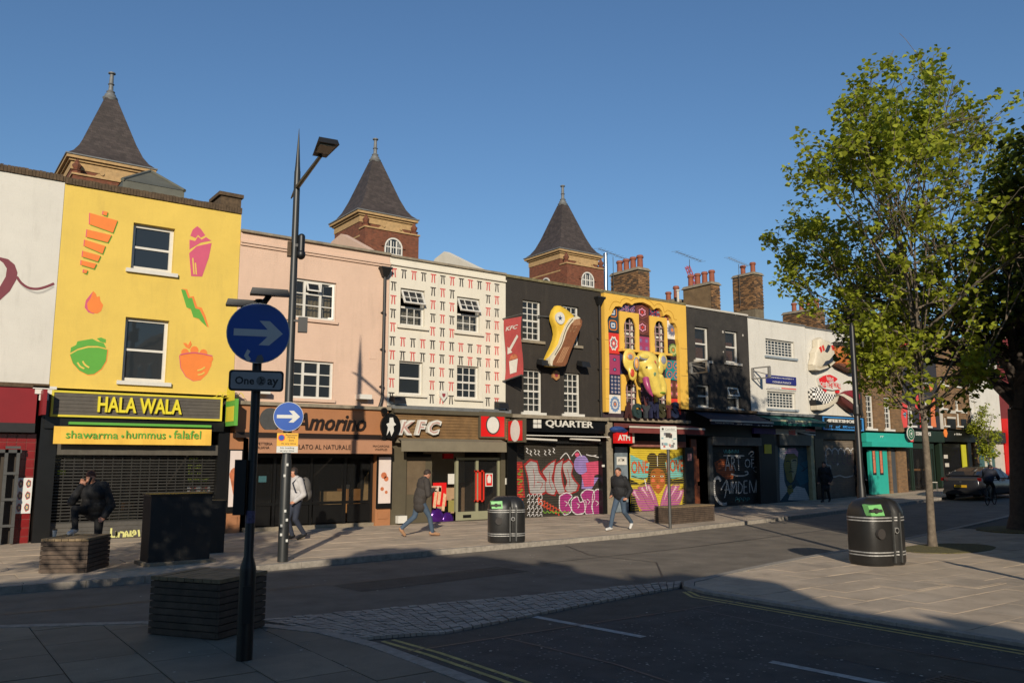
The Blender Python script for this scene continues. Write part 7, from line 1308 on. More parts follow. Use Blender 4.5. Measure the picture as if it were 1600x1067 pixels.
mb = MB(); mb.box(-.17, -.06, -.06, .05, 1.38, 1.92); lpart(t, 'control_box', mb, M_POST); mb = MB(); mb.lathe([(.0475, 1.3), (.0475, 1.42)], n=16); lpart(t, 'stickers', mb, mat('sticker_mix', (90, 84, 120), .5, .5, 30))
# street lamp with spike, long arm and fittings
t = thing('street_lamp', 'tall grey street lamp with spike top and blue arrow sign outside the gelato shop', 'street lamp', (6.12, 15.88, 0), -.32)
mb = MB(); mb.lathe([(.10, 0), (.10, 1.9), (.085, 2.0), (.075, 5), (.062, 7.8)], n=18); lpart(t, 'pole', mb, M_POSTG, smooth=True); mb = MB(); mb.lathe([(.055, 7.8), (.055, 7.85), (.05, 7.9), (.004, 8.72)], n=12); lpart(t, 'spike', mb, M_POSTG, smooth=True)
ca, sa = math.cos(.32), math.sin(.32)
def wl(dx, dy): return (dx*ca-dy*sa, dx*sa+dy*ca)     # world offset to the lamp's own frame
tip = wl(-.28, -1.85); tail = wl(.06, .45); mb = MB(); mb.tube([(tail[0], tail[1], 7.36), (0, 0, 7.45), (tip[0], tip[1], 7.50)], [.015, .05, .035], 8); lpart(t, 'arm', mb, M_POSTG)
e = Vector((tip[0], tip[1])).normalized(); s_ = Vector((-e.y, e.x)); T = lambda u, v, z: (tip[0]+e.x*u+s_.x*v, tip[1]+e.y*u+s_.y*v, z)
mb = MB(); mb.hexa([T(-.1, -.13, 7.52), T(-.1, .13, 7.52), T(.55, .2, 7.56), T(.55, -.2, 7.56)][::-1], [T(-.1, -.1, 7.6), T(-.1, .1, 7.6), T(.52, .17, 7.66), T(.52, -.17, 7.66)][::-1]); hd = lpart(t, 'lamp_head', mb, M_POST); mb = MB(); mb.hexa([T(.12, -.12, 7.512), T(.12, .12, 7.512), T(.48, .14, 7.535), T(.48, -.14, 7.535)][::-1], [T(.12, -.12, 7.525), T(.12, .12, 7.525), T(.48, .14, 7.55), T(.48, -.14, 7.55)][::-1]); lpart(t, 'lens', mb, mat('frosted_lens', (170, 160, 140), .3, .05, 4), up=hd)
blue_sign(t, 2.77, .285, -.15)
mb = MB(); mb.box(-.2, .2, -.135, -.12, 2.2, 2.45); yp = lpart(t, 'parking_plate', mb, mat('amber_plate', (240, 180, 30), .45, .05, 4)); mb = MB(); mb.box(-.2, .2, -.135, -.12, 2.07, 2.197); wp = lpart(t, 'loading_plate', mb, M_SWHT)
for s, q, u in (('Restricted', (-.04, .18, 2.395, 2.43), yp), ('Parking', (.0, .14, 2.345, 2.385), yp), ('Zone', (.02, .12, 2.295, 2.33), yp), ('At any time', (-.12, .16, 2.225, 2.265), yp), ('No loading', (-.13, .13, 2.14, 2.18), wp), ('at any time', (-.13, .13, 2.085, 2.125), wp)): mb = MB(); text_mb(mb, s, *q, -.138, th=.002, bold=.01); lpart(t, 'plate_lettering', mb, TB, up=u)
mb = MB(); disc_y(mb, -.115, 2.36, .065, -.1375, -.1355, 20); lpart(t, 'no_waiting_disc', mb, M_REDP, up=yp); mb = MB(); disc_y(mb, -.115, 2.36, .05, -.1395, -.138, 20); lpart(t, 'no_waiting_face', mb, M_BLUE, up=yp)
mb = MB(); mb.ell((.13, -.05, 6.05), (.09, .09, .11)); mb.cyl((.13, -.05, 6.1), (.13, -.05, 6.42), .07, n=12); mb.ell((.13, -.05, 6.42), (.07, .07, .06)); mb.box(0, .13, -.07, -.03, 6.2, 6.26); lpart(t, 'camera', mb, M_POST, smooth=True); mb = MB(); mb.box(-.14, -.07, -.06, .06, 6.0, 6.3); lpart(t, 'junction_box', mb, M_COPB); mb = MB(); mb.box(.12, .30, -.16, -.02, 4.45, 4.75); mb.box(.03, .14, -.1, -.05, 4.66, 4.7); lpart(t, 'loudspeaker', mb, M_POST)
for k in range(7): mb = MB(); a = random.uniform(-2.3, -.9); z = random.uniform(.3, 1.9); mb.box(.1*math.cos(a)-.02, .1*math.cos(a)+.02, .1*math.sin(a)-.012, .1*math.sin(a)+.01, z, z+.05); lpart(t, 'sticker', mb, M_SWHT)
# dark post by the corner kerb
t = thing('lamp_post', 'slim black post rising behind the green-mouthed bin into the young tree', 'lamp post', (17.1, 10.45, 0)); mb = MB(); mb.lathe([(.095, 0), (.095, 1.3), (.07, 1.45), (.06, 4.9), (.02, 5.0)], n=14); lpart(t, 'pole', mb, M_POST, smooth=True); mb = MB(); mb.box(-.02, .42, -.02, .02, 4.5, 4.54); mb.cyl((.4, 0, 4.47), (.4, 0, 4.6), .03); lpart(t, 'side_bracket', mb, M_GREYM); mb = MB(); mb.lathe([(.07, 2.9), (.08, 2.95), (.08, 3.1), (.07, 3.15)], n=12); lpart(t, 'collar', mb, M_POST)
# council notice on its post
t = thing('notice_post', 'grey post with a sticker-covered white Camden notice outside the painted lotus shutter', 'sign post', (18.13, 17.12, gz(18.13)), -.5)
mb = MB(); mb.lathe([(.045, 0), (.045, 2.9)], n=14); lpart(t, 'pole', mb, M_GREYM, smooth=True); mb = MB(); mb.prism(rrect(-.25, .25, 2.25, 2.92, .03), -.075, -.06); bdp = lpart(t, 'notice_board', mb, M_SWHT); mb = MB(); text_mb(mb, 'Camden', -.1, .19, 2.805, 2.865, -.078, th=.002); lpart(t, 'board_lettering', mb, TB, up=bdp); mb = MB(); disc_y(mb, -.17, 2.84, .035, -.078, -.0765, 14); lpart(t, 'board_emblem', mb, TB, up=bdp); mb = MB(); mb.box(-.24, .24, -.0775, -.0755, 2.775, 2.78); lpart(t, 'board_rule', mb, TB, up=bdp)
rn = random.Random(5)
for k in range(16):
    x, z = rn.uniform(-.22, .16), rn.uniform(2.28, 2.68); mb = MB(); mb.box(x, x+rn.uniform(.04, .1), -.079-.0004*k, -.0765, z, z+rn.uniform(.03, .08)); lpart(t, 'sticker', mb, mat('sticker_%d' % (k % 5), ((40, 40, 44), (190, 90, 80), (120, 160, 170), (200, 200, 190), (110, 110, 120))[k % 5], .5, .2, 20), up=bdp)
mb = MB(); mb.box(-.09, .06, -.09, -.08, 2.6, 2.73); lpart(t, 'sticker', mb, TB, up=bdp)
# timber blocks with plank sides and tops
M_PLK = mat('weathered_hardwood', (.085, .058, .04), .8, .35, 5, .3, 40, s8=False); M_PLKT = mat('pale_hardwood_top', (.20, .14, .075), .75, .3, 6, .3, 40, s8=False)  # top planks are paler than the side planks
def timber_block(label, c, ax, ay, hgt, nb, ntop, g=None):
    """c = corner nearest the viewer; ax, ay = edge vectors"""
    ax, ay = Vector(ax), Vector(ay); t = thing('timber_planter', label, 'planter', (c[0], c[1], gz(c[0])), 0, 'timber blocks along the street'); lx, ly = ax.length, ay.length
    ang = math.atan2(ax.y, ax.x); t.rotation_euler = (0, 0, ang); sgn = 1 if ax.x*ay.y-ax.y*ay.x > 0 else -1
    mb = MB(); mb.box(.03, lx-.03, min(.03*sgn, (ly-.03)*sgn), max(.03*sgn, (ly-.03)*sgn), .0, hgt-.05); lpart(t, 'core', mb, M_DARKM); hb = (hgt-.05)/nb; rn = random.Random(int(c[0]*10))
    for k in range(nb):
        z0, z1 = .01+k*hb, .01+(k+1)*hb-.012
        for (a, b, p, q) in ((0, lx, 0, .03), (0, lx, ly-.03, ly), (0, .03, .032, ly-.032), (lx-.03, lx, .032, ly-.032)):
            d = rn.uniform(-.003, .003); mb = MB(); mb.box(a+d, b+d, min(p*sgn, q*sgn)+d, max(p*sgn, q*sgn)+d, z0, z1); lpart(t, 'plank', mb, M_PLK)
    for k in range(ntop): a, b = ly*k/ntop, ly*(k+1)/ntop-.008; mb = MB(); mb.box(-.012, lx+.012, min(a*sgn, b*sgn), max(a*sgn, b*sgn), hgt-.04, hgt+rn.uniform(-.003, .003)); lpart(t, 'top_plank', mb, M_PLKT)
    return t
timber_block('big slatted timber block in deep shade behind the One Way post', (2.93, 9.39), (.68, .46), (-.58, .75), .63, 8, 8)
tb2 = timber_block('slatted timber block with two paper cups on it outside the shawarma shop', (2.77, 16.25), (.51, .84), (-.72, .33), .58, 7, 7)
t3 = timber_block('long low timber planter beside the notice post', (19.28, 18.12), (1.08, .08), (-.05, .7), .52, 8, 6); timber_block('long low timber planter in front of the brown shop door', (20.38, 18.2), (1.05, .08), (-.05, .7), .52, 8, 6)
for k, (px_, py_) in enumerate(((85, 838), (113, 836))):
    X, Y = gnd(px_, py_, .58); t = thing('paper_cup', ('white paper coffee cup at the outer end of the timber block', 'white paper coffee cup beside the raised trainer on the timber block')[k], 'cup', (X, Y, .582)); mb = MB(); mb.lathe([(.028, 0), (.04, .11)], n=14); lpart(t, 'cup', mb, M_WHITEF, smooth=True); mb = MB(); mb.lathe([(.043, .11), (.043, .12), (.036, .128)], n=14); lpart(t, 'lid', mb, M_BLACKP, smooth=True)
# street cabinets
t = thing('street_cabinet', 'big matt black street cabinet on a stone plinth outside the shawarma shop', 'cabinet', (4.4, 16.9, 0), .03); mb = MB(); mb.box(-.56, .56, -.25, .3, .06, 1.26); cb = lpart(t, 'body', mb, mat('matt_black_cabinet', (30, 30, 30), .6, .25, 3)); mb = MB(); mb.box(-.64, .66, -.33, .38, -.02, .06); lpart(t, 'plinth', mb, M_STONE); mb = MB(); mb.box(-.58, .58, -.27, .32, 1.26, 1.3); lpart(t, 'lid', mb, M_BLACKP); mb = MB(); mb.box(-.005, .005, -.254, -.2501, .1, 1.24); lpart(t, 'door_gap', mb, TB)
t = thing('street_cabinet', 'slim grey black service panel behind the big cabinet', 'cabinet', (5.5, 18.3, 0), 0); mb = MB(); mb.box(-.2, .2, -.15, .15, 0, 1.05); lpart(t, 'body', mb, M_DARKM); mb = MB(); mb.box(-.22, .22, -.17, .17, 1.05, 1.09); lpart(t, 'lid', mb, M_DARKM)
# twin litter bins
M_BIN = mat('black_bin_plastic', (40, 39, 38), .38, .18, 4, .08, 40); M_SILV = mat('worn_silver_band', (190, 188, 184), .45, .3, 12, metal=.2); M_GREENB = mat('green_bin_mouth', (128, 200, 120), .5, .08, 4)
def bin_(label, loc, rz, s=1.0):
    t = thing('litter_bin', label, 'litter bin', (*loc, gz(loc[0])), rz, 'twin litter bins'); t.scale = (s, s, s)
    a, b, n = .47, .36, 64
    def ring(k, z):       # two rounded drums run together, pinched where they meet
        P = []
        for u in [2*math.pi*i/n for i in range(n)]:
            x = a*math.copysign(abs(math.cos(u))**.75, math.cos(u)); y = b*math.copysign(abs(math.sin(u))**.55, math.sin(u))*(1-.2*math.exp(-((x-.1)/.055)**2)); P.append((k[0]*x, k[1]*y, z))
        return P
    prof = [((.95, .95), 0), ((.97, .97), .03), ((1, 1), .06), ((1, 1), .84), ((.985, .97), .92), ((.93, .87), 1.01), ((.83, .70), 1.09), ((.68, .48), 1.14), ((.5, .22), 1.165)]
    mb = MB()
    for k, z in prof: mb.v += ring(k, z)
    for i in range(len(prof)-1): mb.f += [(i*n+j, i*n+(j+1) % n, (i+1)*n+(j+1) % n, (i+1)*n+j) for j in range(n)]; mb.mi += [0]*n
    mb.f += [tuple(range((len(prof)-1)*n, len(prof)*n)), tuple(range(n-1, -1, -1))]; mb.mi += [0, 0]; bd = lpart(t, 'body', mb, M_BIN, smooth=True)
    for z in (.17, .22, .76, .81):
        mb = MB()
        for k, zz in (((1.0, 1.0), z), ((1.012, 1.014), z+.002), ((1.012, 1.014), z+.02), ((1.0, 1.0), z+.022)): mb.v += ring(k, zz)
        for i in range(3): mb.f += [(i*n+j, i*n+(j+1) % n, (i+1)*n+(j+1) % n, (i+1)*n+j) for j in range(n)]; mb.mi += [0]*n
        lpart(t, 'silver_band', mb, M_SILV, up=bd)
    for x in (.02, .18): mb = MB(); mb.box(x-.014, x+.014, -b-.022, -b+.06, .05, .9); lpart(t, 'seam_strip', mb, M_GREYM, up=bd)
    mb = MB(); mb.hexa([(-.44, -.33, .86), (-.17, -.372, .86), (-.17, -.2, .86), (-.44, -.2, .86)], [(-.46, -.28, 1.03), (-.17, -.30, 1.05), (-.17, -.15, 1.07), (-.46, -.15, 1.05)]); gm = lpart(t, 'mouth_frame', mb, M_GREENB); mb = MB(); mb.hexa([(-.46, -.352, .925), (-.21, -.372, .925), (-.21, -.3, .925), (-.46, -.3, .925)], [(-.455, -.342, .97), (-.21, -.36, .97), (-.21, -.3, .97), (-.455, -.3, .97)]); lpart(t, 'slot', mb, TB, up=gm); mb = MB(); mb.cyl((-.335, -.362, .948), (-.335, -.31, .948), .045, n=14); lpart(t, 'bottle_hole', mb, TB, up=gm)
    mb = MB(); mb.cyl((-.27, -b-.012, .55), (-.27, -b+.04, .55), .09, n=20); rg = lpart(t, 'round_port', mb, TB); mb = MB(); mb.cyl((.1, -b-.014, .6), (.1, -b+.04, .6), .05, n=18); em = lpart(t, 'emblem', mb, M_SILV); mb = MB(); mb.cyl((.1, -b-.018, .6), (.1, -b-.013, .6), .038, n=18); lpart(t, 'emblem_face', mb, M_BIN, up=em)
    return t
bin_('black twin litter bin with green mouth on the pavement outside the fried chicken shop', (11.9, 16.55), -.42, .93); bin_('black twin litter bin with green mouth beside the young tree', (15.05, 8.95), -.2, 1.06)
mb = MB(); mb.lathe([(.07, 0), (.07, 1.7), (.09, 1.72), (.09, 1.8), (.02, 2.05)], (0, 0, 0), 12); o = single('bollard_post', mb, M_POST, 'tapered black pavement post standing off the bin corner', 'post', (0, 0, 0), True); o.location = (13.1, 3.6, 0)
# cafe chairs
def chair(label, loc, rz):
    t = thing('cafe_chair', label, 'chair', (*loc, gz(loc[0])), rz, 'chairs outside the coffee shop'); al = M_GREYM
    mb = MB(); mb.box(-.21, .21, -.21, .21, .44, .47); lpart(t, 'seat', mb, M_PALEB); mb = MB(); mb.box(-.21, .21, .19, .22, .62, .86); lpart(t, 'backrest', mb, M_PALEB)
    for x, y, h_ in ((-.2, -.2, .45), (.2, -.2, .45), (-.2, .21, .86), (.2, .21, .86)): mb = MB(); mb.cyl((x, y, 0), (x, y, h_), .015, n=6); lpart(t, 'leg', mb, al)
chair('metal cafe chair by the young tree side of the coffee shop door', (43.0, 22.3), .6); chair('metal cafe chair on the car side of the coffee shop door', (45.2, 22.2), -.6)
# ------------------------------------------------------------------ parked car
M_CAR = mat('graphite_car_paint', (.035, .036, .042), .22, .05, 3, metal=.5, s8=False); M_TYRE = mat('tyre_rubber', (20, 20, 20), .85, .15, 20); M_RIM = mat('alloy_rim', (120, 122, 126), .3, .05, 5, metal=.8); M_CGL = glass('car_glass', (.015, .018, .022))
def car(label, loc, rz):
    t = thing('parked_car', label, 'car', loc, rz)      # local: front at +x, length 4.45, width 1.8
    prof = [(-2.22, .42, .78), (-2.2, .30, .92), (-2.1, .22, 1.02), (-1.75, .2, 1.04), (-1.2, .2, 1.0), (0, .2, .98), (1.0, .2, .95), (1.5, .2, .86), (1.95, .22, .74), (2.15, .28, .66), (2.22, .38, .58)]
    n = 12; mb = MB()
    for x, zb, zt in prof:
        wd = .9*(1 if abs(x) < 1.7 else 1-.16*((abs(x)-1.7)/.52)**2)
        sec = [(-.8*wd, zb), (-.96*wd, zb+.1), (-1.0*wd, zb+(zt-zb)*.45), (-.97*wd, zb+(zt-zb)*.8), (-.86*wd, zt-.01), (-.5*wd, zt+.015), (.5*wd, zt+.015), (.86*wd, zt-.01), (.97*wd, zb+(zt-zb)*.8), (1.0*wd, zb+(zt-zb)*.45), (.96*wd, zb+.1), (.8*wd, zb)]
        mb.v += [(x, y, z) for y, z in sec]
    for i in range(len(prof)-1): mb.f += [(i*n+j, i*n+(j+1) % n, (i+1)*n+(j+1) % n, (i+1)*n+j) for j in range(n)]; mb.mi += [0]*n
    mb.f += [tuple(range(n-1, -1, -1)), tuple(range((len(prof)-1)*n, len(prof)*n))]; mb.mi += [0, 0]; bd = lpart(t, 'body', mb, M_CAR, smooth=True)
    gh = [(-2.02, 1.03, 1.06, .78), (-1.5, 1.0, 1.26, .72), (-.9, .98, 1.40, .66), (-.2, .97, 1.46, .64), (.4, .96, 1.42, .64), (.95, .95, 1.2, .70), (1.35, .9, .96, .76)]; mb = MB()
    for x, zb, zt, hw in gh: mb.v += [(x, -.85, zb), (x, -hw, zt-.05), (x, -hw*.8, zt), (x, hw*.8, zt), (x, hw, zt-.05), (x, .85, zb)]
    for i in range(len(gh)-1):
        for j in range(5): mb.m = 1 if (j in (0, 4) and 0 < i < 5) or (j == 2 and i in (0, 1, 4, 5)) else 0; mb.f.append((i*6+j, i*6+j+1, i*6+6+j+1, i*6+6+j)); mb.mi.append(mb.m)
    lpart(t, 'cabin', mb, [M_CAR, M_CGL], smooth=False); mb = MB()
    for x in (-.25, .45): 
        for sy_ in (-1, 1): mb.hexa([(x-.04, sy_*.86-.004, .97), (x+.04, sy_*.86-.004, .97), (x+.04, sy_*.86+.004, .97), (x-.04, sy_*.86+.004, .97)], [(x-.04, sy_*.66-.006, 1.39), (x+.04, sy_*.66-.006, 1.39), (x+.04, sy_*.66+.006, 1.39), (x-.04, sy_*.66+.006, 1.39)])
    lpart(t, 'door_pillars', mb, M_CAR)
    for x in (-1.38, 1.36):
        for y in (-.86, .86):
            s_ = 1 if y > 0 else -1; mb = MB(); mb.cyl((x, y-.1*s_, .32), (x, y+.06*s_, .32), .32, n=24); wh = lpart(t, 'wheel', mb, M_TYRE, smooth=True); mb = MB(); mb.cyl((x, y+.061*s_, .32), (x, y+.066*s_, .32), .2, n=18)
            for k in range(5): a = k*1.2566; mb.box(x+.11*math.cos(a)-.03, x+.11*math.cos(a)+.03, min(y+.067*s_, y+.075*s_), max(y+.067*s_, y+.075*s_), .32+.11*math.sin(a)-.03, .32+.11*math.sin(a)+.03)
            lpart(t, 'rim', mb, M_RIM, up=wh); mb = MB(); mb.cyl((x, y-.12*s_, .34), (x, y+.042*s_, .34), .37, n=24); lpart(t, 'wheel_arch', mb, M_TYRE)
    mb = MB(); mb.box(-2.225, -2.20, -.7, .7, .86, .96); lpart(t, 'rear_light_bar', mb, TB)
    for y in (-.72, .72): mb = MB(); mb.hexa([(-2.23, y-.17, .84), (-2.13, y+.17 if y > 0 else y+.17, .84), (-2.1, y+.15, .9), (-2.2, y-.15, .9)], [(-2.22, y-.17, .96), (-2.12, y+.17, .96), (-2.09, y+.15, .98), (-2.19, y-.15, .98)]); lpart(t, 'tail_light', mb, mat('tail_light_red', (120, 20, 20), .25, .05, 4)); mb = MB(); mb.box(2.0, 2.14, y-.14, y+.14, .62, .7); lpart(t, 'headlight', mb, M_SWHT)
    mb = MB(); mb.box(-2.26, -2.235, -.26, .26, .55, .66); lpart(t, 'number_plate', mb, mat('yellow_number_plate', (206, 160, 30), .45, .05, 4)); mb = MB(); mb.box(-2.24, -2.0, -.78, .78, .26, .42); lpart(t, 'rear_bumper', mb, M_TYRE); mb = MB(); mb.cyl((-2.235, 0, .8), (-2.21, 0, .8), .05, n=14); lpart(t, 'boot_badge', mb, M_RIM); mb = MB(); mb.box(-2.06, -1.78, -.74, .74, 1.07, 1.1); lpart(t, 'spoiler', mb, M_CAR)
    for y in (-1.0, 1.0): mb = MB(); mb.ell((.75, y*.98, 1.0), (.1, .12, .08)); lpart(t, 'wing_mirror', mb, M_CAR, smooth=True)
    return t
car('dark grey hatchback parked at the far kerb, its yellow rear plate towards the young tree', (40.6, 18.75, gz(40.2)+RZ), .05)
# bicycle under the rider
t = thing('bicycle', 'dark bicycle being ridden past the parked car', 'bicycle', (36.6, 16.6, gz(36.6)+RZ), 1.75); bk_o = t
def wheel(t, y):
    mb = MB(); n = 28; mb.v = []; 
    for i in range(n): a = 2*math.pi*i/n; mb.v += [(0.02*math.cos(u), y+(.33+.02*math.sin(u))*math.cos(a), .35+(.33+.02*math.sin(u))*math.sin(a)) for u in [k*math.pi/3 for k in range(6)]]
    mb.f = [(i*6+k, i*6+(k+1) % 6, ((i+1) % n)*6+(k+1) % 6, ((i+1) % n)*6+k) for i in range(n) for k in range(6)]; mb.mi = [0]*len(mb.f); wh = lpart(t, 'wheel', mb, M_TYRE, smooth=True); mb = MB()
    for i in range(12): a = i*math.pi/6; mb.cyl((0, y, .35), (0, y+.32*math.cos(a), .35+.32*math.sin(a)), .003, n=4)
    lpart(t, 'spokes', mb, M_RIM, up=wh)
wheel(t, -.52); wheel(t, .5); mb = MB()
for a, b in (((0, .5, .35), (0, .08, .3)), ((0, .08, .3), (0, -.38, .78)), ((0, .08, .3), (0, .18, .85)), ((0, .18, .8), (0, -.36, .86)), ((0, .5, .35), (0, .17, .8)), ((0, -.36, .92), (0, -.52, .35))): mb.cyl(a, b, .018, n=8)
lpart(t, 'frame', mb, M_POST); mb = MB(); mb.tube([(-.26, -.44, 1.0), (-.2, -.4, 1.02), (0, -.36, .98), (.2, -.4, 1.02), (.26, -.44, 1.0)], .015, 8); lpart(t, 'handlebar', mb, M_POST); mb = MB(); mb.ell((0, .2, .9), (.07, .14, .03)); lpart(t, 'saddle', mb, M_POST, smooth=True); mb = MB(); mb.box(-.02, .02, -.1, .26, .29, .31); mb.box(-.16, -.06, -.14, -.06, .27, .3); mb.box(.06, .16, .22, .3, .3, .33); lpart(t, 'cranks', mb, M_GREYM)
# ------------------------------------------------------------------ people
M_SKIN = mat('skin', (198, 140, 112), .6, .06, 8)
def person(label, loc, rz, J, top, legs, shoes, hair, voxel=.012, coat=0.0, bulk=1.18, hairlen=0, zbase=None, skin=None):
    """J: joints as (side, forward, up); the figure faces local -y, its right hand is at -x"""
    t = thing('person', label, 'person', (loc[0], loc[1], gz(loc[0]) if zbase is None else zbase), rz)
    V_ = lambda p: (p[0], -p[1], p[2]); j = {k: V_(v) for k, v in J.items()}
    P = Vector(j['pelvis']); C = Vector(j['chest']); Hd = Vector(j['head']); look = Vector(V_(J.get('look', (0, 1, -.05)))).normalized()
    pr = [('e', (tuple(P), (.165, .13, .13)), 2), ('c', (tuple(P+Vector((0, 0, .05))), tuple(P.lerp(C, .55)), .145*bulk, .155*bulk), 1), ('e', (tuple(C), (.2*bulk, .15*bulk, .2)), 1), ('e', (tuple(P.lerp(C, .35)), (.185*bulk, .15*bulk, .2)), 1)]
    if coat: pr += [('e', (tuple(P+Vector((0, 0, -.03))), (.2, .165, .18)), 1), ('e', (tuple(P+Vector((0, 0, -coat))), (.19, .16, .16)), 1)]
    nk = C+Vector((0, 0, .17)); pr.append(('c', (tuple(nk), tuple(Hd-Vector((0, 0, .06))), .062, .055), 0))
    pr.append(('c', (tuple(nk+Vector((-.06, 0, -.01))), tuple(nk+Vector((.06, 0, -.01))), .075, .075), 1))
    rt = look.cross(Vector((0, 0, 1))).normalized(); hu = rt.cross(look).normalized()
    pr += [('e', (tuple(Hd), (.078, .092, .115)), 0), ('e', (tuple(Hd+look*.035-hu*.06), (.052, .055, .055)), 0), ('c', (tuple(Hd+look*.088+hu*.01), tuple(Hd+look*.106-hu*.025), .011, .016), 0)]
    for s in (-1, 1): pr.append(('e', (tuple(Hd+rt*.078*s-hu*.01), (.014, .022, .03)), 0)); pr.append(('e', (tuple(Hd+look*.083+rt*.03*s+hu*.014), (.012, .008, .008)), 4))
    pr.append(('e', (tuple(Hd+look*.088-hu*.058), (.022, .008, .006)), 5))
    for s, nm in ((-1, 'r'), (1, 'l')):
        sh = C+Vector((.185*s, 0, .11)); el_ = Vector(j['elbow_'+nm]); wr = Vector(j['wrist_'+nm])
        pr += [('c', (tuple(nk+Vector((.04*s, 0, -.05))), tuple(sh), .08, .075), 1), ('c', (tuple(sh), tuple(el_), .075*bulk, .062*bulk), 1), ('c', (tuple(el_), tuple(wr), .062*bulk, .05*bulk), 1)]
        d = (wr-el_).normalized(); hd_ = Vector(V_(J.get('hand_'+nm, (0, 0, 0)))); d = hd_.normalized() if hd_.length > .1 else d
        side = d.cross(Vector((0, 1, .2))).normalized(); pal = d.cross(side); pc = wr+d*.055
        pr.append(('c', (tuple(wr), tuple(pc), .028, .034), 0)); pr.append(('c', (tuple(pc-side*.02), tuple(pc+side*.022), .026, .026), 0))
        for q, ln in ((-.032, .06), (-.011, .075), (.011, .07), (.032, .055)):
            b0 = pc+d*.025+side*q; b1 = b0+d*ln*.55+pal*.008; b2 = b1+d*ln*.35+pal*.03; pr += [('c', (tuple(b0), tuple(b1), .0115, .0105), 0), ('c', (tuple(b1), tuple(b2), .0105, .009), 0)]
        tb = pc-side*.032-d*.02; pr += [('c', (tuple(tb), tuple(tb-side*.028+d*.035), .013, .0115), 0), ('c', (tuple(tb-side*.028+d*.035), tuple(tb-side*.03+d*.065+pal*.01), .0115, .0095), 0)]
        hp = P+Vector((.09*s, 0, -.03)); kn = Vector(j['knee_'+nm]); an = Vector(j['ankle_'+nm]); to = Vector(j['toe_'+nm])
        pr += [('c', (tuple(hp), tuple(kn), .098, .07), 2), ('c', (tuple(kn), tuple(an+Vector((0, 0, .02))), .069, .055), 2), ('c', (tuple(an-Vector((0, 0, .025))), tuple(to), .05, .04), 3), ('c', (tuple(an-Vector((0, 0, .03))-(to-an).normalized()*.05), tuple(to), .042, .036), 3)]
    me = remeshed(pr, voxel, [skin or M_SKIN, top, legs, shoes, mat('eye_dark', (40, 28, 24), .4, 0), mat('lip', (160, 90, 82), .5, 0)], 3); link('body', me, t)
    mb = MB(); c = Hd-look*.02+hu*.03; mb.ell(tuple(c), (.088, .098, .1), 16, 10); zc = (Hd+hu*.02).z
    keep = []
    for f in mb.f:
        m = sum((Vector(mb.v[i]) for i in f), Vector())/len(f); u = (m-Hd)
        if u.dot(hu) > .045 or (u.dot(look) < .015 and u.dot(hu) > -.06-hairlen): keep.append(f)
    mb.f = keep; mb.mi = [0]*len(keep); lpart(t, 'hair', mb, hair, smooth=True); return t
DKJ, BLK, GREYH, JEAN, NAVJ = mat('black_jacket', (26, 26, 29), .8, .2, 12, .3, 30), mat('black_trousers', (20, 20, 22), .85, .2, 10), mat('pale_grey_hoodie', (196, 192, 190), .9, .1, 8, .25, 25), mat('blue_jeans', (70, 88, 108), .85, .18, 10, .2, 60), mat('dark_jeans', (44, 50, 66), .85, .15, 10)
WSH, BSH, TSH = mat('white_trainers', (214, 212, 208), .6, .08, 10), mat('black_shoes', (24, 23, 22), .6, .1, 10), mat('tan_boots', (176, 134, 100), .7, .12, 10); HRED, HBRN, HDK = mat('auburn_hair', (96, 50, 28), .7, .25, 30, .4, 80), mat('brown_hair', (58, 42, 32), .7, .25, 30, .4, 80), mat('dark_hair', (28, 22, 20), .7, .2, 30, .4, 80); PARKA = mat('charcoal_parka', (62, 56, 52), .85, .15, 10, .3, 30); OLV = mat('brown_trousers', (92, 78, 62), .85, .12, 10)
person('man in black puffer jacket on the phone, one white trainer up on the timber block', (3.06, 17.52), -.62, dict(pelvis=(0, .0, 1.0), chest=(0, .11, 1.34), head=(-.02, .22, 1.61), look=(-.25, 1, -.5), elbow_r=(-.32, .26, 1.16), wrist_r=(-.16, .27, 1.44), hand_r=(.15, -.1, .9), elbow_l=(.31, .02, 1.08), wrist_l=(.24, .12, .90), knee_r=(-.16, .44, 1.04), ankle_r=(-.12, .46, .68), toe_r=(-.14, .63, .62), knee_l=(.1, .03, .54), ankle_l=(.1, -.02, .09), toe_l=(.13, .14, .04)), DKJ, BLK, WSH, HRED, coat=.04, bulk=1.3)
mb = MB(); mb.box(-.035, .035, -.006, .006, -.07, .07); o = single('mobile_phone', mb, TB, 'dark phone held to the ear of the man in the puffer jacket', 'phone'); o.location = (2.88, 17.18, 1.55); o.rotation_euler = (.2, .3, .9)
bp = person('man in pale grey hoodie and headphones walking past the gelato shop window', (8.02, 20.07), -1.42, dict(pelvis=(0, 0, .94), chest=(0, .03, 1.33), head=(0, .09, 1.63), look=(0, 1, -.25), elbow_r=(-.25, -.06, 1.10), wrist_r=(-.2, .14, .95), elbow_l=(.25, -.06, 1.10), wrist_l=(.2, .14, .95), knee_r=(-.09, .16, .5), ankle_r=(-.09, .02, .10), toe_r=(-.1, .2, .04), knee_l=(.09, .06, .5), ankle_l=(.09, -.2, .13), toe_l=(.1, -.03, .04)), GREYH, NAVJ, BSH, HBRN)
mb = MB(); mb.ell((0, .02, 1.70), (.1, .02, .09), 16, 8); mb = MB(); mb.tube([(.095, -.09, 1.62), (.09, -.09, 1.70), (0, -.09, 1.765), (-.09, -.09, 1.70), (-.095, -.09, 1.62)], .014, 8); mb.ell((.095, -.09, 1.62), (.025, .045, .05)); mb.ell((-.095, -.09, 1.62), (.025, .045, .05)); lpart(bp, 'headphones', mb, BLK, smooth=True)
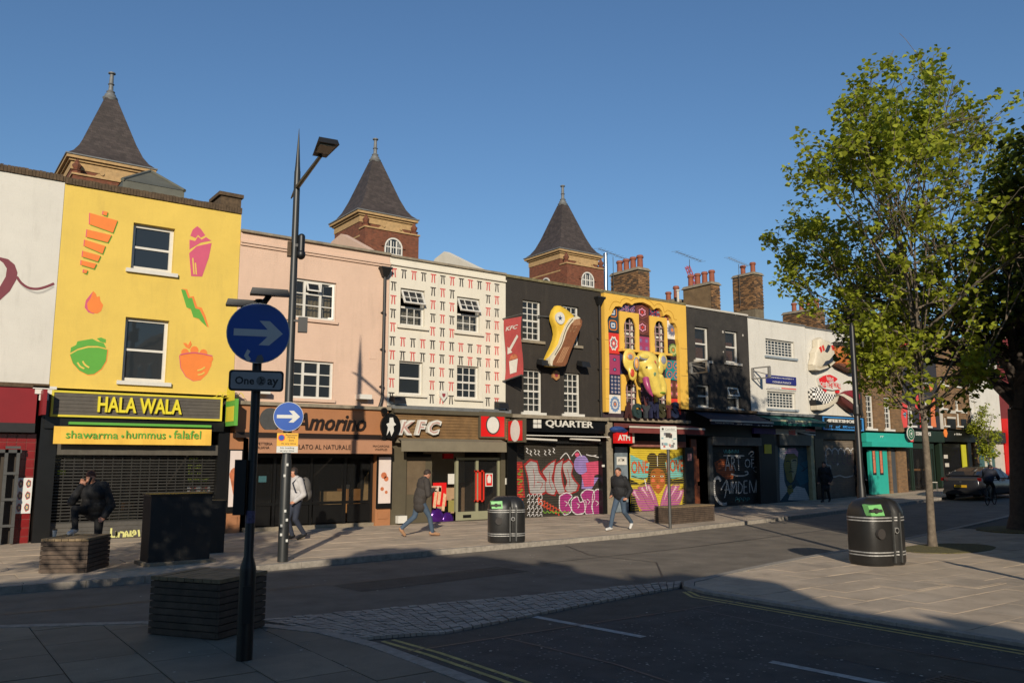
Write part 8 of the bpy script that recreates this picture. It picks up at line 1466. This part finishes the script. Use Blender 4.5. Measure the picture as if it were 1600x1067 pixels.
t = thing('backpack', 'bulging grey backpack worn by the man in the pale hoodie', 'backpack', bp.location, -1.42); mb = MB(); pr = [('e', ((0, .24, 1.25), (.17, .14, .27)), 0), ('e', ((0, .27, 1.1), (.17, .15, .18)), 0)]; link('bag', remeshed(pr, .02, [mat('grey_nylon', (92, 88, 84), .8, .15, 10, .3, 30)], 2), t)
for s in (-1, 1): mb = MB(); mb.tube([(s*.12, .13, 1.46), (s*.13, -.02, 1.52), (s*.14, -.19, 1.38), (s*.17, -.12, 1.16), (s*.15, .12, 1.05)], .02, 6); lpart(t, 'strap', mb, NAVJ)
person('person in charcoal parka and jeans reading a phone in front of the fried chicken shop', (10.94, 19.04), 1.45, dict(pelvis=(0, 0, .92), chest=(0, .1, 1.29), head=(0, .2, 1.57), look=(0, 1, -.55), elbow_r=(-.26, .12, 1.06), wrist_r=(-.08, .34, 1.18), elbow_l=(.26, .12, 1.06), wrist_l=(.08, .34, 1.18), knee_r=(-.09, .24, .5), ankle_r=(-.09, .32, .10), toe_r=(-.1, .5, .05), knee_l=(.09, -.1, .5), ankle_l=(.09, -.46, .2), toe_l=(.1, -.36, .05)), PARKA, JEAN, TSH, HBRN, coat=.16)
person('man in black jacket, jeans and white trainers striding past the painted lotus shutter', (16.5, 17.46), -1.35, dict(pelvis=(0, 0, .92), chest=(0, .04, 1.31), head=(0, .08, 1.61), look=(.3, 1, -.05), elbow_r=(-.28, -.08, 1.10), wrist_r=(-.22, .1, .96), elbow_l=(.28, -.12, 1.10), wrist_l=(.25, .04, .92), knee_r=(-.09, .22, .50), ankle_r=(-.09, .36, .09), toe_r=(-.1, .54, .05), knee_l=(.09, -.06, .5), ankle_l=(.09, -.42, .18), toe_l=(.1, -.33, .05)), DKJ, JEAN, WSH, HBRN)
stand = dict(pelvis=(0, 0, .93), chest=(0, .02, 1.32), head=(0, .05, 1.62), elbow_r=(-.27, -.03, 1.07), wrist_r=(-.24, .12, .88), elbow_l=(.27, -.03, 1.07), wrist_l=(.24, .12, .88), knee_r=(-.09, .12, .5), ankle_r=(-.09, .16, .09), toe_r=(-.1, .34, .05), knee_l=(.09, -.02, .5), ankle_l=(.09, -.2, .12), toe_l=(.1, -.05, .05))
person('person in a long black coat walking in the shade by the painted face shutter', (32.6, 21.6), -1.3, stand, DKJ, BLK, BSH, HDK, .018, coat=.3)
s2 = dict(stand); s2.update(elbow_r=(-.28, .1, 1.1), wrist_r=(-.1, .22, 1.42), ankle_l=(.09, 0, .09), toe_l=(.1, .17, .05), knee_l=(.09, .03, .5), knee_r=(-.09, .03, .5), ankle_r=(-.09, 0, .09), toe_r=(-.1, .17, .05))
person('person in dark top and brown trousers standing with a raised hand by the taupe shutter', (36.4, 22.3), -.4, s2, DKJ, OLV, BSH, HBRN, .018)
person('cyclist in dark clothes riding past the parked car', (36.6, 16.6), 1.75, dict(pelvis=(0, -.2, 1.0), chest=(0, .12, 1.27), head=(0, .3, 1.53), look=(0, 1, -.1), elbow_r=(-.27, .3, 1.12), wrist_r=(-.24, .42, 1.05), elbow_l=(.27, .3, 1.12), wrist_l=(.24, .42, 1.05), knee_r=(-.1, .2, .75), ankle_r=(-.1, .08, .37), toe_r=(-.1, .22, .32), knee_l=(.1, .16, .86), ankle_l=(.1, -.2, .42), toe_l=(.1, -.06, .36)), mat('navy_jacket', (30, 34, 48), .8, .15, 10), BLK, BSH, HDK, .018, zbase=gz(36.6)+RZ)
# ------------------------------------------------------------------ trees
M_BARK = mat('grey_brown_bark', (.14, .11, .08), .9, .35, 9, .6, 30, s8=False); M_BARKD = mat('dark_bark', (.06, .045, .035), .9, .3, 9, .6, 30, s8=False)
def leaf_mat(name, c0, c1, tr=.35):
    m = bpy.data.materials.new(name); m.use_nodes = True; n, L = m.node_tree.nodes, m.node_tree.links; b = n['Principled BSDF']; b.inputs['Roughness'].default_value = .5; b.inputs['Specular IOR Level'].default_value = .35
    ge = n.new('ShaderNodeNewGeometry'); rp = n.new('ShaderNodeValToRGB'); rp.color_ramp.elements[0].color = (*c0, 1); rp.color_ramp.elements[1].color = (*c1, 1); L.new(ge.outputs['Random Per Island'], rp.inputs['Fac']); L.new(rp.outputs[0], b.inputs['Base Color'])
    tl = n.new('ShaderNodeBsdfTranslucent'); L.new(rp.outputs[0], tl.inputs['Color']); mx = n.new('ShaderNodeMixShader'); mx.inputs[0].default_value = tr; L.new(b.outputs[0], mx.inputs[1]); L.new(tl.outputs[0], mx.inputs[2]); L.new(mx.outputs[0], n['Material Output'].inputs[0]); return m
LF1 = leaf_mat('spring_maple_leaf', (.21, .26, .022), (.39, .41, .042), .45); LF2 = leaf_mat('deep_green_leaf', (.055, .08, .013), (.11, .135, .02), .35)
def leaves_mesh(name, pts, m, size, rs):
    """pts: leaf positions; each leaf a folded five-lobed blade, drooping and randomly turned"""
    n = len(pts); P = np.array(pts); base = np.array([(0, 0, 0), (-.5, .35, .10), (-.30, .72, .05), (0, 1.0, -.06), (.30, .72, .05), (.5, .35, .10)])
    az = rs.uniform(0, 2*np.pi, n); dr = rs.uniform(-1.1, .35, n); ro = rs.normal(0, .5, n); s = size*rs.uniform(.65, 1.25, n)
    ca_, sa_, cd, sd, cr_, sr = np.cos(az), np.sin(az), np.cos(dr), np.sin(dr), np.cos(ro), np.sin(ro)
    B = base[None]*s[:, None, None]; x = B[..., 0]*cr_[:, None]-B[..., 2]*sr[:, None]; z = B[..., 0]*sr[:, None]+B[..., 2]*cr_[:, None]; y = B[..., 1]
    y2 = y*cd[:, None]-z*sd[:, None]; z2 = y*sd[:, None]+z*cd[:, None]; X = x*ca_[:, None]-y2*sa_[:, None]; Y = x*sa_[:, None]+y2*ca_[:, None]
    V = np.stack([X, Y, z2], -1)+P[:, None]; V = V.reshape(-1, 3); me = bpy.data.meshes.new(name); me.vertices.add(len(V)); me.vertices.foreach_set('co', V.ravel())
    F = (np.arange(n)[:, None]*6+np.array([0, 3, 2, 1, 0, 5, 4, 3])[None]).ravel(); me.loops.add(len(F)); me.loops.foreach_set('vertex_index', F.astype(np.int32)); me.polygons.add(2*n); me.polygons.foreach_set('loop_start', np.arange(0, len(F), 4, dtype=np.int32)); me.polygons.foreach_set('loop_total', np.full(2*n, 4, dtype=np.int32)); me.update(calc_edges=True); me.validate(); me.materials.append(m); return me
def tree(name, label, loc, fork, top, rad, r0, seed, lm, bark, limbs=9, leaf=.125, per=11, lean=(0, 0), low=.0, levels=3, dens=1.0, wide=False):
    t = thing(name, label, 'tree', (loc[0], loc[1], gz(loc[0]))); rn = random.Random(seed); rs = np.random.RandomState(seed); tips = []
    fk = Vector((lean[0], lean[1], fork)); tr = MB(); tr.tube([(0, 0, -.05), (lean[0]*.15, lean[1]*.15, fork*.12), (lean[0]*.5+.03, lean[1]*.5, fork*.5), tuple(fk)], [r0*1.35, r0*1.02, r0*.9, r0*.8], 12); lpart(t, 'trunk', tr, bark, smooth=True)
    wood = MB(); cz = (fork+top)/2
    z_lo = fork-low
    def env(p):
        u = (p.z-z_lo)/(top-z_lo)
        if u < 0 or u > 1.03: return 2
        rr = rad*(.24+.76*min(1, u/.55)**1.4 if u < .55 else max(.12, 1-.88*((u-.55)/.45)**.7)) if not wide else rad*(min(1, .6+1.6*u) if u < .5 else max(.2, 1-.8*((u-.5)/.5)**2)); return ((p.x-lean[0]*2)**2+(p.y-lean[1]*2)**2)/rr**2
    def grow(p, d, ln, r, lv, host):
        pts = [p.copy()]; n = 4
        for i in range(n):
            d = (d+Vector((rn.gauss(0, .13), rn.gauss(0, .13), rn.gauss(.05 if lv == 0 else .0, .10)))).normalized(); q = pts[-1]+d*ln/n
            if env(q) > (1.12 if lv > 0 else 1.0) and (lv > 0 or i > 0): break
            pts.append(q)
        if len(pts) < 2: return
        k = len(pts); host.tube(pts, [max(.006, r*(1-.55*i/(k-1))) for i in range(k)], 6 if lv < 2 else 4)
        if lv >= levels-1 or (lv == 1 and not wide):
            for i in range(1, k): tips.append((pts[i], lv))
        if lv < levels:
            for c in range(rn.choice((3, 4)) if lv < 2 else rn.choice((2, 3))):
                u = rn.uniform(.3, 1); q = pts[0].lerp(pts[-1], u) if k < 3 else pts[min(k-1, max(1, int(u*(k-1)+.5)))]; ax = d.orthogonal().normalized(); ax.rotate(Matrix.Rotation(rn.uniform(0, 6.28), 3, d)); nd = (d*math.cos(.75)+ax*math.sin(.75)*rn.uniform(.6, 1.2)+Vector((0, 0, .12))).normalized(); grow(q, nd, ln*rn.uniform(.48, .68), r*.5, lv+1, host)
            if lv < 2: grow(pts[-1], d, ln*.6, r*.45, lv+1, host)
    for i in range(limbs):
        host = MB(); a = i*2.4+rn.uniform(-.3, .3); inc = (rn.uniform(1.05, 1.45) if i % 3 == 1 and not wide else rn.uniform(.65, 1.05) if i < limbs*.6 else rn.uniform(.9, 1.35)) if i % 4 else rn.uniform(.12, .35); z = (top-fork)*.45*max(0, (i/limbs-.25)/.75)
        grow(fk+Vector((0, 0, z)), Vector((math.cos(a)*math.sin(inc), math.sin(a)*math.sin(inc), math.cos(inc))), rad*rn.uniform(.75, 1.05) if inc > .45 else (top-fork)*rn.uniform(.42, .55), r0*.36, 0, host)
        if host.v: lpart(t, 'limb', host, bark, smooth=True)
    host = MB(); grow(fk, Vector((0, 0, 1)), (top-fork)*.62, r0*.7, 0, host); lpart(t, 'limb', host, bark, smooth=True)
    pts = []
    if not wide and levels > 2:       # gaps between the branch systems, and long new shoots breaking the outline
        voids = [(tips[rn.randrange(len(tips))][0], rn.uniform(.45, .8)) for _ in range(16)]; tips = [q for q in tips if not any((q[0]-c).length < r_ for c, r_ in voids)]
        outer = [q[0] for q in tips if env(q[0]) > .6]; shoots = MB()
        for p in rn.sample(outer, min(40, len(outer))):
            d = (Vector((p.x*.8, p.y*.8, 0)).normalized()*rn.uniform(.1, .7)+Vector((0, 0, rn.uniform(.4, 1.1)))).normalized(); ln = rn.uniform(.6, 1.5); q = p.copy(); path = [q.copy()]
            for k in range(5): d = (d+Vector((rn.gauss(0, .08), rn.gauss(0, .08), .03))).normalized(); q = q+d*ln/5; path.append(q.copy()); c = np.array(q); pts += list(c+rs.normal(0, 1, (9, 3))*np.array([.085, .085, .07]))
            shoots.tube(path, [.012, .01, .009, .008, .006, .004], 4)
        tag(lpart(t, 'shoots', shoots, bark), kind='stuff')
    for p, lv in tips:
        if rn.random() > dens: continue
        m = per if lv >= levels else max(2, per//2); c = np.array(p)+rs.normal(0, .05, 3); pts += list(c+rs.normal(0, 1, (m, 3))*np.array([.12, .12, .085])*(1 if not wide else 1.35))
    if len(pts) > 42000: idx = rs.choice(len(pts), 42000, False); pts = [pts[i] for i in idx]
    tag(link('crown', leaves_mesh('crown', pts, lm, leaf, rs), t), kind='stuff'); return t, len(pts)
T1, n1 = tree('maple_tree', 'young maple with bright spring leaves growing from the gravel pit by the bin', (19.0, 9.95), 3.0, 12.2, 3.75, .085, 11, LF1, M_BARK, 26, .125, 15, low=.5, dens=.40)
T2, n2 = tree('maple_tree', 'big dark leafy maple with a thick forked trunk beyond the young one', (25.3, 10.65), 3.3, 8.8, 4.6, .34, 5, LF2, M_BARKD, 16, .17, 10, lean=(-.3, -.25), low=.5, wide=True, dens=.38)
tree('street_tree', 'slender tree standing off the kerb across from the black cabinet', (-2.5, 8.0), 2.3, 6.4, 2.1, .08, 21, LF1, M_BARK, 11, .13, 8, levels=2, wide=True)
tree('street_tree', 'tall dark tree on the corner pavement nearer than the forked maple', (21.0, 4.6), 3.6, 11.0, 3.9, .2, 8, LF2, M_BARKD, 16, .17, 10, wide=True, dens=.38)
tree('sapling', 'small leafy sapling in front of the white stucco house', (48.5, 21.9), 1.4, 4.6, .9, .05, 4, LF1, M_BARK, 7, .11, 8, levels=2)
print('leaves', n1, n2)
